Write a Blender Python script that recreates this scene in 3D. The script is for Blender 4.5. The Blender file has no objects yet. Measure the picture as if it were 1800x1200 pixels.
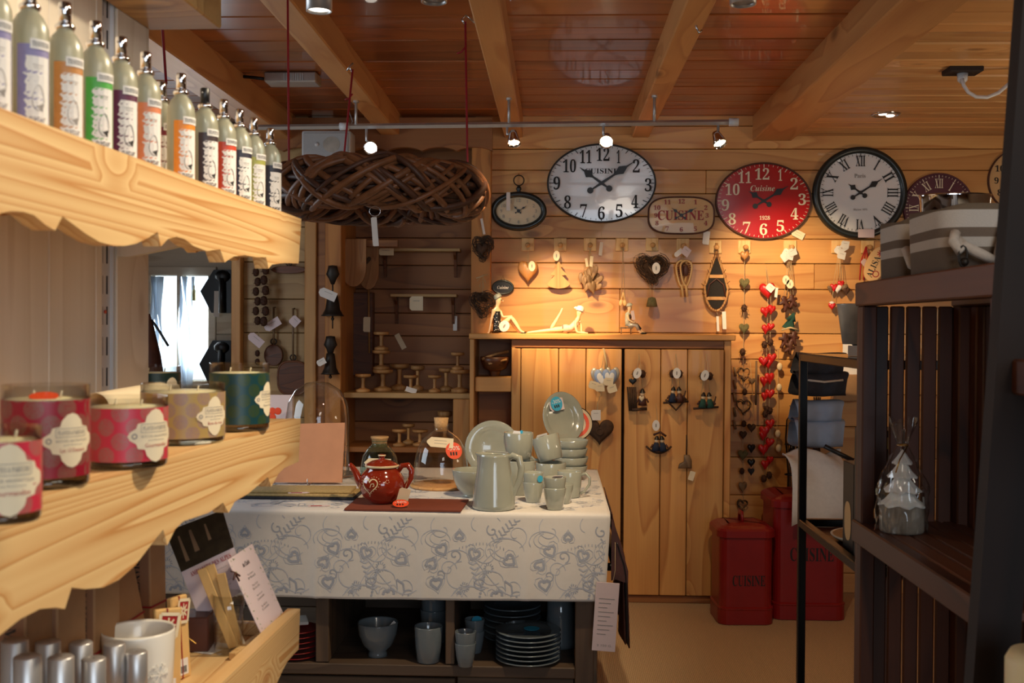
import bpy, bmesh, math, random
from mathutils import Vector, Matrix
random.seed(7)
SC = bpy.context.scene
COL = SC.collection
PI = math.pi

# ---------------------------------------------------------------- camera
EYE = Vector((0, 0, 1.5)); FPX = 1900.0
YAW, PITCH, ROLL = math.atan(75 / FPX), math.atan(25 / FPX), 0.006
FWD = Vector((-math.sin(YAW) * math.cos(PITCH), math.cos(YAW) * math.cos(PITCH), -math.sin(PITCH)))
RGT = FWD.cross(Vector((0, 0, 1))).normalized(); UPV = RGT.cross(FWD)
_r = Matrix.Rotation(-ROLL, 3, FWD); RGT = _r @ RGT; UPV = _r @ UPV
cd = bpy.data.cameras.new('camera'); cam = bpy.data.objects.new('camera', cd); COL.objects.link(cam)
cd.sensor_width = 36; cd.lens = 36 * FPX / 1800; cd.clip_start = 0.02
cam.matrix_world = Matrix((( RGT.x, UPV.x, -FWD.x, EYE.x), (RGT.y, UPV.y, -FWD.y, EYE.y), (RGT.z, UPV.z, -FWD.z, EYE.z), (0, 0, 0, 1)))
cd.dof.use_dof = True; cd.dof.focus_distance = 4.4; cd.dof.aperture_fstop = 10
SC.camera = cam
SC.view_settings.view_transform = 'Standard'; SC.view_settings.look = 'None'
SC.view_settings.gamma = 1; SC.view_settings.use_curve_mapping = False
SC.view_settings.exposure = 0.0

# ---------------------------------------------------------------- world and lights
w = bpy.data.worlds.new('sky'); SC.world = w; w.use_nodes = True
bg = w.node_tree.nodes['Background']; bg.inputs[0].default_value = (0.78, 0.90, 1.0, 1); bg.inputs[1].default_value = 2.8
w.cycles.sampling_method = 'NONE'
WARM = (1.0, 0.70, 0.38)
def spot(name, loc, target, power, deg, blend=0.6, color=WARM, size=0.03):
    l = bpy.data.lights.new(name, 'SPOT'); l.energy = power; l.color = color; l.spot_size = math.radians(deg); l.spot_blend = blend; l.shadow_soft_size = size
    o = bpy.data.objects.new(name, l); COL.objects.link(o); o.location = loc
    o.rotation_euler = (Vector(target) - Vector(loc)).to_track_quat('-Z', 'Y').to_euler(); return o
def area(name, loc, target, power, sx, sy, color):
    l = bpy.data.lights.new(name, 'AREA'); l.energy = power; l.color = color; l.shape = 'RECTANGLE'; l.size = sx; l.size_y = sy
    o = bpy.data.objects.new(name, l); COL.objects.link(o); o.location = loc
    o.rotation_euler = (Vector(target) - Vector(loc)).to_track_quat('-Z', 'Y').to_euler(); return o
# the shop front window behind the camera, and the window of the next room on the left
area('daylight_shop_front', (0.9, -2.3, 1.7), (-0.5, 3.0, 1.1), 52, 2.2, 1.6, (0.74, 0.87, 1.0))
area('daylight_side_window', (-2.9, 3.9, 1.75), (0.0, 4.3, 0.9), 24, 1.2, 1.1, (0.78, 0.9, 1.0))
area('daylight_next_room', (-2.55, 7.36, 1.52), (-2.2, 5.0, 1.3), 10, 0.42, 0.64, (0.85, 0.94, 1.0))
# track lamps: the rear rail (on the wall), the middle rail (on the table), the front rail above the aisle (on the shelf)
SPOTS = [((-1.00, 5.16, 2.32), (-0.95, 5.7, 0.9), 10, 60), ((-0.20, 5.10, 2.33), (0.03, 6.15, 1.47), 200, 42),
         ((0.27, 5.08, 2.33), (0.42, 6.1, 1.35), 32, 64), ((0.81, 5.05, 2.33), (1.30, 6.15, 1.70), 130, 50)]
for a, b, p, d in SPOTS: spot('track_spot_light', a, b, p, d, 0.9)
spot('table_spot_light', (0.16, 3.22, 2.40), (-0.50, 4.45, 0.85), 98, 62, 0.8, (1.0, 0.76, 0.48))
spot('table_spot_light', (0.56, 3.22, 2.38), (0.42, 4.75, 0.5), 48, 62, 0.8, (1.0, 0.74, 0.46))
spot('shelf_spot_light', (0.42, 1.75, 2.44), (-0.50, 1.22, 1.5), 92, 66, 0.7, (1.0, 0.82, 0.58), 0.04)
area('added_bounce_fill', (0.8, 0.2, 2.5), (-0.6, 1.4, 1.2), 11, 0.9, 0.5, (1.0, 0.88, 0.72))  # added fill for bounced light on the shelf panels, no real lamp
area('added_side_fill', (2.7, 4.2, 1.5), (1.9, 4.6, 2.7), 7, 0.5, 0.5, (1.0, 0.80, 0.56))  # unseen fill added to brighten the right-hand ceiling, not a shop lamp

# ---------------------------------------------------------------- pixel of the photograph -> point in the room
def ray(px, py): return FWD * FPX + RGT * (px - 900) + UPV * (600 - py)
def onY(px, py, Y):
    d = ray(px, py); return EYE + d * ((Y - EYE.y) / d.y)
def onX(px, py, X):
    d = ray(px, py); return EYE + d * ((X - EYE.x) / d.x)
def onZ(px, py, Z):
    d = ray(px, py); return EYE + d * ((Z - EYE.z) / d.z)

# ---------------------------------------------------------------- mesh helpers
class MB:
    def __init__(s): s.v = []; s.f = []; s.sm = []
    def add(s, vs, fs, smooth=False, M=None):
        b = len(s.v)
        s.v += [tuple(M @ Vector(p)) if M is not None else tuple(p) for p in vs]
        for f in fs: s.f.append([b + i for i in f]); s.sm.append(smooth)
        return s
    def box(s, lo, hi, M=None):
        x0, y0, z0 = lo; x1, y1, z1 = hi
        return s.add([(x0,y0,z0),(x1,y0,z0),(x1,y1,z0),(x0,y1,z0),(x0,y0,z1),(x1,y0,z1),(x1,y1,z1),(x0,y1,z1)],
              [(0,3,2,1),(4,5,6,7),(0,1,5,4),(1,2,6,5),(2,3,7,6),(3,0,4,7)], False, M)
    def cbox(s, lo, hi, b=0.004, M=None, seg=1):
        bm = bmesh.new(); bmesh.ops.create_cube(bm, size=1)
        for v in bm.verts: v.co = Vector([lo[i] + (v.co[i] + .5) * (hi[i] - lo[i]) for i in range(3)])
        bmesh.ops.bevel(bm, geom=bm.edges[:], offset=b, segments=seg, affect='EDGES', profile=0.5)
        bm.verts.index_update()
        s.add([v.co[:] for v in bm.verts], [[v.index for v in f.verts] for f in bm.faces], seg > 1, M); bm.free(); return s
    def prism(s, pts, a, b, plane='XZ', M=None, smooth=False):
        n = len(pts)
        def P(p, d): return {'XZ': (p[0], d, p[1]), 'XY': (p[0], p[1], d), 'YZ': (d, p[0], p[1])}[plane]
        vs = [P(p, a) for p in pts] + [P(p, b) for p in pts]
        s.add(vs, [list(range(n)), list(range(2*n-1, n-1, -1))], False, M)
        k = len(s.v) - 2*n
        for i in range(n):
            j = (i+1) % n; s.f.append([k+i, k+j, k+n+j, k+n+i]); s.sm.append(smooth)
        return s
    def lathe(s, prof, n=24, c=(0,0,0), M=None, smooth=True, a0=0, a1=2*PI):
        full = abs(a1 - a0 - 2*PI) < 1e-6; m = n if full else n + 1
        vs = []; fs = []
        for r, z in prof:
            for i in range(m):
                t = a0 + (a1 - a0) * i / n; vs.append((c[0] + r*math.cos(t), c[1] + r*math.sin(t), c[2] + z))
        for k in range(len(prof) - 1):
            for i in range(n):
                j = (i+1) % m; fs.append((k*m+i, k*m+j, (k+1)*m+j, (k+1)*m+i))
        return s.add(vs, fs, smooth, M)
    def cyl(s, c, r, h, n=16, r2=None, M=None):
        r2 = r if r2 is None else r2
        return s.lathe([(0.0001, 0), (r, 0), (r, 0), (r2, h), (r2, h), (0.0001, h)], n, c, M, False)
    def tube(s, path, r, n=6, closed=False, M=None, flat=None):
        P = [Vector(p) for p in path]; m = len(P); R = r if isinstance(r, (list, tuple)) else [r]*m
        vs = []; up = None
        for i in range(m):
            a = P[(i-1) % m] if (closed or i > 0) else P[i]; b = P[(i+1) % m] if (closed or i < m-1) else P[i]
            t = (b - a).normalized() if (b - a).length > 1e-9 else Vector((0,0,1))
            if up is None:
                up = Vector((0,0,1)) if abs(t.z) < 0.9 else Vector((1,0,0))
            u = (up - t * up.dot(t))
            if u.length < 1e-6: u = t.orthogonal()
            u.normalize(); up = u; w_ = t.cross(u)
            for k in range(n):
                an = 2*PI*k/n; ru = R[i]; rw = R[i] if flat is None else R[i]*flat
                vs.append(P[i] + u*(ru*math.cos(an)) + w_*(rw*math.sin(an)))
        fs = []
        for i in range(m if closed else m-1):
            for k in range(n):
                j = (i+1) % m; l = (k+1) % n; fs.append((i*n+k, i*n+l, j*n+l, j*n+k))
        if not closed: fs += [tuple(range(n-1, -1, -1)), tuple((m-1)*n + k for k in range(n))]
        return s.add(vs, fs, n > 4, M)
    def ball(s, c, r, n=10, M=None):
        rx, ry, rz = r if isinstance(r, (list, tuple)) else (r, r, r); vs = []; fs = []; h = max(4, n//2 + 1)
        for k in range(h + 1):
            p = PI*k/h
            for i in range(n):
                t = 2*PI*i/n; q = max(math.sin(p), 1e-3); vs.append((c[0]+rx*q*math.cos(t), c[1]+ry*q*math.sin(t), c[2]-rz*math.cos(p)))
        for k in range(h):
            for i in range(n):
                j = (i+1) % n; fs.append((k*n+i, k*n+j, (k+1)*n+j, (k+1)*n+i))
        return s.add(vs, fs, True, M)
    def grid(s, fn, nu, nv, smooth=True, M=None):
        vs = [fn(i/nu, j/nv) for j in range(nv+1) for i in range(nu+1)]
        fs = [(j*(nu+1)+i, j*(nu+1)+i+1, (j+1)*(nu+1)+i+1, (j+1)*(nu+1)+i) for j in range(nv) for i in range(nu)]
        return s.add(vs, fs, smooth, M)
    def mesh(s, name, mat):
        me = bpy.data.meshes.new(name); me.from_pydata(s.v, [], s.f); me.polygons.foreach_set('use_smooth', s.sm)
        if mat: me.materials.append(mat)
        me.update(); return me
    def build(s, name, mat, parent=None, loc=(0,0,0), rot=(0,0,0), fix=True):
        me = s.mesh(name, mat)
        if fix:
            bm = bmesh.new(); bm.from_mesh(me); bmesh.ops.recalc_face_normals(bm, faces=bm.faces[:]); bm.to_mesh(me); bm.free()
        return put(name, me, parent, loc, rot)
def put(name, me, parent=None, loc=(0,0,0), rot=(0,0,0)):
    o = bpy.data.objects.new(name, me); COL.objects.link(o); o.location = loc; o.rotation_euler = rot
    if parent is not None: o.parent = parent
    return o
def tag(o, label, cat, group=None):
    o['label'] = label; o['category'] = cat
    if group: o['group'] = group
    return o
def thing(name, label, cat, loc=(0,0,0), rot=(0,0,0), group=None):
    o = bpy.data.objects.new(name, None); o.empty_display_size = 0.02; COL.objects.link(o); o.location = loc; o.rotation_euler = rot
    return tag(o, label, cat, group)
def structure(o): o['kind'] = 'structure'; return o
def stuff(o): o['kind'] = 'stuff'; return o
def dup(root, loc, rot=None, label=None, parent=None):
    def cp(o, par):
        c = o.copy(); COL.objects.link(c)
        if par is not None: c.parent = par
        for ch in o.children: cp(ch, c)
        return c
    kids = list(root.children); r = root.copy(); COL.objects.link(r); r.location = loc
    if rot is not None: r.rotation_euler = rot
    for ch in kids: cp(ch, r)
    if label: r['label'] = label
    return r
def solid(o, t, off=0.0):
    m = o.modifiers.new('solid', 'SOLIDIFY'); m.thickness = t; m.offset = off; return o
def subd(o, n=1):
    m = o.modifiers.new('subd', 'SUBSURF'); m.levels = n; m.render_levels = n; return o
def T(*a): return Matrix.Translation(Vector(a))
def RX(a): return Matrix.Rotation(a, 4, 'X')
def RY(a): return Matrix.Rotation(a, 4, 'Y')
def RZ(a): return Matrix.Rotation(a, 4, 'Z')

# lettering: the built-in font (its bold serif characters for serif type), as a thin mesh
def serif(s): return ''.join(chr(0x1D400+ord(c)-65) if 'A' <= c <= 'Z' else chr(0x1D41A+ord(c)-97) if 'a' <= c <= 'z' else chr(0x1D7CE+ord(c)-48) if '0' <= c <= '9' else c for c in s)
def italic(s): return ''.join(chr(0x1D468+ord(c)-65) if 'A' <= c <= 'Z' else chr(0x1D482+ord(c)-97) if 'a' <= c <= 'z' else c for c in s)
_tc = {}
def text_geo(body, height, width=None, res=2):
    """vertices (x, z centred on 0) and faces of a line of text of the given height (cap) and, if given, width"""
    k = (body, res)
    if k not in _tc:
        c = bpy.data.curves.new('type', 'FONT'); c.body = body; c.size = 1; c.resolution_u = res
        o = bpy.data.objects.new('type', c); me = bpy.data.meshes.new_from_object(o)
        _tc[k] = ([v.co[:2] for v in me.vertices], [list(p.vertices) for p in me.polygons])
        bpy.data.objects.remove(o); bpy.data.curves.remove(c); bpy.data.meshes.remove(me)
    vs, fs = _tc[k]
    if not vs: return [], []
    x0 = min(v[0] for v in vs); x1 = max(v[0] for v in vs); z0 = min(v[1] for v in vs); z1 = max(v[1] for v in vs)
    sz = height / max(z1 - z0, 1e-6); sx = sz if width is None else width / max(x1 - x0, 1e-6)
    return [((v[0] - (x0+x1)/2)*sx, (v[1] - (z0+z1)/2)*sz) for v in vs], fs
def letters(mb, body, h, at, width=None, rot=0, curve=None, y=0.0):
    """adds flat text facing -y at (x, z); curve=r wraps it round a vertical cylinder of radius r whose axis is x=0,y=0"""
    vs, fs = text_geo(body, h, width)
    ca, sa = math.cos(rot), math.sin(rot); out = []
    for x, z in vs:
        X = at[0] + x*ca - z*sa; Z = at[1] + x*sa + z*ca
        if curve: a = X / curve; out.append((curve*math.sin(a), -curve*math.cos(a), Z))
        else: out.append((X, y, Z))
    mb.add(out, fs); return mb
def heart2d(w_, h_, n=20):
    out = []
    for i in range(n):
        t = 2*PI*i/n
        out.append((w_/2*math.sin(t)**3, h_*((13*math.cos(t) - 5*math.cos(2*t) - 2*math.cos(3*t) - math.cos(4*t))/29.0 + 0.085)))
    return out
def ell2d(a, b, n=24, p=2.0):
    return [(a*math.copysign(abs(math.cos(2*PI*i/n))**(2/p), math.cos(2*PI*i/n)), b*math.copysign(abs(math.sin(2*PI*i/n))**(2/p), math.sin(2*PI*i/n))) for i in range(n)]
def puffy(mb, pts, depth, M=None):
    """a pillow-shaped solid from an outline in XZ"""
    n = len(pts); cx = sum(p[0] for p in pts)/n; cz = sum(p[1] for p in pts)/n; vs = []; fs = []
    rings = [(1.0, 0.0), (0.93, 0.45), (0.7, 0.82), (0.35, 0.97)]
    seq = [(k, -d) for k, d in reversed(rings[1:])] + [(1.0, 0)] + [(k, d) for k, d in rings[1:]]
    for k, d in seq:
        for p in pts: vs.append((cx + (p[0]-cx)*k, d*depth/2, cz + (p[1]-cz)*k))
    for q in range(len(seq)-1):
        for i in range(n):
            j = (i+1) % n; fs.append((q*n+i, q*n+j, (q+1)*n+j, (q+1)*n+i))
    fs.append(tuple(range(n-1, -1, -1))); b = (len(seq)-1)*n; fs.append(tuple(b+i for i in range(n)))
    return mb.add(vs, fs, True, M)

# ---------------------------------------------------------------- materials
def lin(r, g, b):
    f = lambda c: (c/255/12.92) if c/255 <= 0.04045 else ((c/255+0.055)/1.055)**2.4
    return (f(r), f(g), f(b), 1)
def newmat(name):
    m = bpy.data.materials.new(name); m.use_nodes = True
    return m, m.node_tree.nodes, m.node_tree.links, m.node_tree.nodes['Principled BSDF']
def node(N, t, **k):
    n = N.new(t)
    for a, v in k.items():
        if a.startswith('i_'):
            key = a[2:]; n.inputs[int(key) if key.isdigit() else key.replace('_', ' ')].default_value = v
        else: setattr(n, a, v)
    return n
def plain(name, col, rough=0.5, metal=0.0, coat=0.0, var=0.06, scale=18.0, bump=0.0, trans=0.0, sss=0.0):
    """a plain surface with a little mottling of its colour"""
    m, N, L, B = newmat(name)
    tc = node(N, 'ShaderNodeTexCoord'); nz = node(N, 'ShaderNodeTexNoise', i_Scale=scale, i_Detail=3.0)
    mx = node(N, 'ShaderNodeMix', data_type='RGBA')
    mx.inputs[6].default_value = tuple(c*(1-var*2) for c in col[:3]) + (1,); mx.inputs[7].default_value = tuple(min(1, c*(1+var)) for c in col[:3]) + (1,)
    L.new(tc.outputs['Object'], nz.inputs['Vector']); L.new(nz.outputs['Fac'], mx.inputs[0]); L.new(mx.outputs[2], B.inputs['Base Color'])
    B.inputs['Roughness'].default_value = rough; B.inputs['Metallic'].default_value = metal; B.inputs['Coat Weight'].default_value = coat
    B.inputs['Transmission Weight'].default_value = trans
    if sss: B.inputs['Subsurface Weight'].default_value = sss
    if bump:
        bp = node(N, 'ShaderNodeBump', i_Strength=bump, i_Distance=0.002); L.new(nz.outputs['Fac'], bp.inputs['Height']); L.new(bp.outputs['Normal'], B.inputs['Normal'])
    return m
def wood(name, light, dark, axis='X', rings=9.0, grain=1.0, rough=0.55, knots=0.7, coat=0.0, vary=0.25, fibre=0.35, knot_scale=2.6, knotcol=None, scale=1.0, along=0.55):
    m, N, L, B = newmat(name); ax = 'XYZ'.index(axis)
    tc = node(N, 'ShaderNodeTexCoord'); oi = node(N, 'ShaderNodeObjectInfo')
    rnd = node(N, 'ShaderNodeVectorMath', operation='SCALE'); rnd.inputs[0].default_value = (31.0, 57.0, 43.0); L.new(oi.outputs['Random'], rnd.inputs['Scale'])
    ad = node(N, 'ShaderNodeVectorMath', operation='ADD'); L.new(tc.outputs['Object'], ad.inputs[0]); L.new(rnd.outputs[0], ad.inputs[1])
    def mapped(along, across):
        mp = node(N, 'ShaderNodeMapping'); sc_ = [across*scale]*3; sc_[ax] = along*scale; mp.inputs['Scale'].default_value = sc_
        L.new(ad.outputs[0], mp.inputs['Vector']); return mp.outputs[0]
    nz = node(N, 'ShaderNodeTexNoise', i_Scale=1.0, i_Detail=1.5, i_Roughness=0.45); L.new(mapped(along, 4.5*grain), nz.inputs['Vector'])
    vo = node(N, 'ShaderNodeTexVoronoi', i_Scale=knot_scale); L.new(mapped(0.55, 1.25), vo.inputs['Vector'])
    kd = node(N, 'ShaderNodeMapRange', clamp=True); L.new(vo.outputs['Distance'], kd.inputs[0])
    kd.inputs[1].default_value = 0.0; kd.inputs[2].default_value = 0.22; kd.inputs[3].default_value = 0.32*knots; kd.inputs[4].default_value = 0.0
    sm = node(N, 'ShaderNodeMath', operation='ADD'); L.new(nz.outputs['Fac'], sm.inputs[0]); L.new(kd.outputs[0], sm.inputs[1])
    ml = node(N, 'ShaderNodeMath', operation='MULTIPLY'); ml.inputs[1].default_value = rings; L.new(sm.outputs[0], ml.inputs[0])
    fr = node(N, 'ShaderNodeMath', operation='FRACT'); L.new(ml.outputs[0], fr.inputs[0])
    rp = node(N, 'ShaderNodeValToRGB'); e = rp.color_ramp.elements; e[0].position = 0.0; e[0].color = (0.05,)*3 + (1,); e[1].position = 0.72; e[1].color = (0.55,)*3 + (1,)
    x = rp.color_ramp.elements.new(0.9); x.color = (1, 1, 1, 1); x = rp.color_ramp.elements.new(1.0); x.color = (0.05,)*3 + (1,)
    L.new(fr.outputs[0], rp.inputs[0])
    fb = node(N, 'ShaderNodeTexNoise', i_Scale=1.0, i_Detail=3.0); L.new(mapped(3.0, 130.0), fb.inputs['Vector'])
    mf = node(N, 'ShaderNodeMix', data_type='FLOAT'); mf.inputs[0].default_value = fibre; L.new(rp.outputs[0], mf.inputs[2]); L.new(fb.outputs['Fac'], mf.inputs[3])
    mx = node(N, 'ShaderNodeMix', data_type='RGBA'); mx.inputs[6].default_value = light; mx.inputs[7].default_value = dark; L.new(mf.outputs[0], mx.inputs[0])
    k2 = node(N, 'ShaderNodeMapRange', clamp=True); L.new(vo.outputs['Distance'], k2.inputs[0])
    k2.inputs[1].default_value = 0.045; k2.inputs[2].default_value = 0.09; k2.inputs[3].default_value = min(1.0, knots); k2.inputs[4].default_value = 0.0
    mk = node(N, 'ShaderNodeMix', data_type='RGBA'); mk.inputs[7].default_value = knotcol or tuple(c*0.45 for c in dark[:3]) + (1,)
    L.new(k2.outputs[0], mk.inputs[0]); L.new(mx.outputs[2], mk.inputs[6])
    hs = node(N, 'ShaderNodeHueSaturation'); L.new(mk.outputs[2], hs.inputs['Color'])
    mr = node(N, 'ShaderNodeMapRange'); L.new(oi.outputs['Random'], mr.inputs[0]); mr.inputs[3].default_value = 1 - vary; mr.inputs[4].default_value = 1 + vary*0.5; L.new(mr.outputs[0], hs.inputs['Value'])
    L.new(hs.outputs[0], B.inputs['Base Color']); B.inputs['Roughness'].default_value = rough; B.inputs['Coat Weight'].default_value = coat
    bp = node(N, 'ShaderNodeBump', i_Strength=0.25, i_Distance=0.001); L.new(mf.outputs[0], bp.inputs['Height']); L.new(bp.outputs['Normal'], B.inputs['Normal'])
    return m
def glass(name, col=(1, 1, 1, 1), rough=0.0, ior=1.45, thin=True):
    """window and dome glass: mirror-like at grazing angles, clear straight on"""
    m, N, L, B = newmat(name); out = N['Material Output']; N.remove(B)
    lw_ = node(N, 'ShaderNodeLayerWeight'); pw = node(N, 'ShaderNodeMath', operation='POWER'); pw.inputs[1].default_value = 3.2; L.new(lw_.outputs['Facing'], pw.inputs[0])
    fr = node(N, 'ShaderNodeMath', operation='MULTIPLY_ADD'); fr.inputs[1].default_value = 0.9; fr.inputs[2].default_value = 0.07; L.new(pw.outputs[0], fr.inputs[0]); tr = node(N, 'ShaderNodeBsdfTransparent'); tr.inputs[0].default_value = col
    gl = node(N, 'ShaderNodeBsdfGlossy'); gl.inputs['Roughness'].default_value = rough
    mx = node(N, 'ShaderNodeMixShader'); L.new(fr.outputs[0], mx.inputs[0]); L.new(tr.outputs[0], mx.inputs[1]); L.new(gl.outputs[0], mx.inputs[2]); L.new(mx.outputs[0], out.inputs[0])
    return m
def emit(name, col, s):
    m, N, L, B = newmat(name); B.inputs['Emission Color'].default_value = col; B.inputs['Emission Strength'].default_value = s; B.inputs['Base Color'].default_value = col; return m
M = {}
M['pine_wall'] = wood('pine_wall', lin(230,174,102), lin(190,122,60), 'X', rings=7, knots=0.8, vary=0.28, rough=0.42, coat=0.15)
M['pine_ceiling'] = wood('pine_ceiling', lin(184,108,54), lin(140,74,32), 'X', rings=6, knots=0.4, vary=0.3, rough=0.28, coat=0.4)
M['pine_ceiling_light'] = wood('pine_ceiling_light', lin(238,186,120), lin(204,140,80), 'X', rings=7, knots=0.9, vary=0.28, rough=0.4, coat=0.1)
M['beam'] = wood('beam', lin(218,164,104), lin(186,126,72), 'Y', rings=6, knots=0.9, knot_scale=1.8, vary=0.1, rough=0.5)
M['cabinet'] = wood('cabinet', lin(232,176,102), lin(186,118,56), 'Z', rings=8, knots=0.9, vary=0.2, rough=0.45, coat=0.1)
M['cabinet_x'] = wood('cabinet_x', lin(226,168,96), lin(190,126,62), 'X', rings=6, knots=0.7, vary=0.1, rough=0.45)
M['post'] = wood('post', lin(216,164,100), lin(180,122,66), 'Z', rings=5, knots=0.8, vary=0.15)
M['shelf_pine'] = wood('shelf_pine', lin(244,210,150), lin(198,134,68), 'Y', rings=30, knots=0.55, knot_scale=4.2, vary=0.05, rough=0.5, fibre=0.22, grain=2.2, scale=1.3, along=0.22, knotcol=lin(178,104,50))
M['panel_white'] = wood('panel_white', lin(236,228,212), lin(214,202,180), 'Z', rings=7, knots=0.8, vary=0.08, rough=0.6, grain=1.3, knotcol=lin(150,118,86))
M['dark_wood'] = wood('dark_wood', lin(104,56,30), lin(54,27,15), 'Z', rings=8, knots=0.2, vary=0.5, rough=0.5)
M['dark_wood_y'] = wood('dark_wood_y', lin(112,62,34), lin(62,32,18), 'Y', rings=8, knots=0.2, vary=0.3, rough=0.45)
M['black_wood'] = wood('black_wood', lin(38,23,17), lin(22,13,10), 'Z', rings=6, knots=0.1, vary=0.2, rough=0.75)
M['grey_wood'] = wood('grey_wood', lin(112,92,72), lin(82,64,48), 'X', rings=6, knots=0.4, vary=0.2, rough=0.6)
M['turned_wood'] = wood('turned_wood', lin(206,158,98), lin(168,112,60), 'Z', rings=5, knots=0.2, vary=0.3, scale=3)
M['brown_board'] = wood('brown_board', lin(118,66,32), lin(70,36,16), 'X', rings=7, knots=0.2, vary=0.2, rough=0.45, coat=0.08, scale=3)
M['drift'] = wood('drift', lin(160,128,92), lin(96,70,48), 'Z', rings=6, knots=0.2, vary=0.4, scale=4)
M['tree_wood'] = wood('tree_wood', lin(236,200,140), lin(208,160,96), 'Z', rings=6, knots=0, vary=0.05, scale=4)
M['heart_wood'] = wood('heart_wood', lin(196,140,80), lin(156,98,50), 'Z', rings=6, knots=0, vary=0.05, scale=4, rough=0.4)
M['bark'] = plain('bark', lin(78,52,32), 0.8, var=0.4, scale=40, bump=0.8)
M['vine'] = plain('vine', lin(136,86,52), 0.5, var=0.35, scale=30, bump=0.4)
M['vine_dark'] = plain('vine_dark', lin(88,54,36), 0.55, var=0.35, scale=30, bump=0.4)
M['twig'] = plain('twig', lin(84,64,48), 0.8, var=0.4, scale=60)
M['pinecone'] = plain('pinecone', lin(78,46,28), 0.8, var=0.4, scale=80)
M['moss'] = plain('moss', lin(112,104,66), 0.9, var=0.4, scale=80)
M['paper'] = plain('paper', lin(232,228,222), 0.7, var=0.03)
M['paper_warm'] = plain('paper_warm', lin(236,220,186), 0.7, var=0.03)
M['paper_pink'] = plain('paper_pink', lin(226,206,206), 0.7, var=0.03)
M['ink'] = plain('ink', lin(28,26,26), 0.6, var=0.1)
M['ink_grey'] = plain('ink_grey', lin(150,144,138), 0.7, var=0.05)
M['ink_red'] = plain('ink_red', lin(170,50,46), 0.7, var=0.05)
M['white'] = plain('white', lin(236,234,228), 0.4, var=0.03)
M['enamel'] = plain('enamel', lin(232,234,236), 0.15, coat=0.8, var=0.03, scale=6)
M['cream'] = plain('cream', lin(226,206,170), 0.5, var=0.08, scale=8)
M['black'] = plain('black', lin(22,22,24), 0.4, var=0.15)
M['black_metal'] = plain('black_metal', lin(26,25,26), 0.35, metal=0.4, var=0.2)
M['green_black'] = plain('green_black', lin(34,42,42), 0.35, var=0.2, coat=0.2)
M['steel'] = plain('steel', lin(200,200,204), 0.22, metal=1.0, var=0.04)
M['steel_brushed'] = plain('steel_brushed', lin(196,194,192), 0.38, metal=0.7, var=0.05, scale=30)
M['chrome'] = plain('chrome', lin(226,226,230), 0.06, metal=1.0, var=0.02)
M['zinc'] = plain('zinc', lin(204,198,186), 0.35, metal=0.35, var=0.35, scale=14)
M['iron'] = plain('iron', lin(60,52,46), 0.5, metal=0.6, var=0.3)
M['brass'] = plain('brass', lin(196,150,80), 0.3, metal=1.0)
M['plastic_white'] = plain('plastic_white', lin(206,206,206), 0.4, var=0.03)
M['plastic_grey'] = plain('plastic_grey', lin(176,176,176), 0.5, var=0.08, scale=200)
M['red'] = plain('red', lin(196,28,30), 0.35, coat=0.3, var=0.12)
M['red_tin'] = plain('red_tin', lin(142,20,22), 0.38, coat=0.2, var=0.12, scale=8)
M['red_cloth'] = plain('red_cloth', lin(176,30,34), 0.8, var=0.2)
M['red_cord'] = plain('red_cord', lin(150,24,34), 0.6)
M['orange_red'] = plain('orange_red', lin(240,80,40), 0.5, var=0.02)
M['sky_blue'] = plain('sky_blue', lin(60,170,210), 0.5, var=0.03)
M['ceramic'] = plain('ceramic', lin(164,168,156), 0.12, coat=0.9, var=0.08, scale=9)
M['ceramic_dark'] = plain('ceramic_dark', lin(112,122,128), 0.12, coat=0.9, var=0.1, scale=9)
M['teapot'] = plain('teapot', lin(142,42,22), 0.12, coat=1.0, var=0.12, scale=9)
M['slip'] = plain('slip', lin(236,214,170), 0.3, coat=0.5)
M['terracotta'] = plain('terracotta', lin(206,148,112), 0.85, var=0.08, scale=14, bump=0.5)
M['slate_red'] = plain('slate_red', lin(128,62,40), 0.7, var=0.12, scale=20, bump=0.4)
M['cork'] = plain('cork', lin(206,164,112), 0.8, var=0.2, scale=90, bump=0.4)
M['porcelain'] = plain('porcelain', lin(238,232,218), 0.25, coat=0.5, var=0.02)
M['wax'] = plain('wax', lin(236,224,180), 0.5, sss=0.2, var=0.03)
M['wax_white'] = plain('wax_white', lin(250,248,242), 0.5, sss=0.1, var=0.04, scale=60, bump=0.5)
M['glass'] = glass('glass', (0.96, 0.97, 0.96, 1))
M['glass_base_shade'] = glass('glass_base_shade', (0.42, 0.36, 0.28, 1))  # dark tint imitates refracted shelf wood and shaded wax in the candle foot
M['glass_teal'] = glass('glass_teal', (0.62, 0.80, 0.78, 1))
M['glass_amber'] = glass('glass_amber', (0.97, 0.94, 0.90, 1))
M['window_glass'] = glass('window_glass', (0.95, 0.98, 1, 1))
M['cellophane'] = glass('cellophane', (0.92, 0.92, 0.92, 1), 0.06)
M['jute'] = plain('jute', lin(190,164,110), 0.9, var=0.2, scale=120, bump=0.6)
M['linen'] = plain('linen', lin(216,212,206), 0.85, var=0.06, scale=60)
M['rope'] = plain('rope', lin(206,192,176), 0.9, var=0.12, scale=120, bump=0.6)
M['string'] = plain('string', lin(196,170,128), 0.9, var=0.1)
M['leather'] = plain('leather', lin(88,48,36), 0.5, var=0.35, scale=18, bump=0.3)
M['skin'] = plain('skin', lin(240,206,160), 0.35, coat=0.3, var=0.03)
M['card'] = plain('card', lin(172,132,92), 0.8, var=0.06, scale=60)
M['card_light'] = plain('card_light', lin(222,178,110), 0.8, var=0.05, scale=60)
M['navy_cloth'] = plain('navy_cloth', lin(46,46,54), 0.9, var=0.25, scale=50)
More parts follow.
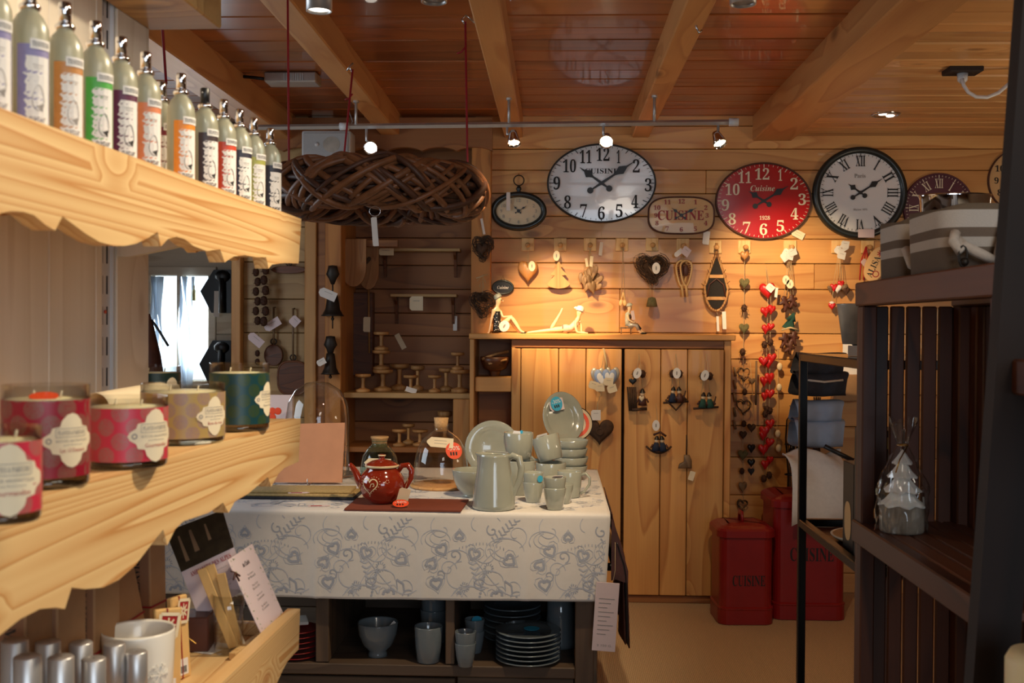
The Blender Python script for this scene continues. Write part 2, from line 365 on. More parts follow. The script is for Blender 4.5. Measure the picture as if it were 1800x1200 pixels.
M['blue_cloth'] = plain('blue_cloth', lin(150,164,186), 0.9, var=0.08, scale=20)
M['bulb'] = emit('bulb', (1.0, 0.80, 0.50, 1), 7)
M['bulb_red'] = emit('bulb_red', (1.0, 0.55, 0.30, 1), 5)
M['bulb_white'] = emit('bulb_white', (1.0, 0.93, 0.8, 1), 4)
M['webbing_black'] = plain('webbing_black', lin(26,17,12), .8, var=.3, scale=90)
M['gold'] = plain('gold', lin(150,140,84), 0.5, var=0.2)
def cloth_translucent(name, col):
    m, N, L, B = newmat(name); B.inputs['Base Color'].default_value = col; B.inputs['Roughness'].default_value = .9
    tl = node(N, 'ShaderNodeBsdfTranslucent'); tl.inputs[0].default_value = col; mx = node(N, 'ShaderNodeMixShader'); mx.inputs[0].default_value = .6
    nz = node(N, 'ShaderNodeTexNoise', i_Scale=60.0); bp = node(N, 'ShaderNodeBump', i_Strength=.2); L.new(nz.outputs['Fac'], bp.inputs['Height']); L.new(bp.outputs[0], B.inputs['Normal'])
    L.new(B.outputs[0], mx.inputs[1]); L.new(tl.outputs[0], mx.inputs[2]); L.new(mx.outputs[0], N['Material Output'].inputs[0]); return m
M['curtain'] = cloth_translucent('curtain', lin(222,230,238))
M['purple_clock'] = plain('purple_clock', lin(92,42,56), 0.5, var=0.15)
M['print_blue'] = plain('print_blue', lin(174,180,193), 0.85, var=0.08)
M['bark_grey'] = plain('bark_grey', lin(150,140,126), 0.8, var=0.45, scale=26, bump=0.6)
M['print_light'] = plain('print_light', lin(194,199,210), 0.85, var=0.05)
# ================================================================ the setting
mt, N_, L_, B_ = newmat('sisal')
tc = node(N_, 'ShaderNodeTexCoord'); wv = node(N_, 'ShaderNodeTexWave', i_Scale=38.0, i_Distortion=1.2, i_Detail=2.0); wv.bands_direction = 'X'
nz = node(N_, 'ShaderNodeTexNoise', i_Scale=160.0, i_Detail=4.0); mx = node(N_, 'ShaderNodeMix', data_type='RGBA'); ma = node(N_, 'ShaderNodeMath', operation='MULTIPLY')
mx.inputs[6].default_value = lin(150,118,84); mx.inputs[7].default_value = lin(226,196,154)
L_.new(tc.outputs['Object'], wv.inputs['Vector']); L_.new(tc.outputs['Object'], nz.inputs['Vector']); L_.new(wv.outputs['Fac'], ma.inputs[0]); L_.new(nz.outputs['Fac'], ma.inputs[1])
ad = node(N_, 'ShaderNodeMath', operation='ADD'); L_.new(ma.outputs[0], ad.inputs[0]); L_.new(nz.outputs['Fac'], ad.inputs[1]); sb = node(N_, 'ShaderNodeMath', operation='MULTIPLY'); sb.inputs[1].default_value = 0.75; L_.new(ad.outputs[0], sb.inputs[0])
L_.new(sb.outputs[0], mx.inputs[0]); L_.new(mx.outputs[2], B_.inputs['Base Color']); B_.inputs['Roughness'].default_value = 0.95
bp = node(N_, 'ShaderNodeBump', i_Strength=0.6, i_Distance=0.003); L_.new(ma.outputs[0], bp.inputs['Height']); L_.new(bp.outputs['Normal'], B_.inputs['Normal'])
structure(MB().box((-3.4, -2.7, -0.06), (3.4, 8.4, 0)).build('floor', mt))

DARKBACK = plain('joint_dark', lin(60,36,20), 0.9)
def plank_run(parent, mat, along, lo, hi, cuts, depth, axis_z, proud=0.0015, name='plank', splits=None, gap=0.0035, bev=0.003):
    """boards between successive cuts. axis_z: 'Z' boards stacked in z (wall, along x), 'Y' laid in y (ceiling, along x), 'X' set side by side in x (upright, along z)"""
    for k in range(len(cuts) - 1):
        a, b = cuts[k] + gap/2, cuts[k+1] - gap/2
        ends = [lo] + [q for q in (splits or {}).get(k, [])] + [hi]
        for s0, s1 in zip(ends[:-1], ends[1:]):
            o = proud * random.uniform(0, 1.3); L2 = (s1 - s0)/2 - 0.001; W2 = (b - a)/2; mb = MB()
            if axis_z == 'Z': mb.cbox((-L2, depth[0] - o, -W2), (L2, depth[1], W2), bev); p = ((s0+s1)/2, 0, (a+b)/2)
            elif axis_z == 'Y': mb.cbox((-L2, -W2, depth[0] - o), (L2, W2, depth[1]), bev); p = ((s0+s1)/2, (a+b)/2, 0)
            else: mb.cbox((-W2, depth[0] - o, -L2), (W2, depth[1], L2), bev); p = ((a+b)/2, 0, (s0+s1)/2)
            mb.build(name, mat, parent, p)

YW = 6.2                                   # the back wall
def wz(py): return onY(1000, py, YW).z
def wx(px, py=450): return onY(px, py, YW).x
PXW = YW / FPX
# back wall with its boards
wall = structure(MB().box((wx(832), YW + 0.02, 0), (3.3, YW + 0.12, 2.75)).build('wall_back', DARKBACK))
cuts = sorted([0.0] + [wz(y) for y in (188, 222, 262, 299, 340, 380, 419, 462, 507, 584, 629, 689, 745, 800, 866, 930, 1000)])
nc = len(cuts)
sp = {}
for k in range(nc - 1):
    zc = (cuts[k] + cuts[k+1])/2
    if abs(zc - wz(545)) < 0.05: sp[k] = [wx(1090)]
    elif abs(zc - wz(484)) < 0.03: sp[k] = [wx(1432)]
    elif abs(zc - wz(320)) < 0.03: sp[k] = [wx(1240)]
    elif abs(zc - wz(657)) < 0.03: sp[k] = [wx(1472)]
    elif abs(zc - wz(400)) < 0.03: sp[k] = [wx(1690)]
plank_run(wall, M['pine_wall'], None, wx(832), 3.3, cuts, (YW, YW + 0.02), 'Z', splits=sp)
# ceilings
ceil = structure(MB().box((-3.4, -2.7, 2.74), (3.4, 8.4, 2.86)).build('ceiling', DARKBACK))
ys = [1.0 + 0.178*k for k in range(31)]
plank_run(ceil, M['pine_ceiling'], None, -3.3, 1.3, ys, (2.71, 2.74), 'Y', proud=0.004, gap=.005, bev=.005, splits={k: [random.choice([-0.94, -0.24, 0.48])] for k in range(0, 30, 3)})
ys = [2.2 + 0.134*k for k in range(31)]
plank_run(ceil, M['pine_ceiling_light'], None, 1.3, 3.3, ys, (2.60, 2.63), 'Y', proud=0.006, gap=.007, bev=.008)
structure(MB().box((1.3, 2.2, 2.625), (3.3, 6.25, 2.74)).build('ceiling_right', DARKBACK))
def beam(n, x0, x1, zb=2.585, zt=2.715):
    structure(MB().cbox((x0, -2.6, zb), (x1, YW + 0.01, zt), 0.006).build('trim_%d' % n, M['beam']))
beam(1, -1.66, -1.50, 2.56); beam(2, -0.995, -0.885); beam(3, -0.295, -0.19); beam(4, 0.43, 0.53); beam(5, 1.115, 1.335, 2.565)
# outer shell: sides, shop front behind the camera, next room
WL = plain('plaster_warm', lin(150,110,70), 0.8, var=0.1)
structure(MB().box((3.3, -2.7, 0), (3.4, 6.32, 2.75)).build('wall_right', WL))
structure(MB().box((-3.4, -2.7, 0), (-3.3, 8.4, 2.75)).build('wall_left', WL))
structure(MB().box((-3.3, -2.7, 0), (3.3, -2.6, 2.75)).build('wall_front', WL))
structure(MB().box((wx(832), YW + 0.12, 0), (wx(832) + 0.1, 8.4, 2.75)).build('wall_side', WL))
# ---------------------------------------------------------------- left of the back wall: plank wall, posts, alcove, next room
M['pine_grey'] = wood('pine_grey', lin(196,160,106), lin(150,112,66), 'X', rings=6, knots=0.9, vary=0.2, rough=0.5)
M['pine_brown'] = wood('pine_brown', lin(168,110,58), lin(120,72,36), 'X', rings=6, knots=0.8, vary=0.2, rough=0.5)
M['board_white'] = wood('board_white', lin(226,216,196), lin(200,184,158), 'X', rings=6, knots=0.5, vary=0.1, rough=0.6)
XA0, XA1, XB1 = wx(428), wx(541), wx(606)
lw = structure(MB().box((wx(413), YW + 0.02, 0), (XA1, YW + 0.1, 2.75)).build('wall_left_panel', DARKBACK))
plank_run(lw, M['pine_grey'], None, XA0, XA1, [0.0, 0.2, 0.4, 0.6, 0.8, 0.97] + [wz(y) for y in (650, 588, 528, 462, 400, 340, 290, 240, 200)], (YW, YW + 0.02), 'Z')
structure(MB().cbox((wx(412), YW - 0.06, 0), (XA0, YW + 0.02, 2.6), 0.004).build('trim_10', M['post']))
structure(MB().cbox((XA1, YW - 0.08, 0), (wx(561), YW + 0.02, 2.5), 0.004).build('trim_11', M['post']))
structure(MB().cbox((wx(561), YW - 0.06, 0), (wx(578), YW + 0.35, 2.5), 0.004).build('trim_12', M['pine_brown']))
M['post_orange'] = wood('post_orange', lin(206,142,74), lin(168,104,48), 'Z', rings=5, knots=0.5, vary=0.05)
structure(MB().cbox((wx(578), YW - 0.10, 0), (XB1, YW + 0.35, 2.5), 0.004).build('trim_13', M['post_orange']))
# alcove back, its board edge on the right, scalloped lintel
al = structure(MB().box((wx(561), YW + 0.37, 0), (wx(832), YW + 0.45, 2.75)).build('wall_alcove', DARKBACK))
plank_run(al, M['pine_brown'], None, XB1 - 0.02, wx(832), [0.0, 0.25, 0.5, 0.75, 0.92] + [onY(700, y, YW + 0.35).z for y in (690, 640, 590, 550, 508, 466, 418, 375, 330, 290, 240, 200)], (YW + 0.35, YW + 0.37), 'Z')
structure(MB().cbox((wx(830), YW - 0.07, wz(590)), (wx(864), YW - 0.002, wz(255)), 0.004).build('trim_14', M['post_orange']))
structure(MB().box((wx(830), YW - 0.002, 0), (wx(835), YW + 0.37, 2.72)).build('trim_15', M['pine_brown']))
x0, x1 = wx(444), wx(866); pts = [(x0, wz(212)), (x0, wz(268))]; n = 7
for k in range(n):
    a = x0 + (x1 - x0)*k/n; b = x0 + (x1 - x0)*(k+1)/n
    for q in range(9):
        t = q/8; pts.append((a + (b-a)*t, wz(270) + 0.022*math.sin(PI*t)**0.7 if True else 0))
pts += [(x1, wz(268)), (x1, wz(212))]
structure(MB().prism(pts, YW - 0.10, YW - 0.06).build('trim_16', M['pine_brown']))
# next room with its window
YF = 7.4
def fx(px, py=560): return onY(px, py, YF).x
def fz(py): return onY(330, py, YF).z
wx0, wx1, z0, z1 = fx(262), fx(374), fz(668), fz(484)
fw = structure(MB().box((-3.3, YF, 0), (wx0, YF+.1, 2.75)).box((wx1, YF, 0), (wx(832), YF+.1, 2.75)).box((wx0, YF, 0), (wx1, YF+.1, z0)).box((wx0, YF, z1), (wx1, YF+.1, 2.75)).build('wall_next_room', M['board_white']))
cz = [z0 + 0.0, z0 + .16, z0 + .32, z0 + .48, z0 + .64, z1 + .02]
plank_run(fw, M['board_white'], None, wx1 + 0.03, fx(470), cz, (YF - 0.02, YF), 'Z')
wn = structure(bpy.data.objects.new('window_1', None)); COL.objects.link(wn)
fr = MB()
for a, b in (((wx0-.03, z1), (wx1+.03, z1+.06)), ((wx0-.03, z0-.05), (wx1+.03, z0)), ((wx0-.03, z0), (wx0+.025, z1)), ((wx1-.025, z0), (wx1+.03, z1)), (((wx0+wx1)/2-.02, z0), ((wx0+wx1)/2+.02, z1))):
    MB().cbox((a[0], YF-.03, a[1]), (b[0], YF+.06, b[1]), .004).build('window_frame', M['board_white'], wn)
for a, b in ((wx0+.02, (wx0+wx1)/2), ((wx0+wx1)/2, wx1-.02)):
    MB().box((a, YF+.03, z0), (b, YF+.034, z1)).build('pane', M['window_glass'], wn)
def curtain(px0, px1, y, lab):
    a, b = onY(px0, 560, y).x, onY(px1, 560, y).x
    o = MB().grid(lambda u, v: (a + (b-a)*u + .01*math.sin(9*v+5*u), y + .016*math.sin(u*14), z0 - .1 + (z1 - z0 + .09)*v), 28, 10).build('curtain', M['curtain'])
    solid(o, .002); return tag(o, lab, 'curtain')
curtain(264, 284, YF - .055, 'narrow pale curtain at the outer edge of the bright window')
curtain(314, 338, YF - .055, 'sheer pale curtain hanging at the middle of the bright window')
t = thing('curtain_tassel', 'small gold tassel hanging in front of the bright window', 'tassel', onY(341, 500, YF - .045))
MB().lathe([(0.002, -.10), (.014, -.11), (.012, -.04), (.004, -.03), (.006, -.015), (.002, 0)], 8).build('fringe', M['gold'], t)
MB().tube([(0, 0, 0), (0, 0, .04)], .002, 5).build('cord', M['gold'], t)
t = thing('table_umbrella', 'dark folded umbrella with thin curved black handle before the window', 'umbrella', onY(262, 700, 6.3))
MB().lathe([(0.06, -.3), (.09, -.06), (.10, .05), (.07, .25), (.03, .42), (.006, .5)], 10).build('canopy', M['leather'], t)
c = onY(262, 700, 6.3); p = [onY(q[0], q[1], 6.3) - c for q in ((266, 562), (272, 570), (282, 585), (291, 600), (296, 608))]
MB().tube(p, .008, 6).build('handle', M['black'], t)
MB().tube([(0, 0, -.3), (0, 0, -c.z)], .012, 6).build('pole', M['black'], t)
c0 = onY(400, 690, 7.3)
b = thing('side_chest', 'low pale chest standing under the bright window', 'chest', (fx(330), YF - .25, 0))
MB().cbox((-.62, -.2, 0), (.62, .14, z0 - .08), .006).build('body', M['board_white'], b)
MB().cbox((-.66, -.23, z0 - .08), (.66, .15, z0 - .05), .006).build('top', M['pine_grey'], b)
for px, py, h, lab in ((386, 512, 38, 'upper black hexagonal metal plaque half hidden by the door post'), (384, 640, 42, 'lower black hexagonal metal plaque half hidden by the door post')):
    t = thing('metal_plaque', lab, 'plaque', onY(px + 12, py, YF - .04)); k = YF/FPX
    pts = [(-46*k, 0), (-26*k, -h*k), (40*k, -h*k), (58*k, 0), (40*k, h*k), (-22*k, h*k)]
    MB().prism(pts, -.01, .01).build('plate', M['black_metal'], t)
    MB().ball((-6*k, -.02, h*.7*k), (14*k, .02, 11*k), 8).tube([(-6*k, -.02, h*.6*k), (-6*k, -.03, -h*k)], 6*k, 6).build('boss', M['black'], t)
    if py < 600: MB().box((-20*k, -.022, -1.2*h*k), (-10*k, -.02, 0), RY(.02)).build('price_tag', M['paper'], t)

# ---------------------------------------------------------------- plank-fronted cabinet against the back wall
YC = 5.9
def kx(px, py=800): return onY(px, py, YC).x
def kz(py): return onY(1050, py, YC).z
cab = thing('cabinet', 'pine cabinet with upright plank doors below the wall of clocks', 'cabinet', (kx(1090), YC, 0))
o0 = kx(1090)
def cb(a, b, mat, name, bev=.004, par=None):
    return MB().cbox((a[0]-o0, a[1]-YC, a[2]), (b[0]-o0, b[1]-YC, b[2]), bev).build(name, mat, par or cab)
TZ0, TZ1 = kz(597), kz(587)
cb((kx(824), YC-.03, TZ0), (kx(1290), YW-.006, TZ1), M['cabinet_x'], 'top')
cb((kx(825), YC-.005, 0), (kx(833), YW-.01, TZ0), M['post'], 'side_panel')
cb((kx(1272), YC, 0), (kx(1284), YW-.01, TZ0), M['cabinet'], 'side_panel')
cb((kx(898), YC+.005, .06), (kx(905), YW-.01, TZ0), M['cabinet'], 'divider')
cb((kx(834), YW-.03, .05), (kx(1272), YW-.01, TZ0), M['pine_brown'], 'back_panel')
cb((kx(898), YC+.004, kz(612)), (kx(1272), YC+.02, TZ0), M['pine_brown'], 'top_rail')
cb((kx(834), YC+.01, 0), (kx(1284), YC+.03, kz(1045)), M['pine_brown'], 'plinth')
cb((kx(834), YC+.01, kz(690)), (kx(898), YW-.03, kz(664)), M['cabinet_x'], 'shelf')
cb((kx(834), YC+.01, kz(820)), (kx(898), YW-.03, kz(808)), M['cabinet_x'], 'shelf')
for cuts in ([898, 915, 981, 1029, 1092], [1096, 1160, 1207, 1271]):
    d = MB().box((kx(cuts[0])-o0, .004, kz(1043)), (kx(cuts[-1])-o0, .012, kz(613))).build('door', DARKBACK, cab)
    for a, b in zip(cuts[:-1], cuts[1:]):
        MB().cbox((kx(a)-o0+.002, -.016 - random.uniform(0, .002), kz(1043)), (kx(b)-o0-.002, .004, kz(613)), .0035).build('plank', M['cabinet'], d)
# ================================================================ the pine wall shelves by the camera
SA = -0.0386
SR = Vector((-0.4446, 1.88, 0)); SU = Vector((math.cos(SA), math.sin(SA), 0)); SV = Vector((-math.sin(SA), math.cos(SA), 0))
def sl(px, py, x=0.0):
    """(y, z) in the shelf's own frame of the point seen at a pixel on its plane at depth x behind the front"""
    d = ray(px, py); o = EYE - SR; t = (x - o.dot(SU)) / d.dot(SU); q = o + d*t; return q.dot(SV), q.z
def sw(x, y, z): return SR + SU*x + SV*y + Vector((0, 0, z))
def onshelf(px, py, z):
    p = onZ(px, py, z); q = p - SR; return q.dot(SU), q.dot(SV)
unit = thing('wall_shelf_unit', 'pine wall shelves with scalloped front boards holding sprays and candles', 'shelf', SR, (0, 0, SA))
NEAR = -1.25; DEP = -0.275
ZU = sl(526, 383)[1]; ZL = sl(523, 737)[1]; ZT = sl(529, 1068)[1]
up = [(525,463),(500,462),(478,465),(472,472),(468,452),(450,452),(430,448),(410,451),(395,461),(387,438),(363,441),(340,432),(325,420),(310,416),(295,420),(283,433),(277,407),(262,417),(240,428),(220,432),(200,432),(175,425),(150,410),(130,395),(110,380),(97,405),(80,395),(60,378),(40,372),(20,371),(0,375)]
lo = [(525,811),(500,822),(490,832),(477,855),(471,838),(437,867),(413,881),(402,901),(392,883),(367,901),(343,909),(322,916),(308,930),(294,958),(287,930),(262,962),(238,993),(210,1018),(182,1032),(150,1035),(126,1032),(114,1070),(98,1067),(70,1070),(35,1088),(0,1116)]
def lip(name, pix, ztop, zfix=None):
    pts = [sl(*p) for p in pix]; y0 = pts[-1][0]; z0 = pts[-1][1]
    extra = [(y0 - .06, z0 - .012), (y0 - .12, z0 - .004), (y0 - .13, z0 + .02), (y0 - .2, z0 + .005), (NEAR, z0)]
    prof = [(0.0, ztop)] + [(min(0.0, a), b) for a, b in pts] + [e for e in extra if e[0] > NEAR] + [(NEAR, z0), (NEAR, ztop)]
    return MB().prism(prof, -.022, 0.0, 'YZ').build(name, M['shelf_pine'], unit)
lip('front_board', up, ZU); lip('front_board', lo, ZL)
for z, zz in ((ZU, 'u'), (ZL, 'l')):
    MB().cbox((DEP, NEAR, z - .022), (-.023, 0, z - .0005), .002).build('shelf_board', M['shelf_pine'], unit)
    MB().prism([(0, z-.023), (0, z-.055), (-.004, z-.06), (-.06, z-.06), (-.06, z-.023)] if 0 else [(DEP+.001, z-.023), (DEP+.001, z-.075), (DEP+.02, z-.075), (-.03, z-.03), (-.03, z-.023)], -.13, -.112, 'XZ').build('bracket', M['panel_white'], unit)
    b = MB()
    pts = []
    for k in range(33):
        yy = -k*(-NEAR)/32; pts.append((yy, z - .058 - .018*math.sin(k*1.35)))
    b.prism([(0, z-.023)] + pts + [(NEAR, z-.023)], -.115, -.10, 'YZ').build('stiffener', M['dark_wood_y'] if 0 else M['shelf_pine'], unit)
# the tray shelf at the bottom
tb = [(525,1141),(516,1150),(505,1163),(497,1178),(487,1200)]
pts = [sl(*p) for p in tb]
prof = [(0, ZT)] + [(min(0, a), b) for a, b in pts] + [(pts[-1][0]-.10, pts[-1][1]-.02), (NEAR, pts[-1][1]-.02), (NEAR, ZT)]
MB().prism(prof, -.022, 0, 'YZ').build('front_board', M['shelf_pine'], unit)
ZTB = ZT - .045
MB().cbox((DEP, NEAR, ZTB - .02), (-.0225, -.003, ZTB), .002).build('shelf_board', M['shelf_pine'], unit)
MB().cbox((DEP, -.02, ZTB+.0005), (-.0225, -.001, ZTB + .022), .002).build('end_board', M['shelf_pine'], unit)
# back panels and the slotted rail
ztop = sl(272, 42, DEP)[1]
cutsy = [0.0, sl(206, 400, DEP)[0]]
MB().cbox((DEP-.02, cutsy[1], .3), (DEP, 0, ztop), .002).build('back_panel', M['panel_white'], unit)
ry0, ry1 = sl(203, 400, DEP)[0], sl(181, 400, DEP)[0]
rail = MB().box((DEP-.012, ry1, .3), (DEP-.008, ry0, 2.3)).box((DEP-.012, ry1, .3), (DEP-.002, ry1+.003, 2.3)).box((DEP-.012, ry0-.003, .3), (DEP-.002, ry0, 2.3)).build('slotted_rail', M['plastic_white'], unit)
for k in range(26):
    for dy in (.30, .68):
        y = ry1 + (ry0-ry1)*dy
        MB().box((DEP-.0078, y-.0022, 1.05 + k*.05), (DEP-.0072, y+.0022, 1.05 + k*.05 + .03)).build('slot', M['black'], rail)
MB().cyl((0, 0, 0), .003, .002, 10, M=T(DEP-.0075, (ry0+ry1)/2, sl(192, 548, DEP)[1]) @ RY(PI/2)).build('screw', M['red'], unit)
pa, pb = ry1 - .002, ry1 - .16
edges = [pa, pa-.022, pa - .17, pa - .32, pa-.47, pa-.62, NEAR]
for a, b in zip(edges[:-1], edges[1:]):
    MB().cbox((DEP-.02, b+.0008, .3), (DEP, a-.0008, 2.3), .0015).build('back_panel', M['panel_white'], unit)
# the end of a higher shelf
MB().cbox((DEP, -.5, sl(262, 53, DEP)[1]), (onY(388, 52, 1.88).x + .4446, 0, sl(262, 53, DEP)[1] + .09), .003).build('upper_shelf_board', M['pine_grey'], unit)
structure(MB().box((DEP-.09, NEAR, 0), (DEP-.021, -.03, 2.71)).build('wall_partition', WL)); bpy.data.objects['wall_partition'].matrix_world = T(*SR) @ RZ(SA)

# ---------------------------------------------------------------- room spray bottles
FROST, N_, L_, B_ = newmat('frosted_glass'); B_.inputs['Base Color'].default_value = lin(190,192,168); B_.inputs['Roughness'].default_value = .35; B_.inputs['Transmission Weight'].default_value = .45; B_.inputs['Coat Weight'].default_value = .2
nz = node(N_, 'ShaderNodeTexNoise', i_Scale=3.0); mx = node(N_, 'ShaderNodeMix', data_type='RGBA'); mx.inputs[6].default_value = lin(176,176,146); mx.inputs[7].default_value = lin(196,196,176); L_.new(nz.outputs['Fac'], mx.inputs[0]); L_.new(mx.outputs[2], B_.inputs['Base Color'])
LIQ = plain('liquid_band', lin(186,176,120), .3, var=.05)
BR, BH = .0185, .152
def label_patch(r, a0, a1, z0, z1, n=10):
    return MB().grid(lambda u, v: (r*math.sin(a0+(a1-a0)*u), -r*math.cos(a0+(a1-a0)*u), z0 + (z1-z0)*v), n, 1)
def bottle(px, py, colour, lab, black=False, row=0.0, liquid=0.07):
    # stands behind the front board; px, py = the centre of its body at the top edge of the board
    y = sl(px, py, -.045 - row)[0]
    t = thing('spray_bottle', lab, 'bottle', sw(-.045 - row, y, ZU), (0, 0, SA), 'room sprays on the upper shelf')
    MB().lathe([(.001, 0), (BR-.002, 0), (BR, .002), (BR, .098), (BR*.95, .106), (BR*.7, .116), (.0085, .121), (.0075, .126), (.001, .126)], 24).build('bottle', FROST, t)
    MB().lathe([(BR+.0002, .002), (BR+.0002, liquid)], 24).build('liquid', LIQ, t) if liquid < .07 else None
    MB().lathe([(.001, .1225), (.0095, .1225), (.0105, .125), (.0105, .127), (.0085, .129), (.0075, .1295), (.001, .1295)], 16).build('collar', M['chrome'], t)
    MB().lathe([(.001, .1295), (.0065, .1295), (.0065, BH-.001), (.0055, BH), (.001, BH)], 16).build('sprayer', M['black'] if black else M['chrome'], t)
    MB().cyl((0, 0, 0), .0012, .004, 6, M=T(0, -.0062, BH-.008) @ RX(PI/2)).build('nozzle', M['steel'], t)
    th = math.radians(44)            # the label looks into the aisle
    R3 = RZ(th)
    lb = label_patch(BR+.0004, -.9, .9, .003, .086, 16); L = lb.build('label', colour, t, rot=(0, 0, th), fix=False)
    g = MB(); rr = BR + .0007
    # pale lace field on the label, its heart-drop outline and lines
    def arc(x, z): return (rr*math.sin(x/rr), -rr*math.cos(x/rr), z)
    poly = [(-.0088 + .0016*math.sin(9*k) + .0014*math.sin(4.3*k + len(lab)), .0055 + .069*k/24) for k in range(25)] ; right = [(.0098, .066 - .0015*math.sin(5*k) - .055*k/12) for k in range(13)]
    for i in range(24):
        for q in range(4):
            f = lambda j, p: arc(p[0] + (.0155 - p[0])*j/4, p[1])
            g.add([f(q, poly[i]), f(q+1, poly[i]), f(q+1, poly[i+1]), f(q, poly[i+1])], [(0, 1, 2, 3)])
    g.build('lace_print', M['paper'], L, fix=False)
    d = MB(); rr = BR + .0010
    pts = [(.004*math.sin(2*PI*k/14)*(1 - .25*math.cos(2*PI*k/14))*1.5 + .0032, .034 + .0125*math.cos(2*PI*k/14)) for k in range(15)]
    for i in range(14):
        a, b = pts[i], pts[i+1]; q = .00035
        d.add([arc(a[0]-q, a[1]-q), arc(a[0]+q, a[1]+q), arc(b[0]+q, b[1]+q), arc(b[0]-q, b[1]-q)], [(0, 1, 2, 3)])
    d.add([arc(.0010, .026), arc(.0085, .029), arc(.0075, .0205)], [(0, 1, 2)])
    for z, wd in ((.066, .007), (.063, .0055)): letters(d, 'Parfum d ambiance' if z > .065 else 'Room spray', .0019, (.003, z), wd*1.5, curve=rr)
    letters(d, 'natur', .0055, (.0030, .0135), .017, curve=rr)
    d.build('lettering', M['ink'] if colour not in (LILAC, TAN) else M['ink_grey'], L, fix=False)
    s = label_patch(BR+.0012, -.25, .9, .0815, .0915, 8).build('tester_sticker', M['paper'], t, rot=(0, 0, th), fix=False)
    q = MB(); letters(q, serif('TESTEUR'), .0050, (.0062, .0865), .0185, curve=BR+.0015); q.build('lettering', M['ink'], s, fix=False)
    return t
def lc(n, r, g, b): return plain(n, lin(r, g, b), .45, var=.12, scale=120)
LILAC = lc('label_lilac', 136,130,176); TAN = lc('label_tan', 196,132,66); GREEN = lc('label_green', 74,170,66); PURPLE = lc('label_purple', 92,26,66); PEACH = lc('label_peach', 222,130,84)
WINE = lc('label_wine', 128,30,44); ORANGE = lc('label_orange', 236,140,34); BROWN = lc('label_brown', 60,42,46); REDL = lc('label_red', 206,70,40); NAVY = lc('label_navy', 44,42,62); LIME = lc('label_lime', 172,172,84); DARK = lc('label_dark', 34,34,48)
cut = [(-16,188,LILAC,'frosted room spray bottle with lilac label cut by the picture edge'),(52,211,LILAC,'large frosted room spray bottle with lilac lace label'),(114,235,TAN,'frosted room spray bottle with tan orange label beside the green one'),
 (168,256,GREEN,'frosted room spray bottle with bright green label'),(213,271,PURPLE,'frosted room spray bottle with dark purple label'),(256,288,PEACH,'frosted room spray bottle with peach coloured label'),
 (318,311,ORANGE,'frosted room spray bottle with orange yellow label'),(360,326,BROWN,'room spray bottle with black sprayer cap and brown label'),(393,337,REDL,'frosted room spray bottle with vermilion red label'),
 (421,347,NAVY,'frosted room spray bottle with navy lace label beside the lime one'),(446,356,LIME,'frosted room spray bottle with lime yellow label'),(475,366,DARK,'clear whitish room spray bottle with black label at the shelf end')]
for px, py, c, lab in cut: bottle(px, py, c, lab, black='black sprayer' in lab)
bottle(284, 299, WINE, 'room spray bottle with wine red label standing in the second row', row=.046)

# ---------------------------------------------------------------- scented candles in glass tumblers
def damask(name, ground, pat):
    m, N, L, B = newmat(name); tc = node(N, 'ShaderNodeTexCoord')
    ge = node(N, 'ShaderNodeVectorMath', operation='MULTIPLY'); ge.inputs[1].default_value = (1, 1, 1)
    sx = node(N, 'ShaderNodeSeparateXYZ'); L.new(tc.outputs['UV'], sx.inputs[0])
    vo = node(N, 'ShaderNodeTexVoronoi', i_Scale=1.0, i_Randomness=0.0); mp = node(N, 'ShaderNodeMapping'); mp.inputs['Scale'].default_value = (1, 1, 1); mp.inputs['Rotation'].default_value = (0, 0, PI/4)
    L.new(tc.outputs['UV'], mp.inputs[0]); L.new(mp.outputs[0], vo.inputs['Vector'])
    r1 = node(N, 'ShaderNodeValToRGB'); r1.color_ramp.elements[0].position = .40; r1.color_ramp.elements[1].position = .47; r1.color_ramp.elements[0].color = (1,1,1,1); r1.color_ramp.elements[1].color = (0,0,0,1)
    L.new(vo.outputs['Distance'], r1.inputs[0])
    v2 = node(N, 'ShaderNodeTexVoronoi', i_Scale=17.0); L.new(tc.outputs['UV'], v2.inputs['Vector'])
    r2 = node(N, 'ShaderNodeValToRGB'); r2.color_ramp.elements[0].position = .25; r2.color_ramp.elements[1].position = .45
    L.new(v2.outputs['Distance'], r2.inputs[0]); mu = node(N, 'ShaderNodeMath', operation='MULTIPLY'); L.new(r1.outputs[0], mu.inputs[0]); L.new(r2.outputs[0], mu.inputs[1])
    mx = node(N, 'ShaderNodeMix', data_type='RGBA'); mx.inputs[6].default_value = ground; mx.inputs[7].default_value = pat; L.new(mu.outputs[0], mx.inputs[0]); L.new(mx.outputs[2], B.inputs['Base Color'])
    B.inputs['Roughness'].default_value = .4; return m
def sleeve(r, z0, z1, mat, parent, n=40, name='printed_sleeve'):
    mb = MB().lathe([(r, z0), (r, z1)], n); me = mb.mesh(name, mat); uv = me.uv_layers.new(name='uv')
    for p in me.polygons:
        th = [math.atan2(me.vertices[v].co.y, me.vertices[v].co.x) % (2*PI) for v in p.vertices]
        if max(th) - min(th) > PI: th = [a + 2*PI if a < PI else a for a in th]
        for li, a in zip(p.loop_indices, th):
            uv.data[li].uv = (a*r/.0225, me.vertices[me.loops[li].vertex_index].co.z/.0225)
    return put(name, me, parent)
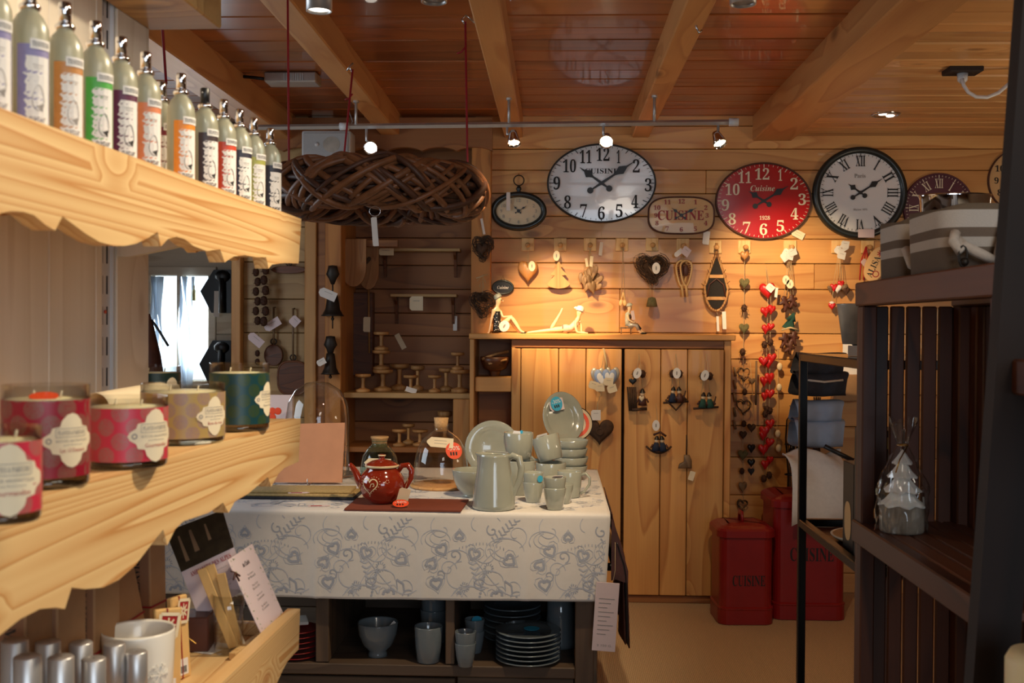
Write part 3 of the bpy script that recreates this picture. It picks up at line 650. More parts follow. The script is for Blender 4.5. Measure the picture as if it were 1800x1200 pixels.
CLOUD = lambda s: [(s*x, s*z) for x, z in (
  [( .95*math.cos(a)*1.0, .36*math.sin(a)) for a in [0]] + [(.92,.14),(.72,.26),(.66,.42),(.42,.46),(.36,.66),(.18,.84),(0,.90),(-.18,.84),(-.36,.66),(-.42,.46),(-.66,.42),(-.72,.26),(-.92,.14),(-1.0,0),(-.92,-.14),(-.72,-.26),(-.66,-.42),(-.42,-.46),(-.36,-.66),(-.18,-.84),(0,-.90),(.18,-.84),(.36,-.66),(.42,-.46),(.66,-.42),(.72,-.26),(.92,-.14)])]
def candle(px, py, r, h, mat, lab, label_turn, lines, zrel=None, x=None, level=.86, sticker=None):
    """px, py = the middle of its foot as seen on the shelf top"""
    q = onshelf(px, py, ZL); yy = q[1]; xx = q[0] if x is None else x
    t = thing('scented_candle', lab, 'candle', sw(xx, yy, ZL), (0, 0, SA), 'scented candles on the middle shelf')
    MB().lathe([(.001, .0002), (r*.96, .0002), (r, .004), (r, h), (r-.0022, h), (r-.0028, .012), (.001, .012)], 48).build('glass_tumbler', M['glass'], t)
    MB().lathe([(.001, .0125), (r-.003, .0125), (r-.003, h*level), (.001, h*level+.001)], 40).build('wax', M['wax'], t)
    MB().lathe([(.001, .0006), (r*.95, .0006), (r*.985, .004), (r*.985, h*.10), (.001, h*.10)], 40).build('thick_base', M['glass_base_shade'], t)
    for k in (-.35, .35): MB().tube([(k*r, 0, h*level-.002), (k*r + .002, 0, h*level+.008)], .0011, 5).build('wick', M['paper_warm'], t)
    sleeve(r+.0005, h*.11, h*level, mat, t)
    th = math.radians(label_turn); s = .030 if h > .08 else h*.42; rr = r + .0011
    lbm = MB(); pts = CLOUD(s); zc = h*.47
    fine = [(x_, z_) for x_, z_ in pts]
    vs = [(rr*math.sin(0), -rr*math.cos(0), zc)] + [(rr*math.sin(p[0]/rr), -rr*math.cos(p[0]/rr), zc + p[1]) for p in fine]
    rings = [[(rr*math.sin(k*p[0]/rr), -rr*math.cos(k*p[0]/rr), zc + k*p[1]) for p in fine] for k in (.34, .67, 1.0)]
    V = [vs[0]]; F = []; n = len(fine)
    for rg in rings: V += rg
    for i in range(n):
        j = (i+1) % n; F.append((0, 1+i, 1+j))
        for k in range(2): F.append((1+k*n+i, 1+k*n+j, 1+(k+1)*n+j, 1+(k+1)*n+i))
    lbm.add(V, F, True); L = lbm.build('label', M['paper_warm'], t, rot=(0, 0, th))
    g = MB(); r2 = rr + .0004
    letters(g, 'P' + serif('LANTES') + ' ' + serif('PARFUMS') if 0 else serif('PLANTES & PARFUMS'), s*.14, (0, zc + s*.26), s*1.0, curve=r2)
    for a, b in (((-.56, .40), (.56, .40)), ((-.56, .12), (.56, .12)), ((-.56, .12), (-.56, .40)), ((.56, .12), (.56, .40))):
        x0, z0, x1, z1 = a[0]*s, zc + a[1]*s, b[0]*s, zc + b[1]*s; e = s*.008
        N8 = 8 if abs(x1-x0) > 1e-6 else 1
        for i in range(N8):
            u0, u1 = x0 + (x1-x0)*i/N8 - (e if N8 == 1 else 0), x0 + (x1-x0)*(i+1)/N8 + (e if N8 == 1 else 0)
            w0, w1 = min(z0, z1) - (e if N8 > 1 else 0), max(z0, z1) + (e if N8 > 1 else 0)
            g.add([(r2*math.sin(u0/r2), -r2*math.cos(u0/r2), w0), (r2*math.sin(u1/r2), -r2*math.cos(u1/r2), w0), (r2*math.sin(u1/r2), -r2*math.cos(u1/r2), w1), (r2*math.sin(u0/r2), -r2*math.cos(u0/r2), w1)], [(0, 1, 2, 3)])
    letters(g, 'BOUGIE AROMATIQUE', s*.09, (.05*s, zc - .02*s), s*1.2, curve=r2); letters(g, 'parfumee', s*.07, (.05*s, zc - .15*s), s*.7, curve=r2)
    g.build('lettering', M['ink_grey'], L, fix=False)
    g = MB(); letters(g, lines, s*.13, (.05*s, zc - .32*s), s*.95, curve=r2); g.build('lettering', M['ink_red'] if 'dark' not in mat.name else M['ink_grey'], L, fix=False)
    g = MB()
    for k in range(12):
        a = 2*PI*k/12; u = -.78*s + .075*s*math.cos(a); v = zc + .075*s*math.sin(a); e = s*.02
        g.add([(r2*math.sin(p/r2), -r2*math.cos(p/r2), q_) for p, q_ in ((u-e, v-e), (u+e, v-e), (u+e, v+e), (u-e, v+e))], [(0, 1, 2, 3)])
    g.build('emblem', M['ink_grey'], L, fix=False)
    if sticker:
        s2 = MB().prism(ell2d(.014, .010, 14), 0, .001, 'XY').build('price_sticker', M[sticker], t, (r*.1, -r*.3, h*level+.0025), (.35, 0, .3))
    return t
CRIM = damask('damask_crimson', lin(150,24,44), lin(138,84,72)); PINK = damask('damask_pink', lin(206,52,72), lin(176,100,92)); SAND = damask('damask_sand', lin(176,148,88), lin(160,130,112)); TEAL = damask('damask_dark_teal', lin(18,62,66), lin(50,70,40)); TEAL2 = damask('damask_dark_green', lin(18,48,48), lin(34,56,44))
candle(4, 914, .030, .078, PINK, 'pink damask candle tumbler cut by the picture edge beside crimson one', 40, 'Gourmandise')
candle(81, 852, .0415, .102, CRIM, 'tall crimson damask candle tumbler with white cloud shaped label', 62, 'Les 13 Desserts', sticker='orange_red')
candle(224, 818, .0445, .080, PINK, 'wide low pink damask candle tumbler behind the crimson one', 66, 'Gourmandise')
candle(322, 776, .0565, .082, SAND, 'wide sand coloured damask candle tumbler beside the tall teal one', 68, 'Bois de rose')
candle(421, 755, .0455, .104, TEAL, 'tall dark teal damask candle tumbler at the end of shelf', 84, 'Sapin bleu')
candle(274, 727, .0435, .088, TEAL2, 'dark green candle tumbler standing in the rear row by panel', 62, 'Foret noire')
# curled paper sheet lying behind the candles
q = onshelf(150, 745, ZL); t = thing('paper_scroll', 'curled translucent paper sheet with barcode lying behind candles', 'paper', sw(-.20, -.36, ZL + .001), (0, 0, SA))
pr = [(-.02 + .0, .0)]
def scroll(u, v):
    a = u*5.2; r = .034 - .012*u
    return (.03*v + r*math.cos(a-1.2), -.26*v + .12 - .06*(1-u)*v, .036 + r*math.sin(a-1.2))
o = MB().grid(scroll, 26, 6).build('sheet', M['paper_warm'], t, (0, .10, .004)); solid(o, .0006)
b = MB()
for k in range(9): b.box((.030 + .0035*k, .098, .050), (.0318 + .0035*k, .0985, .066))
b.build('barcode', M['ink'], t, (-.01, -.02, -.008), (0, 0, .5))
# ================================================================ the table of crockery
TY0, TY1, TZ = 3.93, 5.17, 0.82
TX0, TX1 = -1.50, 0.207
tbl = thing('display_table', 'grey wooden display table with open compartments under a printed cloth', 'table', (0, TY0, 0))
M['table_wood'] = wood('table_wood', lin(104,84,66), lin(72,56,44), 'X', rings=6, knots=0.3, vary=0.12, rough=0.6)
M['table_wood_z'] = wood('table_wood_z', lin(112,88,66), lin(72,56,44), 'Z', rings=6, knots=0.3, vary=0.12, rough=0.6)
def tx(px, py=1100): return onY(px, py, TY0 + .02).x
def tz(py): return onY(700, py, TY0 + .02).z
D = TY1 - TY0 - .04
def tb_(a, b, name, mat='table_wood'): return MB().cbox(a, b, .003).build(name, M[mat], tbl)
tb_((TX0+.02, .02, TZ-.04), (TX1-.02, D, TZ-.004), 'top')
for a, b in ((tx(1011), tx(1044)), (TX0+.03, TX0+.1)):
    tb_((a, .02, 0), (b, .09, TZ-.04), 'leg', 'table_wood_z'); tb_((a, D-.09, 0), (b, D-.02, TZ-.04), 'leg', 'table_wood_z')
for a, b in ((555, 578), (783, 799)):
    tb_((tx(a), .02, tz(1166)), (tx(b), .80, TZ-.04), 'divider', 'table_wood_z')
tb_((TX0+.03, .012, tz(1186)), (tx(1011), D-.1, tz(1167)), 'shelf_board')
tb_((TX0+.03, .80, tz(1166)), (tx(1040), .82, TZ-.04), 'back_panel')
tb_((TX0+.1, .03, tz(1330)), (tx(800), .05, tz(1192)), 'drawer')
tb_((tx(803), .05, tz(1330)), (tx(1010), .07, tz(1192)), 'drawer')
tb_((tx(1040), .10, 0.02), (tx(1052), D-.1, TZ-.04), 'side_panel', 'table_wood_z')
SHZ = tz(1167) + .001

# the tablecloth: flat on top, hanging over the front with pressed creases
CLZ = TZ + .003; DROP = CLZ - onY(700, 1050, TY0).z
creases = [onY(p, 960, TY0).x for p in (373, 560, 748, 932)]
def cloth(u, v):
    x = TX0 + (TX1 - TX0)*u; ex = 0
    for c in creases: ex += .009*math.exp(-(abs(x-c)/.010))
    wob = .004*math.sin(7*x+1) + .003*math.sin(15*x)
    if v < .5:
        t = v/.5; return (x, TY1 - (TY1 - TY0 + .004)*t*.994, CLZ + .0006*math.sin(9*x)*math.sin(8*t))
    t = (v-.5)/.5
    if t < .06: a = t/.06*PI/2; return (x - .001, TY0 - .004 - .010*math.sin(a) + .007, CLZ - .010*(1-math.cos(a)))
    d = (t-.06)/.94; return (x - .018*d*u, TY0 - .007 - ex*d - wob*d - .006*d, CLZ - .010 - (DROP - .010)*d + .004*math.sin(3*x)*d)
M['tablecloth'] = plain('tablecloth', lin(226,222,216), .9, var=.03, scale=40, bump=.15)
cl = MB().grid(cloth, 120, 70).build('tablecloth', M['tablecloth'], fix=False); solid(cl, .0012, -1)
tag(cl, 'white tablecloth with blue-grey hearts and scrolls covering the display table', 'tablecloth')
# printed hearts, scrolls, sprays and dots on the front of the cloth
def onfront(x, z):
    d = min(1, max(0, (CLZ - .01 - z)/(DROP - .01))); ex = sum(.009*math.exp(-(abs(x-c)/.010)) for c in creases); wob = .004*math.sin(7*x+1) + .003*math.sin(15*x)
    return (x, TY0 - .0080 - ex*d - wob*d - .006*d - .0012, z)
ontop = lambda x, y: (x, y, CLZ + .0016)
def ribbon(mb, pts, wd, f):
    for i in range(len(pts)-1):
        a, b = Vector(pts[i]), Vector(pts[i+1]); d = b - a
        if d.length < 1e-7: continue
        n = Vector((-d.y, d.x)).normalized()*wd/2
        mb.add([f(*(a-n)), f(*(b-n)), f(*(b+n)), f(*(a+n))], [(0, 1, 2, 3)])
def spiral(cx, cz, r, a0, turns, n=18): return [(cx + r*(1-.85*k/n)*math.cos(a0+turns*2*PI*k/n), cz + r*(1-.85*k/n)*math.sin(a0+turns*2*PI*k/n)) for k in range(n+1)]
def motif(mb, lt, ox, oz, f):
    k = 1/483.0
    def P(px, py): return (ox + px*k, oz - py*k)
    for (x, y, s, rot) in ((30, 58, 20, .5), (85, 65, 20, -.4), (150, 75, 20, .9), (20, 118, 20, .2), (60, 140, 22, PI), (12, 80, 18, 2.6), (128, 138, 20, .3), (60, 30, 14, PI)):
        h = heart2d(s*k, s*k, 16); c, s_ = math.cos(rot), math.sin(rot); q = [(a*c - b*s_, a*s_ + b*c) for a, b in h]; cx, cz = P(x, y)
        ribbon(mb, [(cx+a, cz+b) for a, b in q] + [(cx+q[0][0], cz+q[0][1])], 4.4*k, f)
        ribbon(lt, [(cx+1.7*a, cz+1.7*b) for a, b in q], 1.0*k, f)
    for (x, y, r, a0, t) in ((40, 90, 16, 0, 1.3), (62, 110, 34, 1.5, .7), (110, 60, 26, 3, .8), (150, 120, 30, 4.4, .6), (95, 20, 40, .4, .5), (30, 20, 24, 2.2, .8), (160, 30, 22, 5, 1)):
        cx, cz = P(x, y); ribbon(lt, spiral(cx, cz, r*k, a0, t), 1.3*k, f)
    ribbon(lt, [P(5 + 9*q, 96 - 40*math.sin(q*.28) ) for q in range(20)], 1.2*k, f); ribbon(lt, [P(60 + 5*q, 150 - 11*q + .3*q*q) for q in range(15)], 1.2*k, f)
    for q in range(7):
        for sg in (-1, 1):
            a = P(122 + 6*q, 42 - 6*q); b = P(122 + 6*q + 7*sg + 2, 42 - 6*q - 6 + 3*sg); ribbon(mb, [a, ((a[0]+b[0])/2 + .002, (a[1]+b[1])/2), b], 2.2*k, f)
    for (x, y) in ((112, 88), (70, 122), (22, 152)):
        for q in range(12):
            a = 2*PI*q/12; ribbon(mb, [P(x + 5*math.cos(a), y + 5*math.sin(a)), P(x + 9*math.cos(a), y + 9*math.sin(a))], 1.6*k, f)
    for q in range(9):
        cx, cz = P(105 - 1.2*q, 96 + 6*q); e = (2.8 - .12*q)*k; mb.add([f(cx-e, cz-e*.6), f(cx, cz-e), f(cx+e, cz-e*.6), f(cx+e, cz+e*.6), f(cx, cz+e), f(cx-e, cz+e*.6)], [(0, 1, 2, 3, 4, 5)])
    for (x, y, r, a0, t) in ((26, 100, 13, 3.4, 1.1), (95, 118, 12, .6, 1.1), (118, 22, 11, 2.2, 1.0), (52, 66, 12, 5.0, 1.1), (160, 140, 12, 1.0, 1.1)):
        cx, cz = P(x, y); ribbon(mb, spiral(cx, cz, r*k, a0, t), 2.2*k, f)
    for (x, y, r) in ((78, 140, 30), (140, 58, 34), (18, 40, 26), (112, 110, 26)):
        for q in range(3):
            cx, cz = P(x + 3*q, y - 2*q); ribbon(lt, [(cx + (r-5*q)*k*math.cos(a*.2 + q), cz + (r-5*q)*k*.7*math.sin(a*.2 + q)) for a in range(19)], 1.1*k, f)
    for q in range(14): 
        x, y = 60 + 6*q, 52 - 9*math.sin(q*.24); ribbon(mb, [P(x, y), P(x, y + 4)], 1.4*k, f)
    for q in range(6):
        for sg in (-1, 1): a = P(84 + 3*q, 82 + 9*q); b = P(84 + 3*q + 8*sg, 82 + 9*q - 5); ribbon(lt, [a, b], 2.4*k, f)
    cx, cz = P(140, 110)
    ribbon(mb, [(cx, cz), (cx + 12*k, cz - 8*k), (cx + 14*k, cz - 22*k), (cx + 4*k, cz - 34*k)], 3*k, f); ribbon(mb, [(cx, cz), (cx + 2*k, cz - 18*k), (cx + 4*k, cz - 34*k)], 1.6*k, f)
mb, lt = MB(), MB()
for q in range(-1, 4):
    x = creases[0] + (q - 0)*(creases[1]-creases[0]) if q >= 0 else creases[0] - (creases[1]-creases[0])
    motif(mb, lt, x, CLZ - .018, onfront)
def clip(m, f):
    keep = []
    for i, F in enumerate(m.f):
        if all(f(m.v[j]) for j in F): keep.append(F)
    m.f = keep; m.sm = [False]*len(keep); return m
okf = lambda p: TX0+.01 < p[0] < TX1 - .016 and CLZ - DROP + .008 < p[2] < CLZ - .014
stuff(clip(mb, okf).build('print_hearts', M['print_blue'], cl, fix=False)); stuff(clip(lt, okf).build('print_scrolls', M['print_light'], cl, fix=False))
mb, lt = MB(), MB()
for q in range(-1, 4):
    for r in range(3): motif(mb, lt, creases[0] + q*(creases[1]-creases[0]), TY0 + .38 + .37*r, ontop)
okt = lambda p: TX0+.01 < p[0] < TX1 - .01 and TY0 + .01 < p[1] < TY1 - .01
stuff(clip(mb, okt).build('print_hearts', M['print_light'], cl, fix=False)); stuff(clip(lt, okt).build('print_scrolls', M['print_light'], cl, fix=False))

ZT0 = CLZ + .0018
def tt(px, py): p = onZ(px, py, ZT0); return Vector((p.x, p.y, ZT0))
def scale_at(p): return p.y / FPX
# ---- price tags (parts of what they hang on)
def price_tag(par, c, w_, h_, mat='paper', rot=(0, 0, 0), dot=None, txt=None, lines=2, name='price_tag'):
    e = w_*.16
    pts = [(-w_/2+e, -h_/2), (w_/2, -h_/2), (w_/2, h_/2), (-w_/2+e, h_/2), (-w_/2, h_/2-e), (-w_/2, -h_/2+e)]
    t = MB().prism(pts, 0, .0012).build(name, M[mat], par, c, rot)
    g = MB()
    for k in range(lines): g.box((-w_*.22, -.0006, h_*(.18-.3*k)-h_*.018), (w_*.25, -.0002, h_*(.18-.3*k)+h_*.018))
    if lines: g.build('print', M['ink_grey'], t)
    return t
def disc_sticker(par, c, r, mat, rot, txt=None, tcol='white'):
    s = MB().prism(ell2d(r, r, 22), 0, .0008).build('sale_sticker', M[mat], par, c, rot)
    if txt:
        g = MB(); letters(g, txt, r*.5, (0, r*.3), r*1.5, y=-.0003); g.build('lettering', M[tcol], s, fix=False)
        g = MB()
        for k in range(3): g.box((-r*.5 + r*.33*k, -.0006, -r*.55), (-r*.3 + r*.33*k, -.0002, -r*.15))
        g.build('handwriting', M['ink'], s, fix=False)
    return s
def oval_tag(par, c, rx, rz, mat='paper', rot=(0, 0, 0)):
    t = MB().prism(ell2d(rx, rz, 16), 0, .0015).build('oval_tag', M[mat], par, c, rot)
    MB().prism(ell2d(rx*.18, rz*.4, 8), -.0006, -.0001).build('print', M['ink_grey'], t); return t

# ---- pitcher
p = tt(868, 893); k = scale_at(p)
t = thing('pitcher', 'tall grey-green ceramic pitcher with looped handle at the table front', 'pitcher', p, (0, 0, -.12))
prof = [(.001, .001), (36*k, 0), (38.5*k, 3*k), (38*k, 8*k), (36*k, 30*k), (30*k, 70*k), (27*k, 92*k), (27.5*k, 96*k), (26*k, 97*k), (25*k, 92*k), (28*k, 70*k), (34*k, 28*k), (34*k, 8*k), (.001, 7*k)]
def spouted(prof, n=40, amt=0.0):
    m = MB().lathe(prof, n); H = max(z for r, z in prof); out = []
    for (x, y, z) in m.v:
        a = math.atan2(y, x); f = math.exp(-((abs(a) - PI)/.35)**2)*max(0, (z/H - .8)/.2)**2; q = 1 + amt*f; out.append((x*q, y*q, z + amt*f*H*.02))
    m.v = out; return m
spouted(prof, 40, .28).build('body', M['ceramic'], t)
hp = [(25*k, 0, 88*k), (33*k, 0, 94*k), (44*k, 0, 90*k), (49*k, 0, 72*k), (46*k, 0, 52*k), (38*k, 0, 34*k), (33*k, 0, 22*k), (34*k, 0, 12*k)]
MB().tube(hp, [5*k, 6*k, 6.5*k, 6*k, 5.5*k, 5*k, 5*k, 3*k], 10, flat=.75).build('handle', M['ceramic'], t)
h = heart2d(20*k, 20*k, 16)
e = MB(); ribbon(e, h + [h[0]], 1.6*k, lambda x, z: (x - 4*k, -(30.3*k) - .002, z + 42*k)); e.build('embossed_heart', M['ceramic'], t, rot=(-.085, 0, 0), loc=(0, -.006, 0))
price_tag(t, (2*k, 0, 99*k), 46*k, 14*k, 'paper', (PI/2 - .2, .05, .1))

# ---- bowls, mugs, cups, plates
def bowl(lab, px, py, w_, h_, mat='ceramic', foot=.5, cat='bowl', group='grey crockery on the table', pos=None):
    p = tt(px, py) if pos is None else Vector(pos); k = scale_at(p); r = w_/2*k; H = h_*k
    t = thing('bowl', lab, cat, p, (0, 0, random.random()), group)
    MB().lathe([(.001, .001), (r*foot, 0), (r*foot, H*.06), (r*foot*.92, H*.1), (r*.75, H*.3), (r*.93, H*.62), (r, H*.97), (r*.985, H), (r*.955, H*.97), (r*.88, H*.62), (r*.7, H*.32), (r*.4, H*.14), (.001, H*.12)], 36).build('body', M[mat], t)
    return t, k
def mug(lab, px, py, w_, h_, mat='ceramic', turn=0.0, tilt=0.0, handle=True, taper=.84, pos=None, k=None, name='mug', cat='mug', group='grey crockery on the table', tagc=None):
    p = tt(px, py) if pos is None else Vector(pos); k = scale_at(p) if k is None else k; r = w_/2*k; H = h_*k
    t = thing(name, lab, cat, p, (tilt, 0, turn), group)
    MB().lathe([(.001, .001), (r*taper*.9, 0), (r*taper, H*.03), (r*(taper*.4+.6), H*.45), (r, H*.97), (r*.98, H), (r*.93, H*.97), (r*(taper*.4+.53), H*.45), (r*taper*.9, H*.08), (.001, H*.06)], 32).build('body', M[mat], t)
    if handle:
        MB().tube([(r*.93, 0, H*.85), (r*1.3, 0, H*.92), (r*1.62, 0, H*.75), (r*1.6, 0, H*.5), (r*1.2, 0, H*.22), (r*.88, 0, H*.14)], [r*.13, r*.13, r*.12, r*.11, r*.1, r*.1], 8, flat=1.3).build('handle', M[mat], t)
    return t
bowl('grey ceramic bowl beside the tall pitcher under the dome', 832, 872, 76, 48)[0]
c1 = mug('big grey mug topmost on the stack behind the pitcher', 0, 0, 52, 46, pos=tt(911, 868) + Vector((0, 0, 62*.00232)), k=.00232, turn=2.2, group=None)
price_tag(c1, (0, .01, 44*.00232), .045, .022, 'paper', (.5, 0, .1)); disc_sticker(c1, (-.02, .005, 45*.00232), .014, 'sky_blue', (.6, 0, 0))
c2 = mug('big grey mug carrying another mug behind the pitcher', 914, 868, 54, 60, turn=2.2, handle=True)
q = tt(968, 856); kk = q.y/FPX
mug('grey mug carrying a tilted mug before the bowl pile', 968, 856, 54, 44, turn=2.6, handle=False)
c3 = mug('tilted grey mug leaning on top of another mug', 0, 0, 50, 44, pos=q + Vector((.002, 0, 47*kk)), k=kk, turn=PI - .3, handle=True); c3.rotation_euler = (.05, .30, PI - .3)
price_tag(c3, (.008, .015, 44*kk), .05, .024, 'paper', (.45, 0, .2 + PI))
def cups(px, py, w_, h_, lab1, lab2, sticker=None):
    p = tt(px, py); k = scale_at(p)
    mug(lab1, px, py, w_, h_, handle=False, taper=.68, name='cup', cat='cup')
    t = mug(lab2, 0, 0, w_, h_, handle=False, taper=.68, name='cup', cat='cup', pos=p + Vector((0, 0, h_*.47*k)), k=k); return t, k
t, k = cups(937, 882, 37, 36, 'lower grey cup of the pair beside the pitcher handle', 'upper grey cup of the pair beside the pitcher handle')
disc_sticker(t, (12.5*k, -15*k, 26*k), 6*k, 'sky_blue', (0, 0, .7))
t, k = cups(975, 895, 40, 39, 'lower grey cup of the pair standing at the table front', 'upper grey cup of the pair standing at the table front')
price_tag(t, (4*k, 4*k, 37*k), 18*k, 12*k, 'paper_pink', (.9, 0, .3))
mug('lone small grey cup leaning behind the paired cups', 990, 884, 36, 34, handle=False, taper=.66, name='cup', cat='cup')
mug('wide grey mug with large looped handle beside the table edge', 1001, 873, 44, 46, turn=-.15)
p = tt(1002, 843); k = p.y/FPX
for i in range(4): bowl(['bottom grey bowl of the pile by the cabinet', 'second grey bowl of the pile by the cabinet', 'third grey bowl of the pile by the cabinet', 'top grey bowl of the pile by the cabinet'][i], 0, 0, 62, 26, foot=.55, pos=p + Vector((.003*(i % 2), 0, i*15*k)))
def plate(lab, c, r, tilt, yaw=0.0, mat='ceramic', group=None, name='plate', rim=.16):
    t = thing(name, lab, 'plate', c, (tilt, 0, yaw), group)
    MB().lathe([(.001, 0), (r*.55, 0), (r*.62, r*.03), (r*.97, r*rim), (r, r*(rim+.02)), (r*.97, r*(rim+.045)), (r*.66, r*.09), (r*.6, r*.06), (.001, r*.055)], 44).build('body', M[mat], t); return t
# standing plates, leaning back on wire stands
p = tt(866, 838); k = scale_at(p); r = 49*k
t = plate('large grey plate standing upright behind the pitcher', p + Vector((0, 0, r*1.03)), r, PI/2 - .14)
disc_sticker(t, (26*k, -22*k, r*.16), 14*k, 'sky_blue', (-PI/2, 0, 0), '-30%')
MB().tube([(-r*.5, -r*.86, r*.3), (-r*.5, -r*1.0, -r*.02), (-r*.4, -r*.9, -r*.3), (r*.4, -r*.9, -r*.3), (r*.5, -r*1.0, -r*.02), (r*.5, -r*.86, r*.3)], .0025, 6).build('wire_stand', M['black_metal'], t)
p = tt(984, 832); k = scale_at(p); r = 46*k
t = plate('deep grey plate tilted upright above the bowl pile', p + Vector((0, .03, 95.5*k)), r, PI/2 - .25, .42, rim=.3)
t.scale = (.86, 1, 1)
g = price_tag(t, (-10*k, 25*k, r*.2), 32*k, 24*k, 'paper_pink', (-PI/2, 0, .15)); disc_sticker(t, (-11*k, 25*k, r*.26), 13*k, 'sky_blue', (-PI/2, 0, .2), '-30%')
MB().tube([(-r*.5, -r*.82, r*.45), (-r*.5, -r*1.02, r*.1), (0, -r*1.0, -r*.12), (0, -r*2.02, -r*.40), (r*.45, -r*1.02, r*.1), (r*.5, -r*.82, r*.45)], .0025, 6).build('wire_stand', M['black_metal'], t)
p = tt(1012, 832); k = scale_at(p)
t = plate('yellow and orange patterned plate peeping out behind deep plate', p + Vector((0, .10, 84*k)), 30*k, PI/2 - .2, .2, 'cream', rim=.12)
MB().lathe([(18*k, 30*k*.13), (24*k, 30*k*.15)], 30).build('orange_band', M['orange_red'], t, fix=False); MB().lathe([(29*k, 30*k*.17), (30.6*k, 30*k*.14)], 30).build('rim_band', M['black'], t, fix=False)
MB().tube([(0, -29*k, 2*k), (0, -24*k, -20*k), (0, -82*k, -14*k)], .003, 6).build('stand', M['black_metal'], t)

# ---- teapot on its slate
pc = [tt(605, 897), tt(628, 877), tt(824, 880), tt(810, 900)]
c = sum(pc, Vector())/4; pts = [(q.x - c.x, q.y - c.y) for q in pc]
s = MB().prism(pts, 0, .006, 'XY').build('slate_mat', M['slate_red'], None, c); tag(s, 'red-brown slate mat lying under the teapot', 'mat')
p = tt(671, 886) + Vector((0, 0, .0065)); k = scale_at(p)
t = thing('teapot', 'glossy red-brown teapot painted with a cream heart', 'teapot', p)
MB().lathe([(.001, .001), (20*k, 0), (22*k, 3*k), (33*k, 12*k), (41*k, 28*k), (40*k, 42*k), (33*k, 54*k), (27*k, 60*k), (27*k, 65*k), (25*k, 65*k), (25*k, 58*k), (30*k, 52*k), (37*k, 40*k), (37*k, 28*k), (30*k, 14*k), (.001, 5*k)], 44).build('body', M['teapot'], t)
l = MB().lathe([(29*k, 64*k), (30*k, 66*k), (29*k, 68*k), (18*k, 74*k), (6*k, 77*k), (4*k, 79*k), (6*k, 82*k), (7*k, 84*k), (4*k, 86*k), (.001, 86*k)], 36).build('lid', M['teapot'], t)
MB().lathe([(29*k, 63.5*k), (30.6*k, 66*k), (29.4*k, 67.6*k)], 36).build('cream_rim', M['slip'], l, fix=False)
MB().lathe([(6.2*k, 82.5*k), (7.2*k, 84*k), (6*k, 85.2*k)], 20).build('cream_rim', M['slip'], l, fix=False)
MB().tube([(-34*k, 0, 30*k), (-42*k, 0, 42*k), (-47*k, 0, 54*k), (-54*k, 0, 64*k), (-58*k, 0, 68*k)], [9*k, 7.5*k, 6*k, 4.5*k, 4*k], 12).build('spout', M['teapot'], t)
MB().tube([(30*k, 0, 56*k), (36*k, 0, 66*k), (46*k, 0, 67*k), (53*k, 0, 58*k), (52*k, 0, 44*k), (44*k, 0, 30*k), (38*k, 0, 24*k)], [4*k, 5*k, 5.5*k, 5.5*k, 5*k, 4.5*k, 4*k], 10).build('handle', M['teapot'], t)
def onpot(x, z):
    zz = z; r = 33 + (41-33)*max(0, min(1, (zz-12)/16)) if zz < 28 else 41 - 1*(zz-28)/14 if zz < 42 else 40 - 7*(zz-42)/12
    r += .45; a = x/r; return (r*k*math.sin(a), -r*k*math.cos(a), zz*k)
g = MB(); ha = -16
h = [(a*1.0 + ha, b + 33) for a, b in heart2d(30, 27, 28)]; ribbon(g, h + [h[0]], 1.8, onpot)
h2 = [(a*1.28 + ha, b*1.28 + 33) for a, b in heart2d(30, 27, 30)]
for a, b in h2: ribbon(g, [(a-.6, b), (a+.6, b)], 1.2, onpot)
ribbon(g, [(ha+1, 32), (ha+3, 38), (ha+8, 39), (ha+9, 35), (ha+6, 34)], 1.2, onpot)
for q in range(7): ribbon(g, [(16 + 3*math.cos(q)-.5, 42 + 3*math.sin(q)), (16 + 3*math.cos(q)+.5, 42 + 3*math.sin(q))], 1, onpot)
g.build('painted_heart', M['slip'], t, fix=False)
x = price_tag(t, (42*k, -24*k, 16*k), 20*k, 28*k, 'paper_warm', (0, 0, .2), lines=0); x.rotation_euler = (.2, .25, .2)
MB().tube([(44*k, -20*k, 28*k), (47*k, -6*k, 40*k), (46*k, 0, 46*k)], .0008, 5).build('string', M['string'], t)
disc_sticker(t, (40*k, -44*k, 6.5*k), 14*k, 'orange_red', (-1.25, 0, .1), '-50%')

# ---- glass domes
p = tt(558, 836); k = scale_at(p)
t = thing('glass_dome', 'tall clear glass dome standing behind the terracotta tile', 'glass dome', p)
MB().lathe([(.001, 168*k), (20*k, 165*k), (40*k, 152*k), (52*k, 130*k), (56*k, 102*k), (56*k, 4*k), (57*k, 4*k)], 56).build('dome', M['glass'], t, fix=False)
MB().lathe([(.001, 0), (66*k, 0), (68*k, 2*k), (66*k, 4*k), (57*k, 4*k), (.001, 4*k)], 48).build('glass_base', M['glass'], t)
p = tt(775, 855); k = scale_at(p)
t = thing('glass_cloche', 'clear glass cloche with cork stopper on a wooden disc', 'glass dome', p)
MB().lathe([(.001, 0), (53*k, 0), (55*k, 2*k), (54*k, 5*k), (.001, 5*k)], 44).build('wooden_base', M['turned_wood'], t)
MB().lathe([(49*k, 5*k), (49*k, 20*k), (47*k, 45*k), (42*k, 68*k), (32*k, 86*k), (20*k, 95*k), (13*k, 99*k), (11.5*k, 106*k), (14*k, 110*k)], 48).build('bell', M['glass_amber'], t, fix=False)
MB().lathe([(.001, 98*k), (10*k, 98*k), (13*k, 122*k), (.001, 122*k)], 20).build('cork', M['cork'], t)
price_tag(t, (2*k, -36*k, 82*k), 46*k, 18*k, 'paper_warm', (-.45, .08, .1)); disc_sticker(t, (26*k, -36*k, 68*k), 15*k, 'orange_red', (-.35, 0, .45), '-50%')
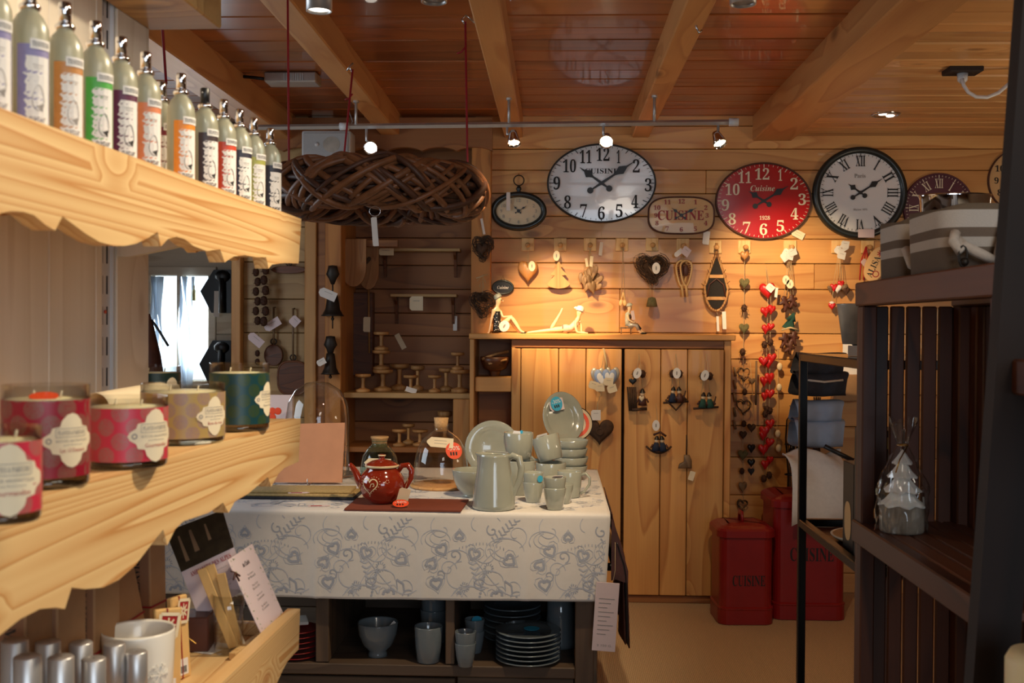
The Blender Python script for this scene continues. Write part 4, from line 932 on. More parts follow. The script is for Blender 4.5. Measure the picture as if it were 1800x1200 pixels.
p = tt(667, 846); k = scale_at(p)
t = thing('glass_jar', 'teal glass jar with cork lid standing behind the teapot', 'jar', p)
MB().lathe([(.001, .5*k), (30*k, 0), (33*k, 6*k), (34*k, 24*k), (30*k, 46*k), (20*k, 60*k), (14*k, 65*k), (13*k, 70*k), (15*k, 73*k)], 40).build('jar', M['glass_teal'], t, fix=False)
MB().lathe([(.001, 62*k), (12.5*k, 62*k), (14.5*k, 76*k), (16*k, 77*k), (16*k, 80*k), (.001, 80*k)], 20).build('cork', M['cork'], t)
price_tag(t, (2*k, -34*k, 37*k), 46*k, 16*k, 'paper_warm', (-.25, .03, .05))

# ---- terracotta tile on wire easel, jute napkins
p0, p1 = tt(604, 852), tt(480, 852); Y0 = p0.y
tl = onY(503, 745, Y0 + .05); tr_ = onY(606, 743, Y0 + .05); bl = onY(478, 848, Y0); br = onY(601, 848, Y0)
c = (bl + br)/2; c.z = ZT0 + .0005
t = thing('terracotta_tile', 'tall pale terracotta tile leaning in a wire easel', 'tile', c)
V = [q - c for q in (bl, br, tr_, tl)]; V = [Vector((v.x, v.y, max(v.z, .006))) for v in V]; nrm = Vector((0, .012, 0))
mb = MB(); mb.add([tuple(v) for v in V] + [tuple(v + nrm) for v in V], [(0, 1, 2, 3), (7, 6, 5, 4), (0, 4, 5, 1), (1, 5, 6, 2), (2, 6, 7, 3), (3, 7, 4, 0)]); mb.build('tile', M['terracotta'], t)
k = Y0/FPX
def easel(x): return [(x, .03, 20*k), (x, .012, 1.6*k), (x, -30*k, 1.6*k), (x, -31*k, 14*k)]
for x in (-58*k + .0, 8*k): MB().tube(easel(x), .0022, 6).build('wire_leg', M['steel'], t)
MB().tube([(-58*k, -30*k, 1.6*k), (8*k, -30*k, 1.6*k)], .002, 6).build('wire_bar', M['steel'], t)
c = tt(520, 872)
def napkin(lab, w_, d, z, mat, rot, tagmat=None):
    o = MB().cbox((-w_/2, -d/2, 0), (w_/2, d/2, .011), .004, seg=3)
    o = o.build('folded_napkin', M[mat], None, c + Vector((0, 0, z)), (0, 0, rot)); tag(o, lab, 'napkin'); return o
napkin('lower charcoal napkin edge under the folded jute napkins', .50, .17, 0, 'navy_cloth', .01); napkin('folded jute napkin lying in the middle of the pile', .49, .165, .0113, 'jute', .0); o = napkin('folded jute napkin topmost of pile before the terracotta tile', .46, .15, .0227, 'jute', .03)
for q, (px, py, lab) in enumerate(((525, 866, 'red and white paper tag lying on the jute napkins'), (560, 889, 'red and white paper tag lying on the cloth by the napkins'))):
    z = c.z + .0345 if q == 0 else ZT0; P = onZ(px, py, z)
    s = thing('paper_label', lab, 'label', P, (0, 0, .2))
    MB().prism([(-.04, -.012), (.03, -.016), (.042, 0), (.03, .016), (-.04, .012)], 0, .001, 'XY').build('card', M['paper_pink'], s)
    MB().prism([(-.03, -.008), (.01, -.01), (.014, .004), (-.028, .006)], .0011, .0016, 'XY').build('red_print', M['ink_red'], s)
# booklet behind the shelf end, red arc toy
P = tt(492, 800)
b = thing('picture_card', 'small pink card box with red and yellow fruit picture', 'box', tt(486, 822))
k = scale_at(P)
MB().cbox((-26*k, 0, 0), (26*k, .03, 118*k), .002).build('box', M['paper_pink'], b)
g = MB()
for q in range(6): g.ball(((-16 + 9*(q % 4))*k, -.0012, (72 + 10*(q % 3))*k), (6*k, .001, 6*k), 8)
g.build('fruit_print', M['orange_red'], b)
g = MB(); g.ball((-14*k, -.0016, 74*k), (5*k, .001, 6*k), 8).ball((0, -.0016, 71*k), (5*k, .001, 5*k), 8); g.build('yellow_print', M['gold'], b)

# ---- hide throw and long paper label on the right end of the table
th = [(TX1 + .006, TZ + .004), (TX1 + .010, TZ - .015), (TX1 + .03, TZ - .10), (TX1 + .058, TZ - .18), (TX1 + .066, TZ - .22), (TX1 + .066, TZ - .42), (TX1 + .070, TZ - .50)]
t = thing('leather_throw', 'dark brown leather throw folded over the end of the table', 'throw', (0, 0, 0))
MB().tube([(TX1 + .026, TY0 + .06, TZ - .215), (TX1 + .026, TY0 + .9, TZ - .215)], .016, 10).tube([(TX1 - .012, TY0 + .12, TZ - .215), (TX1 + .03, TY0 + .12, TZ - .215)], .015, 8).tube([(TX1 - .012, TY0 + .8, TZ - .215), (TX1 + .03, TY0 + .8, TZ - .215)], .015, 8).build('rail', M['black_metal'], t)
def throw(off, z_end, mat, y0, y1, name):
    pr = [(x + off, z) for x, z in (th[2:-2] if off else th[:-2])] + [(TX1 + .066 + off, z_end)]
    def f(u, v):
        s = v*(len(pr)-1); i = min(int(s), len(pr)-2); q = s - i; x = pr[i][0] + (pr[i+1][0]-pr[i][0])*q; z = pr[i][1] + (pr[i+1][1]-pr[i][1])*q
        return (x + .008*math.sin(u*9 + z*6)*v, y0 + (y1-y0)*u, z)
    o = MB().grid(f, 16, 24).build(name, M[mat], t); solid(o, .004); return o
MB().prism([(TX1 + .004, TZ - .012), (TX1 + .034, TZ - .09), (TX1 + .066, TZ - .205), (TX1 + .066, TZ - .25), (TX1 + .02, TZ - .235), (TX1 + .004, TZ - .24)], TY0 + .004, TY0 + .012).build('hide_front', M['leather'], t)
throw(0, TZ - .49, 'leather', TY0 + .02, TY0 + .66, 'hide'); throw(-.006, TZ - .47, 'black', TY0 + .0, TY0 + .62, 'lining')
throw(-.013, TZ - .48, 'leather', TY0 + .03, TY0 + .6, 'hide_fold')
a, b = onY(1046, 1050, TY0 - .02), onY(1086, 1142, TY0 - .02)
s = thing('hanging_label', 'long pale paper label hanging below the cloth corner', 'label', ((a.x+b.x)/2, TY0 + .015, a.z))
MB().cbox((-.042, -.055, b.z - a.z + .0), (.042, -.052, .06), .001).build('card', M['paper_pink'], s, rot=(0, .06, 0))
MB().tube([(.02, -.052, .055), (.03, -.036, .10), (.03, -.026, .20)], .001, 5).build('string', M['string'], s)
g = MB()
for k_ in range(9): g.box((-.028, -.0558, .0 - .016*k_), (.028 - .012*(k_ % 3), -.0552, .002 - .016*k_))
letters(g, '3 150 G', .008, (0, -.168), .05, y=-.0554); g.build('printed_lettering', M['ink_grey'], s, rot=(0, .06, 0))

# ---- inside the table
def sh(px, py): p = onZ(px, py, SHZ); return Vector((p.x, p.y, SHZ))
p = sh(664, 1151); k = scale_at(p); r = 36*k; H = 60*k
t = thing('footed_bowl', 'grey-blue footed bowl alone in the middle table compartment', 'bowl', p, (0, 0, 0))
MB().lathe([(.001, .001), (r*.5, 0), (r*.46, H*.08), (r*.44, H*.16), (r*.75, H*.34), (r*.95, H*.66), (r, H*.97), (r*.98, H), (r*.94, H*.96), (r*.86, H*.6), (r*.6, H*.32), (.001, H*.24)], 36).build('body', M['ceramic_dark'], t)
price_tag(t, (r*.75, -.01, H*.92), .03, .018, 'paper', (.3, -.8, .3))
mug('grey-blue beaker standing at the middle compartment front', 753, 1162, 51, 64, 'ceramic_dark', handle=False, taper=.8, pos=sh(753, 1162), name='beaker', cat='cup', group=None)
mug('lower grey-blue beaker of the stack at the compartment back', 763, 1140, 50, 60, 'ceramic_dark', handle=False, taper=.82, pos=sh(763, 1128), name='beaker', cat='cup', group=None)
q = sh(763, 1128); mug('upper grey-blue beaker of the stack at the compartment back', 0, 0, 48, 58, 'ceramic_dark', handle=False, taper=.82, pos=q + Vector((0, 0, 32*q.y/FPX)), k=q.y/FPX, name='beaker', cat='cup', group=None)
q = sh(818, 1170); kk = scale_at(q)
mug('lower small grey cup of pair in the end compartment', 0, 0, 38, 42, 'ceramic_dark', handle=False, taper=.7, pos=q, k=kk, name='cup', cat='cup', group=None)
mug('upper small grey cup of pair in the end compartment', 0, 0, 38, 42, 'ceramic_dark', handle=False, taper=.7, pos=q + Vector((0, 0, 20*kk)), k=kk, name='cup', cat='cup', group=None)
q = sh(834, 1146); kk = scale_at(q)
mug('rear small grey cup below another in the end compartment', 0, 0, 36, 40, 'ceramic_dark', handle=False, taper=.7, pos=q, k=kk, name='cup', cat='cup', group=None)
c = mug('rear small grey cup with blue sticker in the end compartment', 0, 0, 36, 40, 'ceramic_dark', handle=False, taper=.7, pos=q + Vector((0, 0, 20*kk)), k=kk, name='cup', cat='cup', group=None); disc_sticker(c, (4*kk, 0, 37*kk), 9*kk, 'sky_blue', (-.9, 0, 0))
q = sh(928, 1160); kk = scale_at(q); ordn = ['bottom', 'second', 'third', 'fourth', 'fifth', 'sixth', 'topmost']
def plates(q, kk, n, r, what, mat='ceramic_dark', step=8.0):
    for i in range(n):
        w_ = 'topmost' if i == n-1 else ordn[i]
        t = thing('plate', '%s plate of %s' % (w_, what), 'plate', q + Vector((0, 0, i*step*kk)), (0, 0, i), 'plates stacked inside the table')
        R = r*kk
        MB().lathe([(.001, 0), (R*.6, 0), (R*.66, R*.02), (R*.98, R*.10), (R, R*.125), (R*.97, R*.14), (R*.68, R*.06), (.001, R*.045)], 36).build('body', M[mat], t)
    return t
t = plates(q, kk, 7, 58, 'the grey stack at the front of the end compartment'); disc_sticker(t, (4*kk, 8*kk, 7*kk), 14*kk, 'sky_blue', (-PI/2, 0, 0)); 
q = sh(886, 1128); plates(q + Vector((.03, .06, 0)), q.y/FPX, 6, 52, 'the tall stack at the rear of the end compartment', step=11)
q = sh(522, 1152); plates(q, q.y/FPX, 6, 40, 'the red stack in the compartment by the wall shelves', 'red_tin', 9)
P = sh(512, 1150) + Vector((0, 0, 6*9*q.y/FPX + .006))
t = thing('folded_cloth', 'white and red folded cloth lying on the red plates', 'cloth', P, (0, 0, .3)); MB().cbox((-.06, -.05, 0), (.06, .05, .012), .004, seg=2).build('cloth', M['red_cloth'], t); MB().cbox((-.02, -.051, .001), (.061, .051, .014), .004, seg=2).build('white_fold', M['linen'], t)
q = sh(985, 1140) + Vector((0, .05, 0)); k = q.y/FPX
t = thing('pitcher', 'dark grey pitcher standing at the rear of the end compartment', 'pitcher', q, (0, 0, .3))
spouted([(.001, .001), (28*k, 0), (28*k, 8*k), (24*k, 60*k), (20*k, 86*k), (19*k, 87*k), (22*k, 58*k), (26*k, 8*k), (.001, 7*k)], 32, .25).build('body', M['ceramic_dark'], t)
MB().tube([(19*k, 0, 80*k), (30*k, 0, 84*k), (37*k, 0, 60*k), (30*k, 0, 34*k), (24*k, 0, 24*k)], 4*k, 8).build('handle', M['ceramic_dark'], t)
# ================================================================ the wall of clocks
def onwall(px, py, d=0.0): p = onY(px, py, YW - d); return p
def ringloops(pts, loops, name, mat, parent):
    mb = MB(); n = len(pts); V = []; F = []
    for s, y in loops: V += [(p[0]*s[0], y, p[1]*s[1]) for p in pts]
    for k in range(len(loops)-1):
        for i in range(n):
            j = (i+1) % n; F.append((k*n+i, k*n+j, (k+1)*n+j, (k+1)*n+i))
    mb.add(V, F, True); return mb.build(name, mat, parent)
def hand(par, dx, dz, w_, y, tail=0.35, mat='black', name='hand', spade=True):
    L = math.hypot(dx, dz); a = math.atan2(dz, dx)
    top = [(-L*tail, .14*w_), (0, .3*w_), (L*.40, .22*w_), (L*.50, .5*w_), (L*.60, .95*w_), (L*.70, .55*w_), (L*.78, .2*w_), (L, .04*w_)] if spade else [(-L*.12, .3*w_), (0, .4*w_), (L*.8, .25*w_), (L, .06*w_)]
    pts = top + [(x, -z) for x, z in reversed(top)]
    mb = MB().prism(pts, 0, -.0016)
    if spade: mb.prism([(-L*tail + .7*w_*math.cos(t), .7*w_*math.sin(t)) for t in [2*PI*q/12 for q in range(12)]], .0002, -.0018)
    return mb.build(name, M[mat], par, (0, y, 0), (0, -a, 0))
def clock(lab, px, py, w_, h_, face, rim, rimw, p=2.0, depth=.03, nums=None, nsize=14, nmat='ink', nr=.80, hour=None, minute=None, ticks=True, words=(), handw=4, inner=True, tickmat='ink', rot_nums=False, serif_n=True, numw=None, digw=None, yoff=0.0, handmat='black', nset=None):
    c = onwall(px, py); k = YW/FPX; a, b = w_/2*k, h_/2*k
    t = thing('wall_clock', lab, 'clock', (c.x, YW - yoff, c.z), group=None)
    out = ell2d(a, b, 64, p); fa, fb = (a - rimw*k)/a, (b - rimw*k)/b
    ringloops(out, [((1, 1), -.001), ((1, 1), -depth*.8), (((1+fa)/2+.0, (1+fb)/2), -depth), ((fa, fb), -depth*.75), ((fa, fb), -depth*.4)], 'frame', M[rim], t)
    dome = MB(); V = []; n = 64
    for s_, y in ((1.0, -depth*.62), (.7, -depth*.70), (.35, -depth*.74), (.02, -depth*.75)): V += [(q[0]*fa*s_, y, q[1]*fb*s_) for q in out]
    F = [(k_*n+i, k_*n+(i+1) % n, (k_+1)*n+(i+1) % n, (k_+1)*n+i) for k_ in range(3) for i in range(n)] + [tuple(3*n+i for i in range(n))]
    dome.add(V, F, True); fc = dome.build('clock_face', M[face], t)
    A, Bz = a*fa, b*fb; yf = -depth*.76 - .001
    if nums:
        for i, s in enumerate(nums):
            if not s: continue
            an = 2*PI*(i+1)/12
            ca, sa = math.sin(an), math.cos(an); rr = 1/((abs(ca)**p + abs(sa)**p)**(1/p)) if p != 2 else 1
            X, Z = A*nr*ca*rr, Bz*nr*sa*rr
            if nset: X, Z = nset[i][0]*k, nset[i][1]*k
            g = MB(); letters(g, serif(s) if serif_n else s, nsize*k, (0, 0), width=(digw*k*(.5 if s == '1' else .85 if s == '11' else .95 if s in ('10', '12') else 1)*(2 if len(s) == 2 else 1) if digw else numw*k*{'I': .28, 'V': .8, 'X': .8}.get(s, .5 + .17*len(s)) if numw or digw else None), rot=-an if rot_nums else 0)
            g.build('numeral', M[nmat], fc, (X, yf, Z), fix=False)
    if ticks:
        g = MB()
        for i in range(60):
            an = 2*PI*i/60; ca, sa = math.sin(an), math.cos(an); rr = 1/((abs(ca)**p + abs(sa)**p)**(1/p))
            q0, q1 = (.935, .985) if i % 5 else (.90, .995); e = .0012 if i % 5 else .0022
            x0, z0_, x1_, z1_ = A*q0*ca*rr, Bz*q0*sa*rr, A*q1*ca*rr, Bz*q1*sa*rr; d = math.hypot(x1_-x0, z1_-z0_); nx, nz_ = -(z1_-z0_)/d*e, (x1_-x0)/d*e
            g.add([(x0-nx, yf, z0_-nz_), (x0+nx, yf, z0_+nz_), (x1_+nx, yf, z1_+nz_), (x1_-nx, yf, z1_-nz_)], [(0, 1, 2, 3)])
        g.build('minute_marks', M[tickmat], fc, fix=False)
    for s, h, x, z, wd, m in words:
        g = MB(); letters(g, s, h*k, (x*k, z*k), wd*k if wd else None, y=yf - .0003); g.build('lettering', M[m], fc, fix=False)
    if hour: hand(t, hour[0]*k, hour[1]*k, handw*k, yf - .002, mat=handmat, name='hour_hand')
    if minute: hand(t, minute[0]*k, minute[1]*k, handw*k, yf - .0045, mat=handmat, name='minute_hand'); MB().cyl((0, 0, 0), 3*k, .007, 14, M=T(0, yf, 0) @ RX(PI/2)).build('hub', M[handmat], t)
    return t, k
ARAB = [str(i) for i in range(1, 13)]; ROM = ['I','II','III','IIII','V','VI','VII','VIII','IX','X','XI','XII']
M['enamel_red'] = plain('enamel_red', lin(186,26,28), 0.25, coat=0.5, var=0.12, scale=6); M['clock_beige'] = plain('clock_beige', lin(222,178,120), 0.45, coat=0.3, var=0.08, scale=6); M['num_red'] = plain('num_red', lin(160,36,40), 0.5)
M['rust'] = plain('rust', lin(90,50,34), .6, var=.3); M['cream_print'] = plain('cream_print', lin(238,224,196), .5)
ns = [(29,46),(60,30),(81,-3),(58,-32),(31,-48),(0,-52),(-31,-48),(-59,-33),(-78,0),(-56,30),(-28,46),(2,50)]
t, k = clock('large white oval clock marked CUISINE with thick black numerals', 1057, 323, 190, 138, 'enamel', 'black', 3, depth=.04, nums=ARAB, nsize=23, digw=12, nset=ns, hour=(-38, 27), minute=(56, 37), handw=8, words=[(serif('CUISINE'), 9, 0, 21, 58, 'ink')])
MB().tube([(.006, -.004, -.21), (.0, -.014, -.30)], .0008, 4).build('string', M['string'], t)
price_tag(t, (.0, -.016, -.372), .022, .076, 'paper', (.1, .06, .5), lines=0)
t, k = clock('small beige clock with rounded corners and red CUISINE lettering', 1197, 379, 116, 66, 'clock_beige', 'rust', 2.5, p=3.2, depth=.025, nums=ARAB, nsize=8, nmat='num_red', nr=.80, hour=(-17, 13), minute=(26, 13), handw=3, ticks=False, words=[(serif('CUISINE'), 17, -1, 0, 80, 'num_red')])
MB().tube([(.14, -.005, -.085), (.142, -.012, -.10)], .0008, 4).build('string', M['string'], t); price_tag(t, (.142, -.014, -.127), .038, .075, 'paper', (.05, .1, .1), lines=0)
ns = [(28,45),(52,30),(66,3),(53,-22),(29,-43),(0,-49),(-29,-46),(-54,-31),(-66,-7),(-54,20),(-33,41),(-3,47)]
t, k = clock('red oval clock marked Cuisine with cream numerals', 1341, 354, 166, 134, 'enamel_red', 'rust', 3, depth=.03, nums=ARAB, nsize=20, digw=13, nset=ns, nmat='cream_print', hour=(-26, 17), minute=(42, 26), handw=6.5, tickmat='cream_print', words=[(italic('Cuisine'), 10, -2, 22, 42, 'cream_print'), (italic('i928').replace('i', '1') if 0 else serif('1928'), 7, 2, -29, 18, 'cream_print')])
MB().tube([(.17, -.004, -.13), (.185, -.012, -.17)], .0008, 4).build('string', M['string'], t); price_tag(t, (.195, -.014, -.185), .078, .042, 'paper_warm', (.05, .45, .1), lines=2)
t, k = clock('round white clock marked Paris with roman numerals and thick dark rim', 1509, 340, 160, 158, 'enamel', 'green_black', 11, depth=.05, nums=ROM, nsize=18, numw=16, nr=.80, rot_nums=True, hour=(-21, 15), minute=(37, 24), handw=6, inner=True, words=[(serif('Paris'), 7, -1, 29, 19, 'ink_grey'), (italic('Maison') + ' 1870', 3.5, 0, -29, 24, 'ink_grey')])
MB().cbox((-.045, -.06, -.254), (.045, -.053, -.206), .002).build('price_tag', M['paper_pink'], t, loc=(.03, 0, 0))
t, k = clock('purple round clock with cream numerals half hidden behind the baskets', 1648, 366, 120, 120, 'purple_clock', 'purple_clock', 3, depth=.025, nums=ROM, nsize=16, numw=14, nr=.74, nmat='cream_print', rot_nums=True, ticks=True, tickmat='cream_print')
t, k = clock('cream round clock cut off by the dark rack upright', 1792, 318, 110, 110, 'clock_beige', 'rust', 2, depth=.025, nums=ARAB, nsize=11, nr=.78, ticks=False)
# oval pocket-watch clock hanging from a ring
t, k = clock('small oval pocket watch clock with dark green frame hanging from a hook', 912, 372, 98, 68, 'cream', 'green_black', 10, depth=.05, nums=ARAB, nsize=6, nr=.78, hour=(-9, 9), minute=(14, 9), handw=2, ticks=False, nmat='ink_grey', serif_n=False)
MB().lathe([(.001, 0), (.018, 0), (.010, .012), (.016, .022), (.012, .034), (.006, .042), (.001, .043)], 14).build('crown', M['green_black'], t, (0, -.022, 32*k))
MB().tube([(9*k*math.cos(a), -.022, 54*k + 9*k*math.sin(a)) for a in [2*PI*q/20 for q in range(20)]], .0032, 6, closed=True).build('ring', M['iron'], t)
MB().tube([(0, 0, 64*k), (0, -.03, 63.5*k), (0, -.034, 66*k)], .003, 6).build('hook', M['brass'], t)
price_tag(t, (-18*k, -.055, 16*k), .022, .105, 'paper', (0, 0, .2), lines=0)

# ---------------------------------------------------------------- peg blocks
for i, (px, py) in enumerate(((928,430),(985,430),(1037,430),(1093,430),(1146,430),(1200,431),(1257,434),(1308,434),(1388,434),(1472,434),(1524,434))):
    c = onwall(px, py); nm = ['first','second','third','fourth','fifth','sixth','seventh','eighth','ninth','tenth','eleventh'][i]
    t = thing('coat_peg', 'square pine block with round peg, %s along the row below the clocks' % nm, 'peg', (c.x, YW, c.z), group='peg blocks below the clocks')
    MB().cbox((-.036, -.014, -.037), (.036, -.001, .037), .003).build('block', M['tree_wood'], t)
    MB().lathe([(.010, 0), (.010, .045), (.014, .05), (.014, .058), (.009, .062), (.001, .062)], 12, M=T(0, -.012, 0) @ RX(PI/2 + .12)).build('peg', M['turned_wood'], t)
PG = .045                                  # how far things hang in front of the wall
def hang(name, lab, cat, px, py, d=PG, group=None): c = onwall(px, py, d); return thing(name, lab, cat, (c.x, YW - d, c.z), group=group)
K = YW/FPX
def string(par, pts, r=.0011, mat='string', name='string'): return MB().tube(pts, r, 5).build(name, M[mat], par)
def loop_to(par, dz, x=0.0, mat='string'):    # the loop a thing hangs by, up to its peg
    return string(par, [(x, 0, 0), (x-.004, .004, dz*.6), (x, .012, dz), (x+.004, .004, dz*.6), (x+.001, 0, 0)], mat=mat)
t = hang('wooden_heart', 'smooth brown wooden heart hanging from the first peg', 'ornament', 928, 478)
puffy(MB(), heart2d(35*K, 39*K, 36), .035).build('heart', M['heart_wood'], t); loop_to(t, 48*K, 0); oval_tag(t, (7*K, -.022, 10*K), 6*K, 9*K, 'paper_warm', (0, 0, .1))
t = hang('wooden_tree', 'flat pale wooden fir tree hanging from the second peg', 'ornament', 982, 484)
pts = [(0, 24), (8, 15), (3, 14), (14, 1), (6, 0), (20, -15), (15, -20), (8, -22), (0, -23), (-8, -22), (-15, -20), (-20, -15), (-7, 0), (-14, 1), (-4, 14), (-8, 15)]
MB().prism([(a*K, b*K) for a, b in pts], -.012, .012).build('tree', M['turned_wood'], t); loop_to(t, 54*K, 1*K); oval_tag(t, (-4*K, -.014, 34*K), 6*K, 9*K, 'paper_warm', (0, 0, -.3))
t = hang('heart_cluster', 'cluster of bark-brown wooden hearts hanging from the third peg', 'ornament', 1037, 488)
for i, (x, z, s, a) in enumerate(((-14, -2, 20, .3), (-3, 4, 22, -.5), (6, 9, 24, .1), (12, -4, 22, .6), (-6, -16, 20, .2), (4, -18, 22, -.3), (12, -16, 20, .7), (-10, -8, 18, -.2), (0, -6, 22, 0))):
    puffy(MB(), heart2d(s*K*.8, s*K*1.1, 20), .018).build('small_heart', M['drift'], t, (x*K, -.012*(i % 3), z*K), (0, a, random.uniform(-.9, .9))); string(t, [(x*K, -.012*(i % 3), z*K + s*.4*K), (0, .01, 50*K)], .0008)
price_tag(t, (2*K, -.03, 28*K), .02, .06, 'paper_warm', (0, .1, .4), lines=0); price_tag(t, (-6*K, -.02, 26*K), .016, .05, 'paper_warm', (0, -.2, .4), lines=0)
t = hang('wooden_spoon_charm', 'small wooden spoon and fork hung on long strings from the fourth peg', 'ornament', 1095, 530)
for x, a in ((-3, .2), (3, -.12)):
    string(t, [(x*K, 0, 6*K), (x*.4*K, .006, 60*K), (0, .02, 98*K)], .0012); MB().ball((x*K, 0, -2*K), (3.4*K, .005, 6*K), 10).tube([(x*K, 0, 2*K), (x*K, 0, 16*K)], .004, 6).build('spoon', M['tree_wood'], t, rot=(0, a, 0))
def twig_heart(mb, w_, h_, n, spread, r=.0015, seed=1):
    rnd = random.Random(seed); base = heart2d(w_, h_, 40)
    for q in range(n):
        s0 = rnd.randrange(40); ln = rnd.randrange(7, 16); o1 = rnd.uniform(-spread, spread); o2 = rnd.uniform(-spread, spread); dy = rnd.uniform(-spread, spread)
        p = [(base[(s0+j) % 40][0]*(1+o1*.9/w_) + o2*math.sin(j*.7), dy + .5*spread*math.sin(j*.9+q), base[(s0+j) % 40][1]*(1+o1*.7/w_) + o2*.8*math.cos(j*.8)) for j in range(ln)]
        if rnd.random() < .3: p.append((p[-1][0]*1.15 + rnd.uniform(-.01, .01), p[-1][1], p[-1][2]*1.1 - .006))
        mb.tube(p, r*rnd.uniform(.6, 1.3), 4)
    return mb
def stf(o): o['kind'] = 'stuff'; return o
t = hang('twig_heart', 'dark heart of wound twigs hanging at the top of the alcove edge board', 'ornament', 848, 437, .09)
stf(twig_heart(MB(), 30*K, 36*K, 60, .02, seed=3).build('twigs', M['twig'], t)); puffy(MB(), heart2d(22*K, 24*K, 20), .03).build('heart', M['bark'], t, (0, -.008, -2*K)); string(t, [(0, 0, 14*K), (0, .016, 62*K)], .0012); price_tag(t, (1*K, -.02, 38*K), .014, .09, 'paper', (0, -.2, .3), lines=0)
t = hang('twig_wreath', 'shaggy dark twig wreath with raffia bow hanging behind the seated bather', 'ornament', 848, 535, .10)
stf(twig_heart(MB(), 34*K, 32*K, 90, .03, seed=5).build('twigs', M['twig'], t)); string(t, [(0, 0, 12*K), (0, .01, 52*K)], .002); stf(MB().tube([(-.03, -.02, 40*K), (0, -.02, 50*K), (.02, -.02, 38*K)], .002, 4).tube([(-.015, -.02, 30*K), (0, -.02, 50*K), (.01, -.02, 28*K)], .002, 4).tube([(-.035, -.022, 45*K), (.03, -.022, 52*K)], .004, 5).build('raffia_bow', M['string'], t))
t = hang('slate_sign', 'small dark oval slate sign with pale script on the wall', 'sign', 884, 505, .012)
ringloops(ell2d(19.5*K, 13.5*K, 32), [((1, 1), .01), ((1, 1), -.006), ((.9, .88), -.01), ((.8, .74), -.006)], 'frame', M['green_black'], t); MB().prism(ell2d(16*K, 10.5*K, 28), -.005, .008).build('slate', M['black'], t); g = MB(); letters(g, italic('Cuisine'), 5.5*K, (0, 0), 20*K, y=-.0056); g.build('lettering', M['paper'], t, fix=False)
MB().tube([(-.01, 0, 13*K), (0, .006, 21*K), (.01, 0, 13*K)], .001, 5).build('wire', M['iron'], t)
t = hang('nest_heart', 'heart shaped twig nest with hanging wooden bell below the fifth peg', 'ornament', 1146, 474, .06)
stf(twig_heart(MB(), 44*K, 40*K, 110, .03, seed=9).build('twigs', M['twig'], t)); puffy(MB(), heart2d(34*K, 30*K, 24), .03).build('inner_heart', M['bark'], t, (0, .012, -1*K)); loop_to(t, 42*K); oval_tag(t, (6*K, -.045, 2*K), 7*K, 10*K, 'paper', (0, 0, .1)); MB().tube([(-6*K, -.02, 6*K), (2*K, -.03, -8*K), (10*K, -.02, 4*K)], .006, 6).build('bark_strip', M['drift'], t)
MB().lathe([(.001, .055), (.02, .05), (.026, .03), (.032, 0), (.001, 0)], 10).build('small_bell', M['moss'], t, (0, -.01, -64*K))
for x in (-4, 4): string(t, [(x*K, -.01, -20*K), (x*.6*K, -.01, -50*K)], .001)
t = hang('small_snowshoe', 'pair of small pale wooden snowshoes hanging from the sixth peg', 'ornament', 1201, 474); t.scale = (1.15, 1, 1.3)
for i, dx in enumerate((-2, 4)):
    o = [(dx*K + 11*K*math.sin(a)*(.75 + .25*math.cos(a)), -.012*i, 12*K*math.cos(a) + (0 if math.cos(a) > 0 else 10*K*math.cos(a))) for a in [2*PI*q/24 for q in range(24)]]
    s = MB().tube(o, .005, 6, closed=True).tube([(dx*K, -.012*i, -20*K), (dx*K + 2*K, -.012*i, -36*K)], .006, 6).build('shoe_frame', M['tree_wood'], t)
    w_ = MB()
    for q in range(-3, 4): w_.tube([(dx*K - 8*K, -.012*i, q*3*K), (dx*K + 8*K, -.012*i, q*3*K + 3*K)], .0012, 4)
    w_.ball((dx*K, -.012*i - .004, -1*K), (4*K, .006, 8*K), 8)
    stf(w_.build('webbing', M['leather'], t))
loop_to(t, 32*K); price_tag(t, (3*K, -.03, 24*K), .04, .038, 'paper_pink', (0, .6, 0), lines=1); price_tag(t, (-8*K, -.02, 22*K), .045, .022, 'paper', (0, -.6, 0), lines=0)
t = hang('large_snowshoe', 'large snowshoe ornament with black webbing and bright wooden frame', 'ornament', 1259, 502, .04)
def shoe(a): z = 58*math.cos(a); x = 20*math.sin(a)*(1.0 if z < 0 else 1 - .62*(z/58)); return (x*K, 0, (z - (6 if z > 0 else 0))*K*(1.0 if z > 0 else .75))
o = [shoe(2*PI*q/36) for q in range(36)]
MB().tube(o, .0075, 8, closed=True).tube([(0, 0, 50*K), (0, 0, 74*K)], .008, 6).build('shoe_frame', M['turned_wood'], t)
MB().prism([(p[0]*.93, p[2]*.93) for p in o], -.002, .002).build('webbing', M['webbing_black'], t)
for z, w_ in ((16, 12), (-22, 19)): MB().cbox((-w_*K, -.008, (z-3)*K), (w_*K, .004, (z+3)*K), .002).build('crossbar', M['turned_wood'], t)
MB().tube([(-16*K, -.006, -20*K), (-12*K, -.008, 2*K), (0, -.01, 12*K), (12*K, -.008, 2*K), (16*K, -.006, -20*K)], .004, 6).build('binding', M['leather'], t)
l = MB()
for q in range(30):
    p = o[(q*36//30) % 36]; l.tube([(p[0]*.9, -.004, p[2]*.9), (p[0]*1.1, -.008, p[2]*1.04), (p[0]*(1.3 if q % 2 else 1.15), -.004, p[2]*1.05 + .012)], .0018, 4)
stf(l.build('lacing', M['leather'], t))
for x, z, w_, h_ in ((3, -66, .014, .085), (14, -60, .022, .10)): string(t, [(x*.3*K, 0, -44*K), (x*K, -.004, (z+14)*K)], .0012); price_tag(t, (x*K, -.006, z*K), w_, h_, 'paper', (0, -.05, .1), lines=0)

